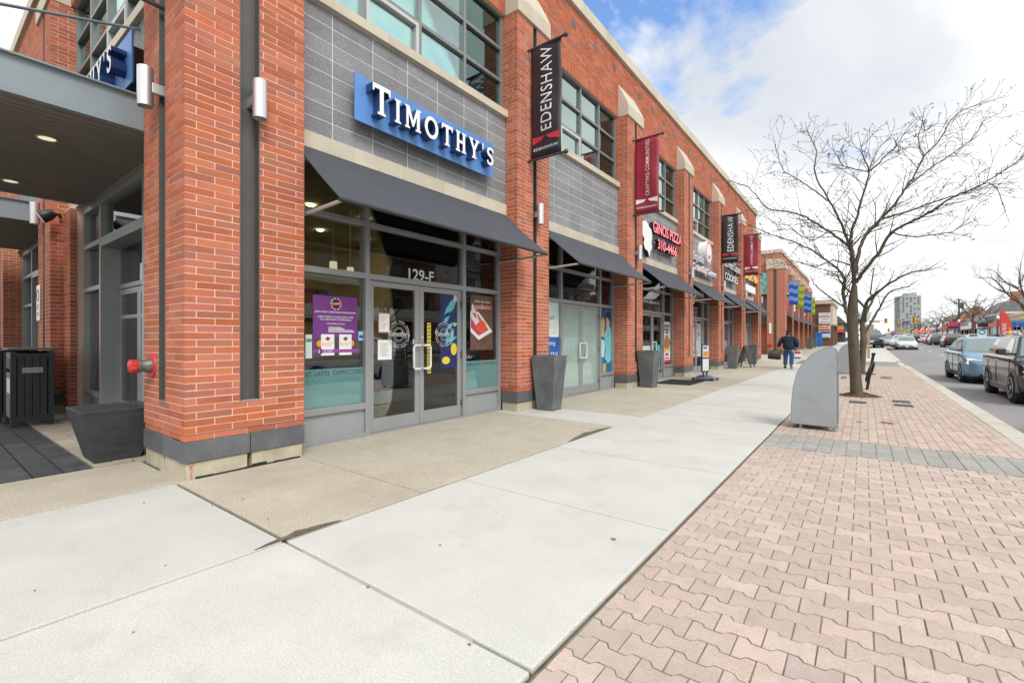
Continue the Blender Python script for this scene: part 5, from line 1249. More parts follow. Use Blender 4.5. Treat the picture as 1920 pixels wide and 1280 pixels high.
# ------------------------------------------------------------------ doormat, swivel sign, A-frame board
M_rub = pm('black_rubber', (.022, .022, .023), .9, .2, 40, .8, 200)
t = thing('doormat', 'black rubber mat lying in front of the pizza shop doors', 'mat', (-4.45, 14.3, 0), .02); put(B(-.53, .53, -.85, .85, .002, .012), 'mat', M_rub, t, world=False, bevel=.004); 
for k in range(10): put(B(-.5, .5, -.8 + k * .165, -.8 + k * .165 + .11, .0121, .016), 'rib', M_rub, t, world=False)
M_slate = pm('slate_blue_plastic', (.10, .13, .165), .6, .1, 8); M_navyp = pm('navy_frame', (.02, .03, .12), .4, .1, 8)
t = thing('swivel_sign', 'pavement swivel sign with navy frame on a slate blue base', 'sign', (-4.05, 15.55, 0), R(-6))
put(MB().hexa([(-.34, -.26, .03), (.34, -.26, .03), (.34, .26, .03), (-.34, .26, .03)], [(-.16, -.12, .15), (.16, -.12, .15), (.16, .12, .15), (-.16, .12, .15)]), 'base', M_slate, t, world=False, bevel=.03)
for x in (-.30, .30):
    for yv in (-.22, .22): put(MB().lathe([(0, -.03), (.04, -.03), (.04, .03), (0, .03)], (x, yv, .04), 'x', 12), 'wheel', M_black, t, world=False)
for yv in (-.14, .14): put(MB().tube([(0, yv, .13), (0, yv, .26)], .025, 8), 'spring', M_black, t, world=False)
put(B(-.02, .02, -.28, .28, .25, 1.14), 'frame', M_navyp, t, world=False, bevel=.008)
for x0_, x1_ in ((-.0235, -.0205), (.0205, .0235)):
    put(B(x0_, x1_, -.25, .25, .30, .68), 'lower_sheet', C_white, t, world=False); put(B(x0_, x1_, -.25, .25, .73, 1.10), 'upper_sheet', C_pale, t, world=False)
    put(B(x0_ * 1.08, x1_ * 1.08, -.20, .2, .76, .92), 'orange_print', C_or, t, world=False); put(B(x0_ * 1.08, x1_ * 1.08, -.2, .1, 1.0, 1.06), 'blue_print', C_blue, t, world=False)
t = thing('a_frame_board', 'black wooden A-frame board standing open beside a tall planter', 'sandwich board', (-4.42, 24.0, 0), R(82))
for sg in (-1, 1):
    mb = MB()
    P4 = lambda x, z: (x, sg * (.30 * (1 - z / .98)), z)
    mb.prism([P4(-.29, 0), P4(-.29, .98), P4(.29, .98), P4(.29, 0), P4(.19, 0), P4(.17, .2), P4(-.17, .2), P4(-.19, 0)], (0, sg * .025, 0)); put(mb, 'board', M_black, t, world=False)
put(MB().tube([(-.29, 0, .96), (.29, 0, .96)], .02, 6), 'hinge_bar', M_rust, t, world=False)
m = MB(); m.lathe([(0, -.02), (.05, 0), (.055, .05), (.03, .09), (0, .1)], (.02, -.02, .985), 'z', 10); put(m, 'cupcake_ornament', fl((.45, .2, .2), 'ornament_pink'), t, world=False)

# ------------------------------------------------------------------ curved news-box shelters
M_shel = pm('silver_grey_steel', (.36, .39, .415), .42, .06, 2.5, .05, 120, metal=.4, stain=.35, stain_scale=3, stain_col=(.26, .28, .29)); M_gtrim_s = pm('grey_edge_trim', (.16, .17, .18), .5, .1, 5); M_edge = pm('dark_edge_trim', (.10, .11, .12), .5, .1, 5)
PROF = [(65, 1075), (66, 900), (72, 770), (92, 600), (130, 440), (195, 312), (290, 208), (400, 132), (470, 100), (520, 92), (560, 102), (590, 125), (603, 160), (605, 1118)]
def shelter(loc, label, w=.56, hgt=1.13, depth=.46):
    t = thing('news_shelter', label, 'news box', loc, 0, 'curved silver news box shelters')
    pf = [((a - 605) / 540 * w, .06 + (1085 - min(b_, 1085)) / 993 * hgt) for a, b_ in PROF]
    for yv, nm in ((0, 'end_panel'), (depth - .03, 'end_panel')):
        mb = MB(); mb.prism([(x, yv, z) for x, z in pf], (0, .03, 0)); put(mb, nm, M_shel, t, world=False, bevel=.004)
    put(MB().tube([(x, .0, z) for x, z in pf] + [(pf[0][0], 0, pf[0][1])], .0035, 6), 'edge_trim', M_gtrim_s, t, world=False)
    for bx, bz in ((-.06, .12), (-.48, .12), (-.06, hgt - .22), (-.06, .62)): put(MB().lathe([(0, -.003), (.006, -.003), (.006, .001), (0, .001)], (bx, 0, bz), 'y', 8), 'bolt', M_gtrim_s, t, world=False)
    mb = MB(); ins = [(x * .985 - .004, z - .012) for x, z in pf[:-1]]
    for (xa, za), (xb, zb) in zip(ins, ins[1:]): mb.add([(xa, .03, za), (xb, .03, zb), (xb, depth - .03, zb), (xa, depth - .03, za)], [(0, 1, 2, 3)])
    o = put(mb, 'curved_back', M_shel, t, True, world=False); md = o.modifiers.new('solid', 'SOLIDIFY'); md.thickness = .006; md.offset = 0
    put(B(-.05, -.0, .031, depth - .031, hgt - .28, hgt - .02), 'head_panel', M_shel, t, world=False, bevel=.004)
    for k in range(2):
        ya = .04 + k * (depth - .08) / 2; put(B(-.42, -.045, ya + .004, ya + (depth - .08) / 2 - .004, .16 + .01, .80), 'news_box', M_edge if k else M_frame, t, world=False, bevel=.006); put(B(-.045, -.04, ya + .02, ya + (depth - .08) / 2 - .02, .45, .76), 'box_window', M_ring if False else M_bin2, t, world=False)
    put(B(-.50, -.03, .031, depth - .031, .10, .155), 'floor_pan', M_shel, t, world=False)
    for x in (-.46, -.06):
        for yv in (.05, depth - .08): put(B(x, x + .035, yv, yv + .03, .012, .10), 'foot', M_frame, t, world=False); put(B(x - .02, x + .055, yv - .015, yv + .045, .0, .012), 'foot_plate', M_frame, t, world=False)
    return t
shelter((-.295, 7.93, 0), 'curved silver news box shelter on the block pavement, nearest the camera')
shelter((-.30, 21.6, 0), 'curved silver news box shelter half hidden behind the tree trunk')

# ------------------------------------------------------------------ ring bike rack, timber post
t = thing('bike_rack', 'dark post and ring bike rack leaning beside the tree', 'bike rack', (.06, 15.2, 0), 0); M_rack = pm('dark_rack_metal', (.03, .03, .035), .5, .2, 20, metal=.4)
put(MB().tube([(0, 0, -.01), (.07, 0, .45), (.135, 0, .92)], .033, 10), 'post', M_rack, t, True, 40, world=False); put(MB().lathe([(0, -.01), (.042, -.01), (.044, .05), (0, .055)], (.136, 0, .90), 'z', 12), 'cap', M_rack, t, True, 40, world=False)
pts = [(.065 + .04 * math.cos(a_) + .07 * math.sin(a_), .245 * math.cos(a_) * 1.0, .46 + .245 * math.sin(a_)) for a_ in [2 * math.pi * k / 20 for k in range(21)]]
put(MB().tube(pts, .026, 8), 'ring', M_rack, t, True, world=False); put(MB().lathe([(0, 0), (.06, 0), (.06, .008), (0, .008)], (0, 0, 0), 'z', 12), 'base_plate', M_rack, t, world=False)
p = on_ground(1629.5, 673); p.z = gz(p.y)
t = thing('timber_post', 'timber post with the grey back of a small sign at its top', 'post', p); M_tim = pm('raw_timber', (.42, .27, .13), .8, .15, 3, stretch=(6, 6, 1))
put(B(-.10, .04, -.05, .05, -.05, 2.1), 'post', M_tim, t, world=False); put(B(-.28, .26, .052, .072, 1.55, 2.22), 'sign_board', M_kick, t, world=False)
t = thing('pavement_board', 'small white board leaning by the far news box shelter', 'sign', (-.75, 26.5, gz(26.5)), R(10)); put(MB().hexa([(-.25, -.2, 0), (.25, -.2, 0), (.25, -.16, 0), (-.25, -.16, 0)], [(-.25, .0, .8), (.25, .0, .8), (.25, .04, .8), (-.25, .04, .8)]), 'front_sheet', C_white, t, world=False); put(MB().hexa([(-.25, .2, 0), (.25, .2, 0), (.25, .24, 0), (-.25, .24, 0)], [(-.25, .045, .8), (.25, .045, .8), (.25, .08, .8), (-.25, .08, .8)]), 'rear_sheet', C_white, t, world=False)
t = thing('street_box', 'small dark utility box with a pale green light panel beside the trunk', 'utility box', (-.42, 30.2, gz(30) - .06)); put(B(-.16, .16, -.14, .14, 0, 1.25), 'cabinet', M_bin, t, world=False, bevel=.02); put(B(-.1, .1, -.146, -.141, .75, .95), 'panel', fl((.2, .55, .45), 'panel_mint'), t, world=False)
# ------------------------------------------------------------------ bare street trees
M_bark = pm('grey_brown_bark', (.10, .08, .058), .92, .28, 9, .8, 60, stain=.5, stain_scale=3, stain_col=(.155, .145, .115), stretch=(1, 1, .35))
M_twig = pm('dark_twig', (.05, .042, .038), .9, .2, 20)
def smooth_path(pts, n=4):
    out = []
    for i in range(len(pts) - 1):
        p0, p1, p2, p3 = pts[max(i - 1, 0)], pts[i], pts[i + 1], pts[min(i + 2, len(pts) - 1)]
        for k in range(n):
            t = k / n; out.append(.5 * ((2 * p1) + (p2 - p0) * t + (2 * p0 - 5 * p1 + 4 * p2 - p3) * t * t + (3 * p1 - p0 - 3 * p2 + p3) * t ** 3))
    out.append(pts[-1]); return out
def twig(mb, p, d, L, r, level, rng, up=.25, spur=True, wig=.25):
    """one wandering branch with side twigs and short knobbly spurs"""
    n = max(3, int(L / .11)); pts = [p.copy()]; rad = [r]; q = p.copy(); dd = d.normalized(); side = rng.choice((-1, 1))
    for i in range(n):
        side = -side
        jit = Vector((rng.uniform(-1, 1), rng.uniform(-1, 1), rng.uniform(-.6, .9))) * wig
        dd = (dd + jit * .55 + Vector((0, 0, up * .12))).normalized(); q = q + dd * (L / n); pts.append(q.copy()); rad.append(max(.0036, r * (1 - .80 * (i + 1) / n)))
        if level > 0 and i >= 1 and rng.random() < (.62 if level > 1 else .5):
            ax = dd.cross(Vector((rng.uniform(-1, 1), rng.uniform(-1, 1), rng.uniform(-1, 1))))
            if ax.length > .05:
                nd = Matrix.Rotation(rng.uniform(.55, 1.15), 3, ax.normalized()) @ dd
                twig(mb, q, nd, L * rng.uniform(.32, .62) * (1 - .35 * i / n), rad[-1] * .62, level - 1, rng, up, spur, wig)
        elif spur and rng.random() < .5:
            s = Vector((rng.uniform(-1, 1), rng.uniform(-1, 1), rng.uniform(-.4, 1))).normalized()
            mb.tube([q, q + s * rng.uniform(.02, .05)], [.0055, .004], 3, cap=False)
    mb.tube(pts, rad, 5 if r > .012 else 4 if r > .007 else 3, cap=False); return pts
def limb(mb, tw, pts, r0, r1, rng, Lb=.9, dens=1.0, lv=2, start=.2):
    sp = smooth_path(pts, 5); n = len(sp); rad = [r0 + (r1 - r0) * (i / (n - 1)) ** .8 for i in range(n)]
    for i in range(1, n - 1): sp[i] = sp[i] + Vector((rng.uniform(-1, 1), rng.uniform(-1, 1), rng.uniform(-1, 1))) * .012
    mb.tube(sp, rad, 9 if r0 > .04 else 7, cap=False)
    for i in range(int(n * start), n):
        d = (sp[min(i + 1, n - 1)] - sp[max(i - 1, 0)]).normalized()
        for _ in range(1 if rng.random() < .8 * dens else 0):
            ax = d.cross(Vector((rng.uniform(-1, 1), rng.uniform(-1, 1), rng.uniform(-1, 1)))).normalized()
            nd = Matrix.Rotation(rng.uniform(.5, 1.05), 3, ax) @ d; nd = Vector((nd.x, nd.y, nd.z * .72 + .06)).normalized()
            twig(tw, sp[i], nd, Lb * rng.uniform(.55, 1.15) * (1 - .25 * i / n), max(.0062, rad[i] * .42), lv, rng)
    d = (sp[-1] - sp[-3]).normalized(); twig(tw, sp[-1], d, .28, r1, 1, rng)
# the near tree: limbs laid along the photograph's, each leaning its own way in depth
rng = random.Random(21)
TY = 13.3
def tp(u, v, dy=0.0): return on_y(u, v, TY + dy)
near_tree = thing('street_tree', 'bare spreading street tree in a soil pit, nearest on the pavement', 'tree', (tp(1606, 741).x, TY, 0))
tb, tt = MB(), MB()
trunk = [tp(1607, 744), tp(1605, 720), tp(1603, 690), tp(1601, 655), tp(1599, 620), tp(1598, 590), tp(1600, 560), tp(1602, 535)]
tb.tube(smooth_path(trunk, 4), [.165, .145, .13, .122, .118, .115, .113, .112, .11, .11, .108, .108, .107, .107, .107, .107, .107, .108, .108, .11, .112, .108, .102, .096, .088, .08, .07, .062, .055][:29], 14, cap=False)
for (u, v, rr) in ((1602, 645, .026), (1606, 712, .02)):       # knots where branches were cut
    c = tp(u, v, -.088); tb.lathe([(.0, -.025), (rr * .6, -.03), (rr, -.02), (rr * 1.25, .01), (rr * 1.1, .04), (0, .05)], c, 'y', 10)
LIMBS = [
 ([(1593, 595), (1586, 580), (1581, 548), (1583, 525), (1575, 508), (1555, 492), (1522, 470), (1485, 452), (1436, 436), (1400, 418)], -.9, .052, .008, 1.0),
 ([(1602, 535), (1597, 485), (1592, 462), (1577, 418), (1556, 378), (1528, 325), (1531, 283), (1516, 252)], .5, .05, .008, .95),
 ([(1592, 462), (1572, 447), (1541, 425), (1504, 404), (1468, 396), (1436, 388), (1405, 352), (1384, 345)], -.6, .036, .007, 1.0),
 ([(1556, 378), (1520, 352), (1494, 335), (1470, 320), (1455, 278)], 1.0, .022, .006, .8),
 ([(1602, 525), (1600, 480), (1595, 442), (1608, 402), (1623, 348), (1629, 322), (1617, 288), (1614, 274)], -.5, .045, .007, .9),
 ([(1629, 322), (1655, 298), (1680, 274), (1698, 246)], -.9, .02, .006, .7),
 ([(1629, 322), (1600, 316), (1582, 310), (1566, 288)], -1.1, .016, .006, .6),
 ([(1604, 512), (1612, 465), (1627, 436), (1650, 412), (1676, 384), (1699, 352), (1714, 330), (1732, 294), (1759, 266), (1789, 218), (1840, 192)], .9, .05, .007, .95),
 ([(1732, 294), (1722, 262), (1727, 240), (1731, 216)], 1.1, .016, .006, .5),
 ([(1699, 352), (1740, 318), (1780, 292), (1820, 262), (1848, 222)], 1.3, .02, .006, .75),
 ([(1605, 530), (1624, 502), (1650, 472), (1672, 436), (1717, 412), (1755, 390), (1792, 367), (1832, 350), (1880, 322), (1914, 298)], -1.1, .05, .007, .95),
 ([(1650, 412), (1700, 397), (1760, 376), (1810, 360), (1860, 345), (1885, 395)], .3, .028, .006, .8),
 ([(1672, 436), (1712, 444), (1755, 439), (1786, 434), (1812, 414)], -.7, .02, .006, .6),
 ([(1594, 442), (1560, 432), (1520, 450), (1480, 430), (1440, 436)], .8, .02, .006, .8),
 ([(1598, 500), (1562, 488), (1530, 500), (1490, 490), (1446, 496)], .9, .022, .006, .8),
]
for pts, dy, r0, r1, Lb in LIMBS:
    n = len(pts); dy0 = 0.0
    P = [tp(u, v, dy * (i / (n - 1)) ** 1.2 if pts[0][0] > 1585 and pts[0][1] > 440 else dy * (.5 + .5 * i / (n - 1))) for i, (u, v) in enumerate(pts)]
    r0 *= .88; limb(tb, tt, P, r0, r1, rng, Lb * 1.0, dens=1.0, lv=2, start=.18)
put(tb, 'trunk', M_bark, near_tree, True); put(tt, 'crown', M_twig, near_tree, True)
def soil_mound(x, yv, r, label):
    mb = MB(); n, rings = 26, 6; vs = [(x, yv, .14 + gz(yv))]; fs = []
    for k in range(1, rings + 1):
        for i in range(n):
            a = 2 * math.pi * i / n; q = k / rings; rr = r * q * (1 + .12 * math.sin(3 * a + x) + random.uniform(-.05, .05)); vs.append((x + rr * math.cos(a), yv + rr * .8 * math.sin(a), gz(yv) + .003 + .12 * (1 - q) ** 1.3 + (random.uniform(-.012, .012) if k < rings else 0)))
    for i in range(n): fs.append((0, 1 + i, 1 + (i + 1) % n))
    for k in range(rings - 1):
        for i in range(n): j = (i + 1) % n; fs.append((1 + k * n + i, 1 + (k + 1) * n + i, 1 + (k + 1) * n + j, 1 + k * n + j))
    mb.add(vs, fs)
    for k in range(220):
        a, q = random.uniform(0, 6.28), random.random() ** .5; rr = r * q; px, py = x + rr * math.cos(a), yv + rr * .8 * math.sin(a); pz = gz(yv) + .003 + .12 * (1 - q) ** 1.3
        mb.box(px - .012, px + random.uniform(.005, .02), py - .01, py + .012, pz - .01, pz + random.uniform(.004, .02))
    o = put(mb, 'soil_mound', M_soil, None, True); tag(o, label, 'soil', kind='stuff'); return o
soil_mound(tp(1606, 741).x + .05, TY, .40, 'loose brown soil heaped round the foot of the nearest tree')
def bare_tree(name, label, loc, h, spread, r0, seed, limbs=7, grp='bare trees along the street', lean=(0, 0), lv=2, first=.35, mat_t=None, Lb=None, dens=1.0):
    rng = random.Random(seed); t = thing(name, label, 'tree', loc, 0, grp); tb, tt = MB(), MB(); base = Vector(loc)
    tr = [base + Vector((lean[0] * k, lean[1] * k, h * first * 1.5 * k)) + Vector((rng.uniform(-.05, .05), rng.uniform(-.05, .05), 0)) * (1 if k else 0) for k in (0, .2, .45, .7, 1.0)]
    tb.tube(smooth_path(tr, 3), [r0 * (1.25 - .65 * k / 12) for k in range(13)], 9, cap=False)
    for i in range(limbs):
        f = .55 + .45 * i / max(1, limbs - 1); st = tr[0].lerp(tr[-1], f) if f < 1 else tr[-1]
        a = i * 2.4 + rng.uniform(-.3, .3); up = h - st.z + base.z
        P = [st]; R_ = spread * rng.uniform(.75, 1.1)
        for k in (.3, .6, .85, 1.0): P.append(st + Vector((math.cos(a + .3 * k) * R_ * k, math.sin(a + .3 * k) * R_ * k, up * rng.uniform(.55, .95) * k ** .8)) + Vector((rng.uniform(-.1, .1), rng.uniform(-.1, .1), 0)))
        limb(tb, tt, P, r0 * .5, .012, rng, Lb or spread * .45, dens=dens, lv=lv)
    put(tb, 'trunk', mat_t or M_bark, t, True); put(tt, 'crown', M_twig, t, True); return t
bare_tree('street_tree', 'slimmer bare street tree standing just behind the nearest one', (-.11, 21.8, 0), 4.5, 2.0, .10, 5, 6, lean=(.15, 0), first=.40, dens=.6)
soil_mound(-.05, 21.8, .4, 'loose brown soil round the foot of the second tree')

# ------------------------------------------------------------------ the walking person
def skin(name, joints, edges, mat, parent, sub=2, root=0):
    me = bpy.data.meshes.new(name); me.from_pydata([j[0] for j in joints], edges, [])
    ob = bpy.data.objects.new(name, me); COL.objects.link(ob)
    md = ob.modifiers.new('skin', 'SKIN'); md.use_smooth_shade = True; md.branch_smoothing = .6
    for i, j in enumerate(joints):
        r = j[1]; me.skin_vertices[0].data[i].radius = r if isinstance(r, tuple) else (r, r)
    me.skin_vertices[0].data[root].use_root = True
    s2 = ob.modifiers.new('sub', 'SUBSURF'); s2.levels = sub; s2.render_levels = sub
    dg = bpy.context.evaluated_depsgraph_get(); m2 = bpy.data.meshes.new_from_object(ob.evaluated_get(dg)); bpy.data.objects.remove(ob); bpy.data.meshes.remove(me)
    m2.name = name; m2.materials.clear(); m2.materials.append(mat); m2.polygons.foreach_set('use_smooth', [True] * len(m2.polygons))
    o = link(name, m2, parent, False); return o
pp = on_ground(1479, 691); 
person = thing('person', 'person in navy jacket and blue jeans walking away with a bag and a sign', 'person', (pp.x, pp.y, 0), R(-3)); person.scale = (1.18, 1.1, 1.0)
M_skin = pm('skin', (.50, .30, .21), .55, .05, 10); M_jkt = pm('navy_jacket', (.012, .018, .042), .8, .2, 8, .3, 30); M_jean = pm('blue_denim', (.028, .085, .20), .85, .2, 12, .3, 80); M_hair = pm('black_hair', (.012, .010, .009), .6, .2, 30, .5, 80); M_shoe = pm('shoe_black', (.02, .02, .022), .5, .1, 20); M_sole = pm('white_sole', (.6, .6, .6), .6, .05, 20)
# local: +y forward (away from the camera), x right
J = [((0, 0, .90), .09), ((0, .0, 1.05), .10), ((0, .01, 1.22), .11), ((0, .0, 1.36), .10), ((0, .0, 1.44), .06), ((0, .02, 1.52), .062), ((0, .025, 1.60), .09), ((0, .02, 1.67), .07),
     ((-.10, 0, .86), .07), ((-.115, .06, .48), .06), ((-.12, .0, .09), .042), ((-.125, .10, .04), .035),
     ((.10, 0, .86), .07), ((.10, -.02, .48), .06), ((.10, -.14, .12), .042), ((.10, -.07, .05), .035),
     ((-.19, 0, 1.36), .065), ((-.30, -.02, 1.13), .05), ((-.36, .05, .94), .035), ((-.365, .06, .87), .028),
     ((.19, 0, 1.36), .065), ((.27, -.03, 1.12), .05), ((.25, .08, .92), .035), ((.245, .10, .85), .028)]
E_ = [(0, 1), (1, 2), (2, 3), (3, 4), (4, 5), (5, 6), (6, 7), (0, 8), (8, 9), (9, 10), (10, 11), (0, 12), (12, 13), (13, 14), (14, 15), (3, 16), (16, 17), (17, 18), (18, 19), (3, 20), (20, 21), (21, 22), (22, 23)]
skin('body', J, E_, M_skin, person)
JJ = [((0, 0, .80), (.21, .165)), ((0, 0, 1.02), (.235, .18)), ((0, .01, 1.22), (.24, .18)), ((0, .0, 1.37), (.18, .14)), ((0, 0, 1.49), (.088, .088)),
      ((-.20, 0, 1.36), .092), ((-.29, -.02, 1.13), .082), ((-.355, .05, .95), .06), ((.20, 0, 1.36), .092), ((.27, -.03, 1.12), .082), ((.255, .08, .93), .052)]
skin('jacket', JJ, [(0, 1), (1, 2), (2, 3), (3, 4), (3, 5), (5, 6), (6, 7), (3, 8), (8, 9), (9, 10)], M_jkt, person)
JN = [((0, 0, .95), (.18, .15)), ((0, 0, .86), (.19, .16)), ((-.10, 0, .80), .115), ((-.115, .06, .48), .082), ((-.12, .0, .13), .068), ((.10, 0, .80), .115), ((.10, -.02, .48), .082), ((.10, -.13, .16), .068)]
skin('jeans', JN, [(0, 1), (1, 2), (2, 3), (3, 4), (1, 5), (5, 6), (6, 7)], M_jean, person)
skin('hair', [((0, .0, 1.59), .094), ((0, .012, 1.645), .08), ((0, -.02, 1.535), .07)], [(0, 1), (0, 2)], M_hair, person, 2)
for sx_, yv, zz, tl in ((-.125, .06, 0, 0), (.10, -.11, .035, -.25)):
    mb = MB(); mb.hexa([(-.045, -.11, .0), (.045, -.11, .0), (.048, .15, .0), (-.048, .15, .0)], [(-.04, -.10, .09), (.04, -.10, .09), (.035, .12, .05), (-.035, .12, .05)]); ob = put(mb, 'shoe', M_shoe, person, True, 60, world=False, bevel=.02); ob.location = (sx_, yv, zz + .02); ob.rotation_euler = (tl, 0, 0)
    ob2 = put(B(-.047, .047, -.112, .15, .0, .02), 'sole', M_sole, person, world=False, bevel=.008); ob2.location = (sx_, yv, zz); ob2.rotation_euler = (tl, 0, 0)
for sx_, hx in ((-1, -.367), (1, .246)):       # curled fingers
    hy = .06 if sx_ < 0 else .10
    for k in range(4):
        bx, by = hx - .0 + .004 * sx_, hy - .03 + .02 * k; pts = [(bx, by, .86), (bx + .012 * sx_, by + .004, .82 - .004 * (k in (1, 2))), (bx - .012 * sx_, by + .004, .79), (bx - .03 * sx_, by, .805)]
        put(MB().tube(pts, [.0095, .009, .0085, .008], 6), 'finger', M_skin, person, True, world=False)
    put(MB().tube([(hx - .01 * sx_, hy + .035, .875), (hx - .03 * sx_, hy + .05, .85), (hx - .04 * sx_, hy + .04, .825)], [.011, .01, .008], 6), 'thumb', M_skin, person, True, world=False)
bag = thing('duffel_bag', 'black duffel bag with red trim hanging at the walking person\'s left side', 'bag', (pp.x - .57, pp.y + .05, 0), R(-3)); M_bag = pm('black_nylon', (.018, .018, .02), .6, .2, 12, .3, 40)
put(MB().hexa([(-.26, -.16, .42), (.26, -.16, .38), (.26, .16, .38), (-.26, .16, .42)], [(-.23, -.13, .68), (.25, -.13, .66), (.25, .13, .66), (-.23, .13, .68)]), 'body', M_bag, bag, True, 50, world=False, bevel=.07, seg=4)
put(B(-.245, .25, -.165, -.155, .575, .60), 'red_trim', C_red, bag, world=False); put(MB().tube([(-.2, 0, .66), (.05, .02, .84), (.26, .03, .86)], .012, 6), 'strap', M_bag, bag, world=False); put(MB().tube([(.26, .03, .86), (.25, .02, .74), (.22, 0, .65)], .012, 6), 'strap', M_bag, bag, world=False)
t = thing('hand_sign', 'small red white and blue board sign held in the walking person\'s right hand', 'sign', (pp.x + .30, pp.y + .1, 0), R(8)); put(B(-.12, .17, -.01, .01, .42, .80), 'board', C_white, t, world=False); put(B(-.09, .14, -.0135, -.0105, .66, .77), 'red_print', C_red, t, world=False); put(B(-.09, .14, -.0135, -.0105, .45, .52), 'blue_print', C_blue, t, world=False)
# ------------------------------------------------------------------ cars: lofted body, tapered cabin with real panes, wheels, lamps
M_paint = pm('car_paint', (1, 1, 1), .09, .02, 1, 0, spec=.5, objcol=True)
M_cglass = pm('car_glass', (.02, .028, .028), .03, 0, 1, spec=.9, coat=.6); M_wind = pm('windscreen_glass', (.10, .16, .155), .04, .05, 1, spec=.9, coat=.5)
M_tyre = pm('tyre', (.018, .018, .019), .85, .15, 30); M_rim = pm('alloy_rim', (.42, .43, .44), .3, .05, 20, metal=.8); M_rimd = pm('rim_dark', (.05, .05, .055), .4, .1, 20, metal=.5)
M_trim = pm('black_trim', (.022, .022, .024), .6, .1, 10); M_gtrim = pm('grey_cladding', (.16, .16, .165), .5, .06, 10); M_hl = pm('headlamp_lens', (.62, .64, .66), .08, .05, 10, coat=1); M_hl_on = pm('lit_headlamp', (.8, .75, .65), .1, 0, 1, emit=(1, .80, .55), estr=.4)
M_tail = pm('tail_lamp', (.45, .012, .02), .2, .05, 10, coat=.8, emit=(1, .05, .04), estr=.25); M_amb = pm('amber_lamp', (.70, .20, .02), .2, .05, 10, coat=.8); M_plate = pm('licence_plate', (.66, .69, .74), .5, .03, 20); M_crm = pm('chrome_trim', (.75, .76, .77), .12, .03, 20, metal=.95)
def loft(rows):
    mb = MB(); n = len(rows[0]); vs = [p for r in rows for p in r]; fs = []
    for i in range(len(rows) - 1):
        for k in range(n - 1): fs.append((i * n + k, i * n + k + 1, (i + 1) * n + k + 1, (i + 1) * n + k))
    fs.append(tuple(range(n))); fs.append(tuple(range((len(rows) - 1) * n, len(rows) * n))); mb.add(vs, fs); return mb
CARS = {}
def make_car(kind):
    """parts list of one car model, in its own space: x forward, y left, z up, on the ground at the middle"""
    spec = {'suv_big': dict(L=5.05, W=.985, H=1.76, wb=2.98, wr=.39, belt=1.20, hood=1.20, roof=(-1.85, .58), screen=1.50, rear=-2.42, clear=.26, clad=True, rails=True),
            'suv': dict(L=4.72, W=.92, H=1.66, wb=2.72, wr=.36, belt=1.12, hood=1.10, roof=(-1.30, .28), screen=1.34, rear=-2.28, clear=.24, clad=False, rails=True),
            'sedan': dict(L=4.75, W=.90, H=1.44, wb=2.72, wr=.32, belt=.93, hood=.90, roof=(-1.15, .40), screen=1.22, rear=-1.85, clear=.18, clad=False, rails=False),
            'hatch': dict(L=4.3, W=.88, H=1.52, wb=2.6, wr=.32, belt=.96, hood=.95, roof=(-1.65, .45), screen=1.25, rear=-2.05, clear=.18, clad=False, rails=False),
            'pickup': dict(L=5.7, W=1.0, H=1.88, wb=3.5, wr=.40, belt=1.22, hood=1.22, roof=(-.55, .55), screen=1.1, rear=-.85, clear=.34, clad=False, rails=False)}[kind]
    L, W, H, wb, wr, belt, hood, clear = (spec[k] for k in ('L', 'W', 'H', 'wb', 'wr', 'belt', 'hood', 'clear')); h2 = L / 2; sc, rr = spec['screen'], spec['rear']
    xf, xr = wb / 2 + .02, -wb / 2 + .02; parts = []
    # body: stations from tail to nose; each ring sill -> shoulder -> middle of the deck
    def st(x, w, zb, zs, zt): return [(x, w * .90, zb), (x, w * .985, zb + .10), (x, w, zb + (zs - zb) * .55), (x, w * .985, zs - .03), (x, w * .90, zs + .02 if zt >= zs else zs), (x, w * .55, zt + .005), (x, 0, zt + .018)]
    deck_r = belt + .02 if kind not in ('sedan', 'pickup') else (belt + .06 if kind == 'sedan' else belt - .12)
    xs = [(-h2, W * .84, clear + .18, belt - .24, belt - .22), (-h2 + .05, W * .93, clear + .04, belt - .12, belt - .06), (-h2 + .25, W * .975, clear, belt - .03, deck_r), (rr, W * .99, clear, belt, deck_r), (rr + .4, W, clear, belt, belt + .02), (-.2, W, clear - .02, belt - .02, belt), (sc - .2, W, clear - .02, belt - .03, belt - .0),
          (sc + .05, W * .995, clear, hood - .05, hood + .0), (sc + .45, W * .99, clear, hood - .11, hood - .03), (h2 - .42, W * .955, clear, hood - .20, hood - .10), (h2 - .17, W * .86, clear + .02, hood - .28, hood - .17), (h2 - .03, W * .70, clear + .06, hood - .38, hood - .29), (h2, W * .58, clear + .12, hood - .46, hood - .40)]
    rows = []
    for s_ in xs:
        half = st(*s_); rows.append([(x, -yv, z) for x, yv, z in half] + [(x, yv, z) for x, yv, z in reversed(half)][1:])
    mb = loft(rows)
    # wheel openings are cut as dark recessed discs set proud of the flank (tyre in front of a black well)
    parts.append(('body', mb, M_paint, dict(smooth=True, sub=2, crease=True)))
    parts.append(('underbody', MB().box(-h2 + .3, h2 - .3, -W * .86, W * .86, clear - .06, clear + .06), M_trim, {}))
    # cabin
    r0, r1 = spec['roof']; wb_, wt = W * .92, W * .68; zt = H; rear_top = r0
    base = {'rl': (rr, wb_, belt - .01), 'fl': (sc, wb_, belt - .02)}
    B4 = [(rr, -wb_ * .97, belt - .02), (sc, -wb_, belt - .05), (sc, wb_, belt - .05), (rr, wb_ * .97, belt - .02)]
    T4 = [(r0, -wt, zt - .03), (r1, -wt, zt - .02), (r1, wt, zt - .02), (r0, wt, zt - .03)]
    mbc = MB(); m0, m1 = (r0 + r1) / 2, (rr + sc) / 2
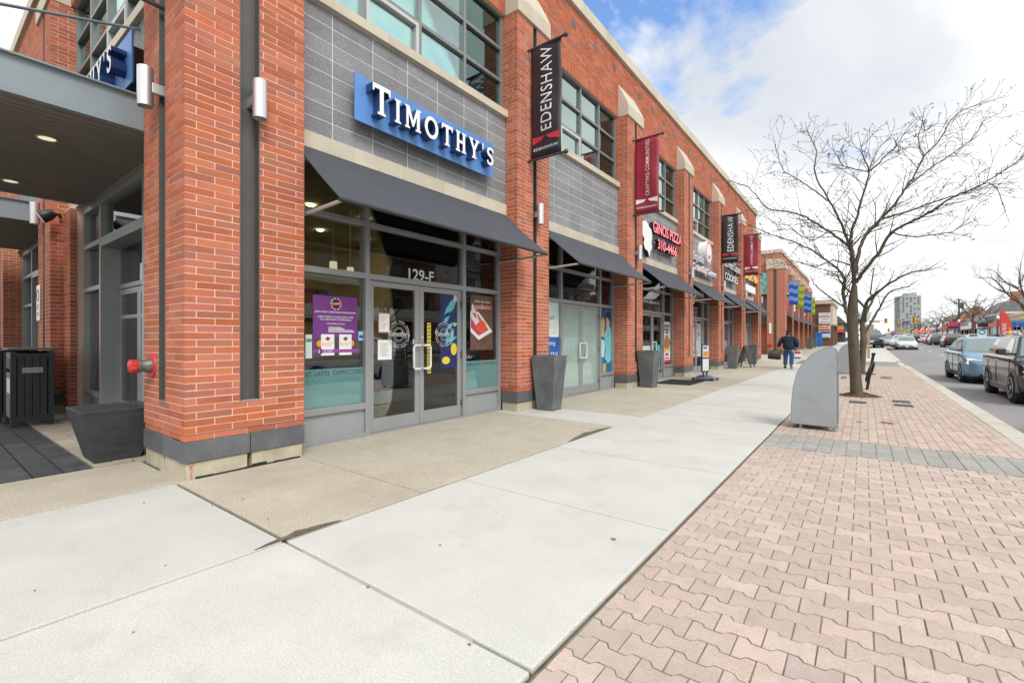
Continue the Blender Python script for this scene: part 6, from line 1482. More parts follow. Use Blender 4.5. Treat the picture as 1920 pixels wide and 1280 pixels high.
    vs = [B4[0], (m1, -wb_ * 1.005, belt - .03), B4[1], (sc + .06, 0, belt - .05), B4[2], (m1, wb_ * 1.005, belt - .03), B4[3], (rr - .03, 0, belt - .02),
          T4[0], (m0, -wt * 1.02, zt), T4[1], (r1 + .07, 0, zt + .005), T4[2], (m0, wt * 1.02, zt), T4[3], (r0 - .06, 0, zt), (m0, 0, zt + .045)]
    fs = [(i, (i + 1) % 8, 8 + (i + 1) % 8, 8 + i) for i in range(8)] + [(8, 9, 16, 15), (9, 10, 11, 16), (16, 11, 12, 13), (15, 16, 13, 14)]
    mbc.add(vs, fs); parts.append(('cabin', mbc, M_paint, dict(smooth=True, angle=38, bevel=.055, seg=3)))
    # panes: inset from the cabin's side, screen and rear faces
    def lerp(a, b, t): return tuple(a[i] + (b[i] - a[i]) * t for i in range(3))
    def pane(b0, b1, t0, t1, u0, u1, v0, v1, off, nm, mat, inset=.0):
        q = []
        for (u, v) in ((u0, v0), (u1, v0), (u1, v1), (u0, v1)): q.append(Vector(lerp(lerp(b0, b1, u), lerp(t0, t1, u), v)))
        n = (q[1] - q[0]).cross(q[3] - q[0]).normalized(); c = sum(q, Vector()) / 4
        if n.dot(c - Vector((c.x * .8, 0, c.z - .1))) < 0: n = -n
        m_ = MB(); q = [p + n * off for p in q]; m_.prism([p - n * .012 for p in q], n * .012); parts.append((nm, m_, mat, {}))
    nd = {'suv_big': [(.04, .22), (.255, .50), (.535, .86)], 'suv': [(.05, .26), (.30, .55), (.585, .86)], 'sedan': [(.10, .46), (.50, .84)], 'hatch': [(.06, .20), (.24, .52), (.56, .86)], 'pickup': [(.06, .42), (.47, .86)]}[kind]
    for sgn in (-1, 1):
        if sgn < 0: Sb, St, eb, et = vs[0], vs[8], vs[2], vs[10]
        else: Sb, St, eb, et = vs[6], vs[14], vs[4], vs[12]
        mb_, mt_ = (vs[1], vs[9]) if sgn < 0 else (vs[5], vs[13])
        for (u0, u1) in nd: pane(Sb, eb, St, et, u0, u1, .12, .86, .012, 'side_window', M_cglass)
        pane(Sb, eb, St, et, nd[0][0] - .01, nd[-1][1] + .01, .085, .115, .014, 'window_trim', M_crm if kind != 'hatch' else M_trim)
    for sgn in (-1, 1):
        a, b2, c, d = (vs[2], vs[3], vs[10], vs[11]) if sgn < 0 else (vs[4], vs[3], vs[12], vs[11])
        pane(a, b2, c, d, .07, 1.0, .10, .90, .012, 'windscreen', M_wind)
        a, b2, c, d = (vs[0], vs[7], vs[8], vs[15]) if sgn < 0 else (vs[6], vs[7], vs[14], vs[15])
        pane(a, b2, c, d, .08, 1.0, .14, .86, .012, 'rear_window', M_cglass)
    # wheels, wells and arches
    for x in (xf, xr):
        for sgn in (-1, 1):
            yo = W * 1.0 * sgn; hh = wr; tw = .125
            arch = MB(); n = 16; ro, ri = wr + .075, wr + .025
            for k in range(n):
                a0, a1 = math.pi * (k / n) * 1.12 - .19, math.pi * ((k + 1) / n) * 1.12 - .19
                P = lambda r_, a_, yy: (x + r_ * math.cos(a_), yy, wr + r_ * math.sin(a_))
                arch.hexa([P(ri, a0, yo * .93), P(ro, a0, yo * .93), P(ro, a1, yo * .93), P(ri, a1, yo * .93)], [P(ri, a0, yo * 1.012), P(ro, a0, yo * 1.008), P(ro, a1, yo * 1.008), P(ri, a1, yo * 1.012)])
            parts.append(('wheel_arch', arch, M_gtrim if spec['clad'] else M_paint, {}))
            well = MB().lathe([(0, yo * .80), (wr + .045, yo * .80), (wr + .045, yo * 1.002), (0, yo * 1.002)], (x, 0, wr + .015), 'y', 26); parts.append(('wheel_well', well, M_trim, {}))
            c0, c1 = yo - sgn * .19, yo + sgn * .022
            t_ = MB().lathe([(wr * .62, c1), (wr * .9, c1 + sgn * .008), (wr * .985, c1 - sgn * .025), (wr, c1 - sgn * .07), (wr, c0 + sgn * .03), (wr * .95, c0), (wr * .5, c0)], (x, 0, wr), 'y', 30); parts.append(('tyre', t_, M_tyre, dict(smooth=True, angle=50, wheel='%.1f%d' % (x, sgn))))
            rm = MB().lathe([(0, c1 - sgn * .035), (wr * .60, c1 - sgn * .035), (wr * .64, c1 + sgn * .012), (wr * .69, c1 + sgn * .012), (wr * .70, c1 - sgn * .01), (0, c1 - sgn * .05)], (x, 0, wr), 'y', 30); parts.append(('rim_dish', rm, M_rimd, dict(smooth=True, angle=40, wheel='%.1f%d' % (x, sgn))))
            sp = MB(); ns = 5 if kind in ('suv', 'sedan', 'hatch') else 5
            for k in range(ns):
                for dv in ((-.11, .11) if kind == 'suv_big' else (0,)):
                    a_ = 2 * math.pi * k / ns + dv; w_ = .16 if kind != 'suv_big' else .10; d1, d2 = (math.cos(a_ - w_), math.sin(a_ - w_)), (math.cos(a_ + w_), math.sin(a_ + w_)); q = wr * .66
                    sp.prism([(x + d1[0] * wr * .16, c1 - sgn * .03, wr + d1[1] * wr * .16), (x + d1[0] * q, c1 - sgn * .018, wr + d1[1] * q), (x + d2[0] * q, c1 - sgn * .018, wr + d2[1] * q), (x + d2[0] * wr * .16, c1 - sgn * .03, wr + d2[1] * wr * .16)], (0, sgn * .024, 0))
            rim = MB().lathe([(wr * .62, c1 - sgn * .02), (wr * .645, c1 + sgn * .014), (wr * .70, c1 + sgn * .016), (wr * .705, c1 - sgn * .01)], (x, 0, wr), 'y', 30); hub = MB().lathe([(0, c1 - sgn * .03), (wr * .17, c1 - sgn * .03), (wr * .15, c1 + sgn * .008), (0, c1 + sgn * .01)], (x, 0, wr), 'y', 14)
            sp.add(hub.v, hub.f); rv = MB(); rv.add(sp.v, sp.f); 
            n0 = len(rv.v); rv.v += rim.v; rv.f += [[i + n0 for i in f] for f in rim.f[:-2]]; rv.mi += [0] * (len(rim.f) - 2); rv.rnd += [.5] * (len(rim.f) - 2)
            parts.append(('rim', rv, M_rim, dict(smooth=True, angle=35, wheel='%.1f%d' % (x, sgn))))
    # front: grille, lamps, bumper intake, plate; rear: lamps, plate; mirrors, handles, sills, door seams
    xg = h2 + .0
    gz0 = hood - .46; big = kind in ('suv_big', 'pickup')
    parts.append(('grille', MB().hexa([(xg - .10, -.50, gz0 - .08), (xg - .10, .50, gz0 - .08), (xg + .012, .42, gz0 - .10), (xg + .012, -.42, gz0 - .10)], [(xg - .16, -.56, gz0 + (.22 if big else .12)), (xg - .16, .56, gz0 + (.22 if big else .12)), (xg - .03, .48, gz0 + (.17 if big else .08)), (xg - .03, -.48, gz0 + (.17 if big else .08))]), M_trim, dict(bevel=.02)))
    for k in range(2): zz = gz0 - .02 + k * (.10 if big else .055); parts.append(('grille_bar', MB().tube([(xg - .02, -.44, zz), (xg + .014, 0, zz), (xg - .02, .44, zz)], .013, 6), M_crm, {}))
    parts.append(('bumper_intake', MB().hexa([(xg - .2, -.66, clear - .02), (xg - .2, .66, clear - .02), (xg + .012, .5, clear + .02), (xg + .012, -.5, clear + .02)], [(xg - .2, -.7, clear + .15), (xg - .2, .7, clear + .15), (xg + .022, .55, clear + .13), (xg + .022, -.55, clear + .13)]), M_trim, dict(bevel=.02)))
    parts.append(('licence_plate', B(xg + .02, xg + .032, -.15, .15, gz0 - .20, gz0 - .05), M_plate, {}))
    for sgn in (-1, 1):
        y0, y1 = sgn * W * .54, sgn * W * .90
        lampz = hood - .34
        parts.append(('headlamp', MB().hexa([(xg - .045, y0, lampz - .10), (xg - .25, y1 + sgn * .0, lampz - .08), (xg - .48, y1 + sgn * .06, lampz - .02), (xg - .3, y0, lampz)], [(xg - .10, y0, lampz + .09), (xg - .30, y1 - sgn * .01, lampz + .14), (xg - .58, y1 + sgn * .05, lampz + .16), (xg - .3, y0, lampz + .09)]), 'HL', dict(bevel=.02)))
        parts.append(('fog_lamp', MB().lathe([(0, xg - .19), (.06, xg - .19), (.06, xg - .10), (0, xg - .10)], (0, sgn * W * .70, clear + .20), 'x', 14), M_hl, {}))
        if kind == 'suv_big': parts.append(('side_marker', MB().hexa([(xg - .50, y1 + sgn * .055, lampz - .17), (xg - .30, y1 + sgn * .015, lampz - .17), (xg - .30, y1 - .02 * sgn, lampz - .17), (xg - .5, y1, lampz - .17)], [(xg - .50, y1 + sgn * .055, lampz - .10), (xg - .33, y1 + sgn * .015, lampz - .09), (xg - .33, y1 - .02 * sgn, lampz - .09), (xg - .5, y1, lampz - .10)]), M_amb, {}))
        tz = belt - .20
        parts.append(('tail_lamp', MB().hexa([(-h2 - .005, sgn * W * .58, tz - .10), (-h2 + .06, sgn * W * .925, tz - .10), (-h2 + .30, sgn * W * .975, tz - .05), (-h2 + .2, sgn * W * .6, tz - .05)], [(-h2 + .015, sgn * W * .60, tz + .12), (-h2 + .08, sgn * W * .915, tz + .13), (-h2 + .30, sgn * W * .965, tz + .11), (-h2 + .2, sgn * W * .6, tz + .11)]), M_tail, dict(bevel=.02)))
        mz = belt + .06; mx = sc - .30
        parts.append(('mirror', MB().hexa([(mx - .07, sgn * (W + .06), mz - .02), (mx + .05, sgn * (W + .05), mz - .02), (mx + .02, sgn * (W + .24), mz + .0), (mx - .08, sgn * (W + .25), mz + .0)], [(mx - .07, sgn * (W + .05), mz + .14), (mx + .03, sgn * (W + .05), mz + .14), (mx + .0, sgn * (W + .22), mz + .13), (mx - .08, sgn * (W + .24), mz + .13)]), M_paint, dict(bevel=.035, seg=3)))
        parts.append(('mirror_arm', MB().box(mx - .04, mx + .02, sgn * (W * .86), sgn * (W + .07), mz - .03, mz + .02), M_trim, {}))
        for (u0, u1) in nd[-2:]:
            xh = rr + (sc - rr) * u0 + .10; parts.append(('door_handle', MB().tube([(xh, sgn * W * .985, belt - .13), (xh + .04, sgn * (W + .028), belt - .125), (xh + .18, sgn * (W + .028), belt - .125), (xh + .22, sgn * W * .985, belt - .13)], .013, 6), M_paint if kind != 'suv_big' else M_crm, {}))
        for (u0, u1) in nd[-2:]:
            xd = rr + (sc - rr) * u0 - .02; parts.append(('door_seam', MB().tube([(xd, sgn * (W * 1.0 - .001), clear + .12), (xd, sgn * (W + .001), clear + (belt - clear) * .55), (xd, sgn * (W * .987), belt - .06)], .006, 5), M_trim, {}))
        xd = rr + (sc - rr) * .92; parts.append(('door_seam', MB().tube([(xd, sgn * (W * 1.0 - .001), clear + .12), (xd, sgn * (W + .001), clear + (belt - clear) * .5), (xd, sgn * (W * .987), belt - .06)], .006, 5), M_trim, {}))
        parts.append(('sill_trim', MB().hexa([(xr + wr + .10, sgn * W * .90, clear - .05), (xf - wr - .10, sgn * W * .90, clear - .05), (xf - wr - .10, sgn * (W * 1.006), clear + .0), (xr + wr + .10, sgn * (W * 1.006), clear + .0)], [(xr + wr + .08, sgn * W * .9, clear + .14), (xf - wr - .08, sgn * W * .9, clear + .14), (xf - wr - .08, sgn * (W * 1.008), clear + .13), (xr + wr + .08, sgn * (W * 1.008), clear + .13)]), M_gtrim if spec['clad'] else M_trim, dict(bevel=.01)))
        if kind == 'suv_big': parts.append(('chrome_strip', B(xr + wr + .12, xf - wr - .12, sgn * W * .985, sgn * (W + .014), clear + .145, clear + .165), M_crm, {}))
        if spec['rails']:
            ry = sgn * wt * .93; parts.append(('roof_rail', MB().tube([(r0 + .10, ry, H + .01), (r0 + .22, ry, H + .075), (m0, ry * 1.0, H + .095), (r1 - .3, ry, H + .07), (r1 - .18, ry, H + .01)], .02, 8), M_crm if kind == 'suv_big' else M_rim, dict(smooth=True)))
    parts.append(('licence_plate', B(-h2 - .012, -h2 + .01, -.15, .15, belt - .42, belt - .28), M_plate, {}))
    if kind == 'pickup':
        for sgn in (-1, 1): parts.append(('bed_side', B(-h2 + .05, rr - .02, sgn * W * .88, sgn * W * .97, belt - .15, belt + .02), M_paint, dict(bevel=.02)))
        parts.append(('tailgate', B(-h2 + .02, -h2 + .09, -W * .87, W * .87, belt - .3, belt + .015), M_paint, dict(bevel=.02)))
    return parts
def car(kind, label, cat, loc, rz, color, lit=False, grp=None, nm='parked_car', detail=True):
    key = (kind, lit)
    if key not in CARS:
        lst = []
        for (pn, mb, mt, kw) in make_car(kind):
            if mt == 'HL': mt = M_hl_on if lit else M_hl
            me = mb.mesh(pn, mt, kw.get('smooth', False), kw.get('angle'))
            if kw.get('crease'):       # keep the shoulder and bonnet edges crisp
                at = me.attributes.new('crease_edge', 'FLOAT', 'EDGE'); n = 13
                for e in me.edges:
                    i, j = e.vertices[0], e.vertices[1]
                    if abs(i - j) == n and (i % n) in (1, 3, 4, 8, 9, 11): at.data[e.index].value = .55
            me['wheel'] = kw.get('wheel', ''); lst.append((pn, me, kw))
        CARS[key] = lst
    t = thing(nm, label, cat, loc, rz, grp)
    wheels = {}
    for pn, me, kw in CARS[key]:
        if not detail and pn in ('door_seam', 'door_handle', 'fog_lamp', 'grille_bar', 'mirror_arm', 'window_trim', 'chrome_strip', 'licence_plate', 'rim_dish'): continue
        par = t
        if pn in ('tyre', 'rim', 'rim_dish'):       # wheel > tyre, rim
            c = me['wheel']
            if c not in wheels: wheels[c] = bpy.data.objects.new('wheel', None); COL.objects.link(wheels[c]); wheels[c].parent = t
            par = wheels[c]
        o = link(pn, me, par, False, color)
        if kw.get('bevel'): md = o.modifiers.new('bevel', 'BEVEL'); md.width = kw['bevel']; md.segments = kw.get('seg', 2); md.limit_method = 'ANGLE'; md.angle_limit = R(30)
        if kw.get('sub'): md = o.modifiers.new('sub', 'SUBSURF'); md.levels = kw['sub']; md.render_levels = kw['sub']
    return t
RZ_T, RZ_A = R(-90), R(90)           # facing the camera / driving away
def rd(Y): return -.28 + gz(Y)
t = car('suv_big', 'black SUV with grey wheel arch cladding at the right edge, nearest vehicle', 'suv', (3.88, 18.2, rd(18)), RZ_T, (.012, .015, .026), nm='black_suv', lit=False); t.scale = (.96, .96, .96)
t = car('suv', 'light blue SUV with lit headlamps behind the black SUV', 'suv', (3.72, 25.1, rd(25)), RZ_T + R(1.5), (.16, .29, .42), lit=True, nm='blue_suv')
def at_size(u, px, real):           # how far off a thing of this real width stands when it spans px pixels at column u
    d = real * PF / px; r = (u - PCX) / PF * d; return r * PC - d * PS, d * PC + r * PS
def far_car(u, px, kind, label, col, rz=RZ_A, lit=False, cat='car', nm='traffic_car', detail=False):
    wd = {'suv': 1.9, 'sedan': 1.85, 'hatch': 1.8, 'pickup': 2.05, 'suv_big': 2.0}[kind]; x, yv = at_size(u, px, wd)
    return car(kind, label, cat, (x, yv, rd(yv) if x > 1.8 else gz(yv)), rz, col, lit, 'cars in the street', nm, detail)
WH, DK, RD, GR, SL = (.62, .63, .64), (.015, .016, .02), (.42, .02, .03), (.085, .09, .09), (.33, .35, .37)
far_car(1634, 35, 'pickup', 'dark navy pickup truck facing the camera behind the timber post', (.02, .028, .05), RZ_T, cat='pickup', nm='pickup_truck', detail=True)
far_car(1656, 31, 'sedan', 'silver car with bright headlamps right behind the pickup truck', SL, RZ_T, True)
far_car(1698, 31, 'sedan', 'white car coming towards the camera in the middle of the road', WH, RZ_T, detail=True)
far_car(1688, 24, 'hatch', 'white van-like car right behind the oncoming white car', WH, RZ_T)
x, yv = at_size(1733, 42, 4.6); car('sedan', 'dark grey sedan turning across the road, seen from its side', 'car', (x, yv, rd(yv)), R(12), GR, False, 'cars in the street', 'traffic_car', True)
for u, px, k, lb, c in ((1757, 25, 'suv', 'dark grey SUV driving away with white tailgate glints, left of three dark cars', (.10, .105, .115)), (1770, 24, 'sedan', 'black sedan between two dark SUVs in the queue driving away', DK), (1785, 29, 'suv', 'black SUV just left of the light blue SUV', DK),
        (1672, 11, 'hatch', 'small dark red car far down the road, leftmost of the queue', (.30, .02, .03)), (1680, 11, 'sedan', 'red car second from the left in the far queue', RD), (1689, 13, 'suv', 'white SUV in the far queue below the left signals', WH), (1700, 16, 'suv', 'white SUV with red lamps in the far queue', WH), (1709, 15, 'suv', 'black SUV in the far queue left of the tents', DK),
        (1720, 19, 'suv', 'black SUV behind the turning grey sedan', (.03, .035, .05)), (1735, 19, 'sedan', 'white car behind the roof of the turning grey sedan', WH), (1747, 21, 'hatch', 'red car behind the turning grey sedan', RD), (1757, 20, 'sedan', 'white car beside the red car in the queue', WH), (1771, 18, 'sedan', 'white car in the outer lane above the dark queue', WH), (1783, 18, 'sedan', 'second white car in the outer lane', WH),
        (1796, 18, 'sedan', 'third white car in the outer lane', WH), (1809, 19, 'sedan', 'silver car above the light blue SUV roof, left of the white board', SL), (1824, 20, 'hatch', 'pale car just left of the white board sign', (.5, .52, .53)), (1858, 19, 'sedan', 'dark car right of the white board sign', DK), (1871, 19, 'sedan', 'dark car left of the red flag', (.03, .03, .032))):
    far_car(u, px, k, lb, c)
# ------------------------------------------------------------------ farther buildings and street furniture
BT = brick_tex('far_red_brick', (.42, .12, .06), (.36, .10, .05), (.50, .34, .27)); BT2 = brick_tex('brown_brick', (.17, .075, .045), (.15, .065, .04), (.20, .13, .10), .24, .075)
M_fglass = pm('far_glass', (.03, .038, .04), .05, .1, 2, spec=.9); M_fgrey = pm('far_grey_panel', (.19, .20, .21), .8, .1, 2); M_awn = pm('far_awning', (.055, .065, .08), .8, .08, 2)
# --- second brick building with wave banners
Y2 = 42.0; g2 = gz(46)
b2 = thing('brick_building', 'second red brick shop building with blue and green wave banners', 'building', (-4.95, Y2, 0))
pb = lambda nm, m, *bx, **k: put(B(*bx), nm, m, b2, **k)
pb('main_wall', BT, -22, -5.25, Y2 + .3, 66, 5.0, 8.2); pb('recess_wall', BT, -22, -6.22, Y2 + .9, 66, 0, 5.0)
pb('corner_pier', BT, -6.2, -5.75, Y2, Y2 + 1.2, 0, 6.9); pb('corner_pier', BT, -5.53, -4.95, Y2, Y2 + 1.2, 0, 6.9); pb('pier_channel', M_slot, -5.75, -5.53, Y2 + .08, Y2 + 1.0, .2, 6.9); pb('pier_base', M_granite, -6.22, -4.93, Y2 - .02, Y2 + 1.22, 0, .45)
put(MB().prism([(-6.25, Y2 - .04, 6.9), (-4.9, Y2 - .04, 6.9), (-4.9, Y2 - .04, 7.2), (-5.2, Y2 - .04, 7.7), (-6.25, Y2 - .04, 7.7)], (0, 1.3, 0)), 'stone_cap', M_stone, b2)
pb('parapet', M_stone, -22, -5.18, Y2 + .25, 66.05, 8.2, 8.5)
ys = [Y2 + 1.2 + 4.6 * k for k in range(6)]
for k in range(5):
    ya, yb = ys[k], ys[k + 1]
    pb('pier', BT, -6.0, -4.95, yb - 1.0, yb, 0, 6.9); put(MB().prism([(-4.9, yb - 1.02, 6.9), (-4.9, yb - 1.02, 7.2), (-5.22, yb - 1.02, 7.75), (-5.3, yb - 1.02, 6.9)], (0, 1.04, 0)), 'stone_cap', M_stone, b2)
    pb('upper_window', M_fglass, -5.45, -5.38, ya + .02, yb - 1.02, 5.2, 6.9); pb('block_wall', M_fgrey, -5.5, -5.25, ya + .02, yb - 1.02, 3.6, 5.15); pb('sill_stone', M_stone, -5.4, -5.18, ya + .02, yb - 1.02, 5.151, 5.26)
    for j in range(1, 4): pb('window_mullion', M_frame2, -5.38, -5.33, ya + j * .9 - .03, ya + j * .9 + .03, 5.27, 6.9)
    pb('shop_window', M_fglass, -5.6, -5.5, ya + .02, yb - 1.02, g2, 3.55); pb('shop_mullion', M_frame, -5.5, -5.45, ya + 1.2, ya + 1.28, g2, 3.5); pb('shop_mullion', M_frame, -5.5, -5.45, ya + 2.4, ya + 2.48, g2, 3.5)
    aw = tag(put(MB().hexa([(-5.24, ya + .03, 3.5), (-4.25, ya + .03, 2.75), (-4.25, yb - 1.03, 2.75), (-5.24, yb - 1.03, 3.5)], [(-5.24, ya + .03, 3.53), (-4.25, ya + .03, 2.78), (-4.25, yb - 1.03, 2.78), (-5.24, yb - 1.03, 3.53)]), 'awning', M_awn), ('nearest', 'second', 'third', 'fourth', 'farthest')[k] + ' grey awning from the near corner of the second brick building', 'awning', 'awnings on the second brick building')
    sc_ = [C_red, C_white, C_dk, C_white, C_red][k]
    tag(put(B(-5.245, -5.15, ya + .5, yb - 1.5, 3.9, 4.7), 'shop_sign', sc_), ('crimson', 'white', 'dark', 'plain white', 'round red')[k] + ' shop sign on the grey wall of the second brick building', 'sign')
tq = pm('turquoise_board', (.22, .62, .58), .5, .04, 3)
t = thing('turquoise_sign', 'turquoise sign boards with dark letters between the two brick buildings', 'sign', (-7.6, Y2 + .8, 4.9))
for k, bd in enumerate(('AY', 'R', 'g')):
    za = 4.95 + k * .58; put(B(-8.2, -6.23, Y2 + .20, Y2 + .26, za, za + .55), 'board', tq, t); m = MB(); add_text(m, bd, (-6.72 if bd != 'AY' else -6.95, Y2 + .195, za + .08), YR, XU, h=.36, bold=.01); put(m, 'lettering', C_dk, t)
pb('grey_panel', M_fgrey, -9, -6.22, Y2 + .82, Y2 + .88, 3.2, 4.9); pb('dark_canopy', M_awn, -9, -6.22, Y2 + .3, Y2 + .8, 2.5, 3.15)
tag(put(B(-6.05, -5.88, Y2 - .05, Y2 - .001, 1.75, 2.6), 'wall_plate', C_white), 'narrow white notice plate on the second brick building corner', 'sign'); tag(put(MB().lathe([(0, 0), (.14, 0), (.14, -.05), (.06, -.2), (0, -.2)], (-5.98, Y2, .85), 'y', 12), 'red_standpipe', M_fred), 'red fire hose outlet low on the second brick building', 'hydrant')
M_wb = pm('wave_blue', (.015, .07, .38), .5, .08, 4); M_wb2 = pm('wave_pale_blue', (.14, .30, .68), .5, .08, 4); M_wg = pm('wave_green', (.20, .30, .01), .5, .08, 4); M_wg2 = pm('wave_pale_green', (.38, .50, .06), .5, .08, 4)
for k, (u, v0, v1, wpx, blue) in enumerate(((1488, 527, 571, 12, True), (1499.5, 537, 577, 11, False), (1514.5, 551, 586, 10, True), (1522.5, 558, 590, 8, False))):
    p = on_x(u, v1, -4.45); q = on_x(u, v0, -4.45); d = -p.x * PS + p.y * PC; w = wpx * d / PF / .8
    t = thing('wave_banner', ('blue' if blue else 'green') + ' wave banner on the second brick building, ' + ('nearer' if k < 2 else 'farther') + ' of the two', 'banner', p, 0, 'wave banners on the second brick building'); z0, z1 = p.z, q.z; n = 6
    for j in range(n):
        za, zb = z0 + (z1 - z0) * j / n, z0 + (z1 - z0) * (j + 1) / n; top = [(-w / 2 + w * i / 8, zb + .07 * math.sin(i / 8 * 6.28)) for i in range(9)]; bot = [(-w / 2 + w * i / 8, za + (.07 * math.sin(i / 8 * 6.28) if j else 0)) for i in range(9)]
        if j == n - 1: top = [(x, zb) for x, z in top]
        m = MB(); m.prism([(p.x + x, p.y, z) for x, z in bot + top[::-1]], (0, .012, 0)); put(m, 'wave', (M_wb, M_wb2)[j % 2] if blue else (M_wg, M_wg2)[j % 2], t)
    for z in (z0, z1): put(MB().tube([(p.x - w / 2 - .25, p.y + .02, z), (p.x + w / 2 + .05, p.y + .02, z)], .02, 6), 'pole', M_pole, t)
for k, (x, yv) in enumerate(((-4.5, 44.6), (-4.5, 57.2), (-4.5, 62.0))):
    tp_ = tall_planter((x, yv, gz(yv)), ('tall grey planter ahead of the walking person', 'tall grey planter farther on by the second brick building', 'farthest tall grey planter by the blue box')[k], h=1.05); tp_.scale = (1.25, 1.25, 1.1)
t = thing('blue_box', 'bright blue upright box at the far end of the second brick building', 'box', (-4.3, 66.0, gz(66))); put(B(-.35, .35, -.3, .3, 0, 1.7), 'cabinet', pm('bright_blue', (.02, .16, .55), .5, .08, 3), t, world=False, bevel=.03); put(B(-.35, .35, -.32, -.305, .2, 1.5), 'door', pm('bright_blue', (.02, .16, .55)), t, world=False)
# --- brown brick building with the white tenants board
g3 = gz(70); bb = thing('brown_building', 'plain brown brick building with pale stucco side and stone cornice', 'building', (-3.05, 68, g3))
put(B(-14, -3.25, 68, 80, g3 - .5, 5.6), 'wall', BT2, bb); put(B(-3.25, -3.02, 68.02, 80, 3.1, 5.6), 'stucco_panel', M_stone, bb); put(B(-14.1, -2.85, 67.8, 80.1, 5.6, 6.1), 'cornice', M_stone, bb)
for k in range(4): put(B(-3.25, -2.95, 68.0 + k * 3.2, 69.2 + k * 3.2, g3 - .4, 3.0), 'pier', BT2, bb)
put(MB().prism([(-3.25, 68.0, 3.0), (-2.5, 68.0, 3.0), (-3.25, 68.0, 3.3)], (0, 12, 0)), 'side_ledge', M_stone, bb)
t = thing('tenant_board', 'white tenants board with coloured strips on the brown brick wall', 'sign', (-4.2, 67.9, 2)); p0, p1 = on_y(1535, 633, 67.95), on_y(1557, 586, 67.95)
put(B(p0.x, p1.x, 67.86, 67.97, p0.z, p1.z), 'board', C_white, t); H = p1.z - p0.z; W = p1.x - p0.x
for a, b_, mt, f0, f1 in ((.02, .08, C_ltbl, .1, .9), (.17, .25, C_blue, .2, .97), (.28, .35, C_red, .05, .97), (.30, .33, C_dk, .1, .4), (.39, .47, C_or, .05, .9), (.50, .56, C_dk, .03, .97), (.505, .555, C_red, .3, .75), (.62, .65, fl((.25, .5, .45), 'print_mint'), .1, .95), (.74, .76, fl((.3, .3, .32), 'print_slate'), .3, .85), (.83, .86, C_dk, .05, .97), (.92, .94, fl((.3, .3, .32), 'print_slate'), .2, .9)):
    put(B(p0.x + f0 * W, p0.x + f1 * W, 67.84 if mt is not C_dk else 67.845, 67.859, p0.z + a * H, p0.z + b_ * H), 'strip', mt, t)
# --- dark restaurant with red awning
g4 = gz(96); rb = thing('dark_restaurant', 'dark low building with hipped roof and yellow wall panel beyond the brown one', 'building', (-2.5, 95, g4))
put(B(-12, -2.6, 95, 120, g4 - .5, 3.9), 'wall', pm('charcoal_wall', (.045, .045, .045), .8, .2, 1), rb); put(MB().prism([(-12.3, 94.5, 3.9), (-2.2, 94.5, 3.9), (-3.4, 94.5, 5.2), (-12.3, 94.5, 5.2)], (0, 26, 0)), 'roof', pm('grey_shingle', (.10, .10, .10), .9, .2, 2), rb); put(B(-4.2, -2.7, 94.9, 94.99, 2.9, 3.7), 'yellow_panel', pm('yellow_wall', (.55, .38, .12), .8, .1, 1), rb); put(B(-2.58, -2.5, 97, 118, g4 + .8, 2.6), 'window', M_fglass, rb)
t = tag(put(MB().prism([(-3.8, 93.6, 2.45), (-2.5, 93.6, 2.45), (-2.9, 93.6, 2.95), (-3.6, 93.6, 2.95)], (0, 1.3, 0)), 'red_awning', pm('red_awning', (.55, .05, .03), .7, .1, 2)), 'small red awning on the dark restaurant', 'awning')
for k, yv in enumerate((104, 116)): bare_tree('pavement_tree', ('budding yellow green pavement tree by the dark restaurant', 'farther budding pavement tree by the dark restaurant')[k], (-1.0, yv, gz(yv)), 6.0, 2.2, .11, 40 + k, 6, lv=1, grp='pavement trees beyond the brown building', Lb=1.5)
# --- apartment tower
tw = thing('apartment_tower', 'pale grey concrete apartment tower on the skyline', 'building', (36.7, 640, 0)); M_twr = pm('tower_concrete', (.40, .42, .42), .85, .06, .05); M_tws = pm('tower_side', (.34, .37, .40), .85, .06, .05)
put(B(30.5, 47.4, 640, 660, -2, 47.2), 'shaft', M_twr, tw); put(MB().prism([(30.5, 640, -2), (26.4, 647, -2), (26.4, 660, -2), (30.5, 660, -2)], (0, 0, 49)), 'angled_bay', M_tws, tw); put(B(33.0, 44.0, 643, 656, 47.2, 50.2), 'plant_room', M_tws, tw)
mw = B(-.62, .62, -.15, .15, -.75, .75).mesh('window', M_fglass); mb_ = MB().box(-.3, .3, -.15, .15, -.75, .75).mesh('blind_window', C_ltbl)
for c in range(5):
    for r in range(16):
        if random.random() < .12: continue
        o = link('window', mw if random.random() < .72 else mb_, tw); o.location = (33.2 + c * 3.0, 640 - .1, 3.0 + r * 2.75)
for r in range(16): o = put(MB().hexa([(26.9, 646.0, 2.2 + r * 2.75), (30.1, 640.6, 2.2 + r * 2.75), (30.2, 640.8, 2.2 + r * 2.75), (27.0, 646.2, 2.2 + r * 2.75)], [(26.9, 646.0, 3.6 + r * 2.75), (30.1, 640.6, 3.6 + r * 2.75), (30.2, 640.8, 3.6 + r * 2.75), (27.0, 646.2, 3.6 + r * 2.75)]), 'balcony_band', M_fglass, tw)
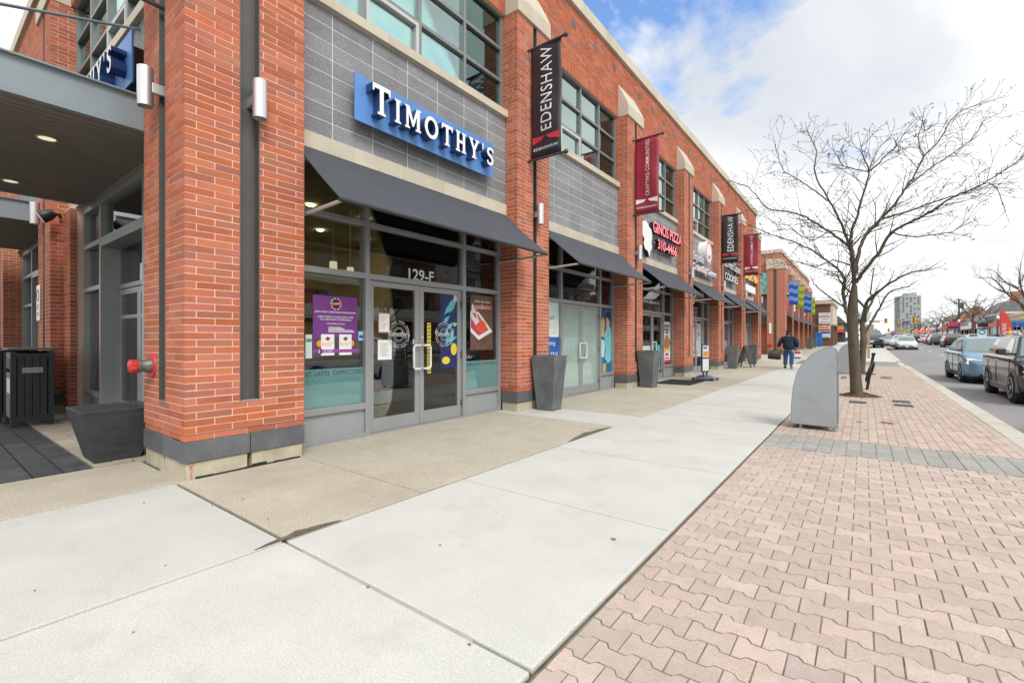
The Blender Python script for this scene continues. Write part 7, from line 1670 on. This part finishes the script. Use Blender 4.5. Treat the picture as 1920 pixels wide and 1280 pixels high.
# --- buildings across the street (their fronts face us at a shallow angle)
def fy(u): return on_x(u, 600, 20.0).y
def zz_(u, v): return on_x(u, v, 20.0).z
def block_front(name, label, u0, u1, vtop, wall, floors=2, glassc=M_fglass, sign=None, depth=14, trim=M_stone, win=True, x=20.0, nwin=4, winz=None):
    ya, yb = fy(u1), fy(u0); g = gz(ya); zt = zz_(u1, vtop); t = thing(name, label, 'building', (x, ya, g)); put(B(x, x + depth, ya, yb, g - 1, zt), 'wall', wall, t); put(B(x - .15, x + depth + .1, ya - .1, yb + .1, zt, zt + .35), 'parapet', trim, t)
    if win:
        w = (yb - ya) / nwin
        for k in range(nwin):
            put(B(x - .06, x - .005, ya + k * w + .12 * w, ya + (k + .86) * w, zt - 2.4, zt - .8), 'upper_window', glassc, t); put(B(x - .06, x - .005, ya + k * w + .1 * w, ya + (k + .9) * w, g + .4, g + 2.5), 'shop_window', glassc, t); put(B(x - .09, x - .061, ya + (k + .48) * w, ya + (k + .52) * w, g + .4, g + 2.5), 'mullion', M_frame, t)
        # end wall toward the camera
        for k in range(3): put(B(x + 2 + k * 3.5, x + 3.4 + k * 3.5, ya - .05, ya - .005, zt - 2.4, zt - .9), 'end_window', glassc, t)
    if sign: put(B(x - .22, x - .061, ya + .1 * (yb - ya), yb - .08 * (yb - ya), g + 2.7, g + 3.5), 'fascia_sign', sign, t)
    return t
M_pinkst = pm('pink_beige_stucco', (.52, .38, .29), .9, .08, .5); M_beigest = pm('beige_stucco', (.50, .44, .35), .9, .08, .5); M_dkgl = pm('dark_cladding', (.07, .075, .08), .5, .2, 1); M_roofg = pm('grey_roof', (.17, .17, .18), .9, .12, 1); M_obrick = brick_tex('orange_brick', (.42, .17, .08), (.38, .15, .07), (.4, .28, .2), .3, .09)
block_front('stucco_shop', 'pink beige two storey shop at the right edge across the street', 1884, 1960, 583, M_pinkst, sign=C_blue)
block_front('glazed_shop', 'dark glazed two storey shop with red sign across the street', 1850, 1884, 588, M_dkgl, sign=fl((.55, .10, .09), 'coral_sign'), nwin=5)
gh = block_front('grey_roof_house', 'low brick shops under a large grey pitched roof across the street', 1800, 1850, 607, M_obrick, sign=C_white, nwin=5)
ya, yb = fy(1850), fy(1800); zt = zz_(1850, 607); put(MB().prism([(19.6, ya, zt + .36), (27, ya, zt + 6.0), (34.5, ya, zt + .36)], (0, yb - ya, 0)), 'roof', M_roofg, gh); put(B(25, 26.4, ya + 8, ya + 10, zt + 4, zt + 7), 'chimney', BT, gh)
ga = block_front('gabled_shop', 'orange brick gabled shop with blue and red signs across the street', 1789, 1800, 600, M_obrick, sign=C_blue, nwin=2); ya, yb = fy(1800), fy(1789); zt = zz_(1800, 600); put(MB().prism([(20.0, ya, zt + .36), (23.5, ya, zt + 3.6), (27, ya, zt + .36)], (0, yb - ya, 0)), 'gable', M_obrick, ga)
block_front('beige_shop', 'beige and brick narrow shop across the street', 1764, 1789, 592, M_beigest, sign=C_red, nwin=4)
block_front('grey_shop', 'low grey shop row at the far end across the street', 1742, 1764, 607, pm('grey_stucco', (.33, .33, .33), .9, .1, .5), sign=C_navy, nwin=4)
lo = thing('low_brick_block', 'low brown building below the signals at the end of the road', 'building', (14, 330, 1)); put(B(10, 26, 330, 350, 0, 4.6), 'wall', BT2, lo); put(B(9.8, 26.2, 329.8, 350, 4.6, 5.0), 'parapet', M_stone, lo)
# mid-rise flats opposite, which the shop glass mirrors
M_flat = pm('flat_white', (.55, .55, .53), .85, .06, .4); M_flatb = pm('flat_brown', (.25, .14, .09), .85, .1, .6)
for k, (ya, yb, fl_, wl) in enumerate(((12, 33, 4, M_flatb), (36, 66, 5, M_flat), (70, 98, 3, M_obrick))):
    t = thing('apartment_block', ('brown brick flats opposite the coffee shop, outside the picture', 'white flats with balconies opposite the closed shop, outside the picture', 'orange brick flats opposite the pizza shop, outside the picture')[k], 'building', (24, ya, 0)); put(B(24, 36, ya, yb, -.3, fl_ * 2.9), 'wall', wl, t)
    n = int((yb - ya) / 3.4)
    for f in range(fl_):
        put(B(22.9, 24.0, ya + .4, yb - .4, f * 2.9 + .05, f * 2.9 + .2), 'balcony_slab', M_flat, t); put(B(22.86, 22.92, ya + .4, yb - .4, f * 2.9 + .25, f * 2.9 + 1.15), 'balcony_front', M_flat if k != 1 else M_fgrey, t)
        for j in range(n): put(B(23.95, 23.995, ya + 1 + j * 3.4, ya + 3 + j * 3.4, f * 2.9 + .4, f * 2.9 + 2.4), 'window', M_fglass, t)
for k, (x, yv) in enumerate(((17.5, 22), (17.6, 47), (17.4, 68))): bare_tree('pavement_tree', ('bare pavement tree opposite the coffee shop, mirrored in its glass', 'bare pavement tree opposite the closed shop, mirrored in its glass', 'bare pavement tree opposite the pizza shop, mirrored in its glass')[k], (x, yv, 0), 8, 3.2, .15, 60 + k, 7, lv=1, Lb=1.8, grp='pavement trees opposite')
car('suv', 'white SUV in the near lane, seen only mirrored in the coffee shop window', 'suv', (3.9, 9.3, rd(9)), RZ_T, WH, grp='cars in the street', nm='traffic_car')
car('sedan', 'silver sedan in the near lane, seen only mirrored in the coffee shop doors', 'car', (3.9, 2.6, rd(2)), RZ_T, SL, grp='cars in the street', nm='traffic_car')
# trees across the street
bare_tree('roadside_tree', 'large bare tree at the right edge in front of the pink beige shop', (18.2, 95.0, gz(95)), 12.0, 6.0, .30, 71, 9, lv=1, Lb=2.6, grp='bare trees across the street')
for k, (u, yv, h, sp) in enumerate(((1824, 125, 10, 4.6), (1790, 150, 9, 4.5), (1776, 165, 8, 4), (1757, 190, 8, 4), (1735, 175, 7, 3.6), (1722, 200, 7, 4.2), (1708, 215, 6.5, 4.2), (1850, 135, 9, 4))):
    q = on_y(u, 630, yv); bare_tree('roadside_tree', ('bare tree before the grey roofed shops', 'bare tree in front of the gabled shop', 'bare tree left of the gabled shop', 'bare tree by the grey shop row', 'small bare tree above the orange tents', 'brown bare tree right of the tower foot', 'brown bare tree under the tower', 'bare tree beside the glazed shop')[k], (q.x, yv, gz(yv)), h, sp, .2, 80 + k, 7, lv=1, Lb=sp * .5, grp='bare trees across the street', dens=.9)
# --- signs and flags across the street
def px_box(name, label, u0, v0, u1, v1, Y, mat, cat='sign', th=.15, post=None):
    a, b_ = on_y(u0, v1, Y), on_y(u1, v0, Y); t = thing(name, label, cat, ((a.x + b_.x) / 2, Y, gz(Y))); put(B(a.x, b_.x, Y, Y + th, a.z, b_.z), 'panel', mat, t)
    if post: 
        for px in post: xx = a.x + (b_.x - a.x) * px; put(B(xx - .06, xx + .06, Y + .02, Y + .13, gz(Y) - .3, a.z), 'post', M_pole, t)
    return t, a, b_
t, a, b_ = px_box('board_sign', 'white board sign with a blue green logo across the street', 1833, 618, 1850, 631, 75, C_white, post=(.15, .85))
m = MB(); m.lathe([(.16, -.012), (.30, -.012), (.30, 0), (.16, 0), (.16, -.012)], ((a.x + b_.x) / 2, 75, a.z + .65 * (b_.z - a.z)), 'y', 20, cap=False); put(m, 'logo_ring', fl((.03, .3, .5), 'logo_blue'), t); put(B(a.x + .25, b_.x - .25, 74.985, 74.999, a.z + .25, a.z + .35), 'logo_line', C_blue, t)
p = on_y(1888, 640, 80); t = thing('feather_flag', 'red and yellow feather flag across the street', 'flag', (p.x, 80, gz(80))); h = 4.4; zb = gz(80)
pts = [(-.55, .5), (.55, .3), (.5, 1.6), (.35, 2.7), (0.05, 3.6), (-.3, 4.1), (-.55, 4.2)]
m = MB(); m.prism([(p.x + x, 80, zb + z) for x, z in pts], (0, .02, 0)); put(m, 'cloth', fl((.70, .06, .05), 'flag_red'), t); m = MB(); m.prism([(p.x + x, 79.985, zb + z) for x, z in ((.1, .45), (.5, .35), (.42, 1.6), (.2, 2.2))], (0, .01, 0)); put(m, 'yellow_panel', fl((.75, .50, .04), 'flag_yellow'), t); put(MB().tube([(p.x - .58, 80.02, zb - .2), (p.x - .58, 80.02, zb + 4.0), (p.x - .35, 80.02, zb + 4.25)], .025, 6), 'pole', M_pole, t)
m = MB(); add_text(m, 'LUBE', (p.x - .05, 79.975, zb + .9), Vector((0, 0, 1)), Vector((-1, 0, 0)), w=1.7, h=.35); put(m, 'lettering', C_white, t)
for lb, (u0, v0, u1, v1), Y, mt, post in (('coral red box sign on the glazed shop across the street', (1867, 600, 1878, 612), 104, fl((.60, .09, .09), 'coral_sign2'), None), ('bright blue box sign left of the tree at the right edge', (1893, 604, 1906, 613), 95, C_blue, (.5,)), ('blue sign at the right edge with white mark', (1909, 605, 1920, 612), 95, C_blue, (.5,)), ('teal strip sign above the bright blue sign', (1894, 600, 1905, 604), 95.2, fl((.05, .35, .33), 'teal_sign'), None),
    ('red and navy sign panels on the gabled shop', (1779, 603, 1796, 611), 140, C_red, None), ('navy sign panel below the red one on the gabled shop', (1779, 611, 1796, 616), 140, C_navy, None), ('white round fascia sign on the grey roofed shops', (1816, 604, 1822, 611), 138, C_white, None), ('maroon hanging sign on the grey roofed shops', (1825, 602, 1830, 615), 138, fl((.25, .03, .08), 'maroon_sign'), None), ('black and white fascia sign right of the maroon one', (1833, 605, 1853, 613), 125, C_dk, None), ('white fascia on the far grey shops', (1762, 606, 1768, 613), 160, C_white, None), ('red fascia on the narrow beige shop', (1768, 608, 1773, 614), 160, C_red, None), ('green leafy yellow sign at the right edge', (1914, 592, 1920, 597), 94, fl((.45, .55, .02), 'lime_sign'), None)):
    px_box('shop_board', lb, u0, v0, u1, v1, Y, mt, post=post)
for k, (u, w) in enumerate(((1719, 8), (1731, 9), (1741, 10))):
    q = on_y(u, 624, 130); ww = w * 105 / 870; t = thing('orange_tent', ('left', 'middle', 'right')[k] + ' one of three bright orange tent roofs beyond the queue', 'tent', (q.x, 130, gz(130)))
    put(MB().add([(q.x - ww / 2, 129.4, 2.75), (q.x + ww / 2, 129.4, 2.75), (q.x + ww / 2, 130.6, 2.75), (q.x - ww / 2, 130.6, 2.75), (q.x, 130, 3.75)], [(0, 1, 4), (1, 2, 4), (2, 3, 4), (3, 0, 4), (3, 2, 1, 0)]), 'roof', pm('orange_tent', (.75, .10, .02), .7, .1, 2, emit=(1, .15, .02), estr=.0), t)
    for sx_ in (-1, 1): put(B(q.x + sx_ * ww / 2 - .04, q.x + sx_ * ww / 2 + .04, 129.4, 129.48, gz(130), 2.75), 'leg', M_pole, t)
# --- traffic signals and utility poles
M_sig = pm('signal_yellow', (.72, .40, .02), .5, .05, 5); M_galv = pm('galvanised', (.42, .43, .43), .5, .06, 5, metal=.4); M_bsign = pm('street_sign_blue', (.03, .10, .40), .5, .05, 5)
def signal(t, u, v, Y, s=.42):
    c = on_y(u, v, Y); put(B(c.x - s / 2, c.x + s / 2, Y - .12, Y + .12, c.z - s * .95, c.z + s * .95), 'signal_head', M_sig, t)
    for k in range(3): put(MB().lathe([(0, -.13), (s * .26, -.13), (s * .26, -.121), (0, -.121)], (c.x, Y, c.z + (1 - k) * s * .6), 'y', 10), 'lens', C_dk if k else fl((.12, .02, .02), 'dark_red_lens'), t)
    return c
SY = 110
t = thing('signal_mast', 'signal mast arm reaching from the left over the road', 'traffic light', (-.6, SY, gz(SY))); c1 = signal(t, 1632, 604, SY, .38); c2 = signal(t, 1661, 601, SY, .48); put(MB().tube([(-1.2, SY, gz(SY) - .3), (-1.2, SY, c2.z), (c2.x + .1, SY + .14, c2.z + .05)], [.11, .09, .05], 8), 'mast', M_galv, t); a, b_ = on_y(1636, 605, SY), on_y(1650, 601, SY); put(B(a.x, b_.x, SY - .05, SY - .01, a.z, b_.z), 'name_plate', M_galv, t); a, b_ = on_y(1652, 604, SY), on_y(1655, 600, SY); put(B(a.x, b_.x, SY - .05, SY - .01, a.z, b_.z), 'small_plate', C_white, t)
t = thing('signal_mast', 'signal mast arm with blue street name plate reaching from the right', 'traffic light', (10.5, SY, gz(SY))); c1 = signal(t, 1687, 602, SY, .42); c2 = signal(t, 1713, 600, SY, .6); c3 = signal(t, 1724.5, 602, SY + 3, .3); a, b_ = on_y(1691, 606.5, SY), on_y(1705, 602, SY); put(B(a.x, b_.x, SY - .05, SY - .01, a.z, b_.z), 'street_name', M_bsign, t); pe = on_y(1740, 604, SY); put(MB().tube([(pe.x, SY + .2, gz(SY) - .3), (pe.x, SY + .2, c2.z + .15), (c1.x - .1, SY + .16, c1.z)], [.12, .10, .05], 8), 'mast', M_galv, t)
t = thing('signal_mast', 'farther signal mast with small yellow heads down the road', 'traffic light', (9, 150, gz(150)))
for u, v in ((1666, 619), (1680, 617), (1698, 616), (1689, 620)): signal(t, u, v, 150, .45)
q = on_y(1706, 618, 150); q0 = on_y(1664, 620, 150); put(MB().tube([(q.x, 150.2, gz(150) - .3), (q.x, 150.2, q.z), (q0.x, 150.2, q0.z)], [.12, .1, .06], 6), 'mast', M_galv, t); a, b_ = on_y(1670, 624, 150), on_y(1679, 621, 150); put(B(a.x, b_.x, 149.9, 149.98, a.z, b_.z), 'street_name', M_bsign, t)
for k, (u, v) in enumerate(((1621, 618), (1642, 619))): t = thing('signal_post', ('short signal post left of the timber post', 'small signal post above the silver car')[k], 'traffic light', (on_y(u, 630, 118).x, 118, gz(118))); c = signal(t, u, v, 118, .36); put(MB().tube([(c.x, 118.15, gz(118) - .3), (c.x, 118.15, c.z + .3)], .06, 6), 'post', M_galv, t)
q = on_y(1798, 560, 160); t = thing('utility_pole', 'tall dark utility pole above the shops across the street', 'pole', (q.x, 160, gz(160))); put(MB().tube([(q.x, 160, 0), (q.x, 160, q.z)], [.22, .16], 8), 'pole', M_pole, t); put(B(q.x - .9, q.x + .9, 159.9, 160.1, q.z - 1.2, q.z - 1.0), 'crossarm', M_pole, t); put(MB().lathe([(0, -1.2), (.35, -1.1), (.35, 0), (0, .1)], (q.x + .5, 159.6, q.z - 1.3), 'z', 10), 'transformer', M_pole, t)
w = MB(); e0, e1 = Vector((q.x, 160, q.z - 1)), Vector((10, 420, 13)); e2 = Vector((24.5, 60, 9.5))
for e in (e1, e2): w.tube([e0.lerp(e, i / 12) - Vector((0, 0, 2.2 * (i / 12) * (1 - i / 12) * 2)) for i in range(13)], .045, 4)
tag(put(w, 'power_line', M_black), 'thin power line strung along the far side of the street', 'wire')
for k, (u, v0, Y) in enumerate(((1767, 600, 140), (1871, 598, 92), (1798, 604, 120))):
    q = on_y(u, v0, Y); t = thing('lamp_post', ('dark street lamp post by the far grey shops', 'dark street lamp post in front of the glazed shop', 'dark street lamp post by the gabled shop')[k], 'lamp post', (q.x, Y, gz(Y))); put(MB().tube([(q.x, Y, gz(Y) - .2), (q.x, Y, q.z)], [.1, .06], 8), 'post', M_pole, t); put(MB().lathe([(0, 0), (.16, .02), (.2, .3), (.1, .5), (0, .55)], (q.x, Y, q.z), 'z', 10), 'lantern', C_white, t)
# pedestrians far off, by the dark restaurant
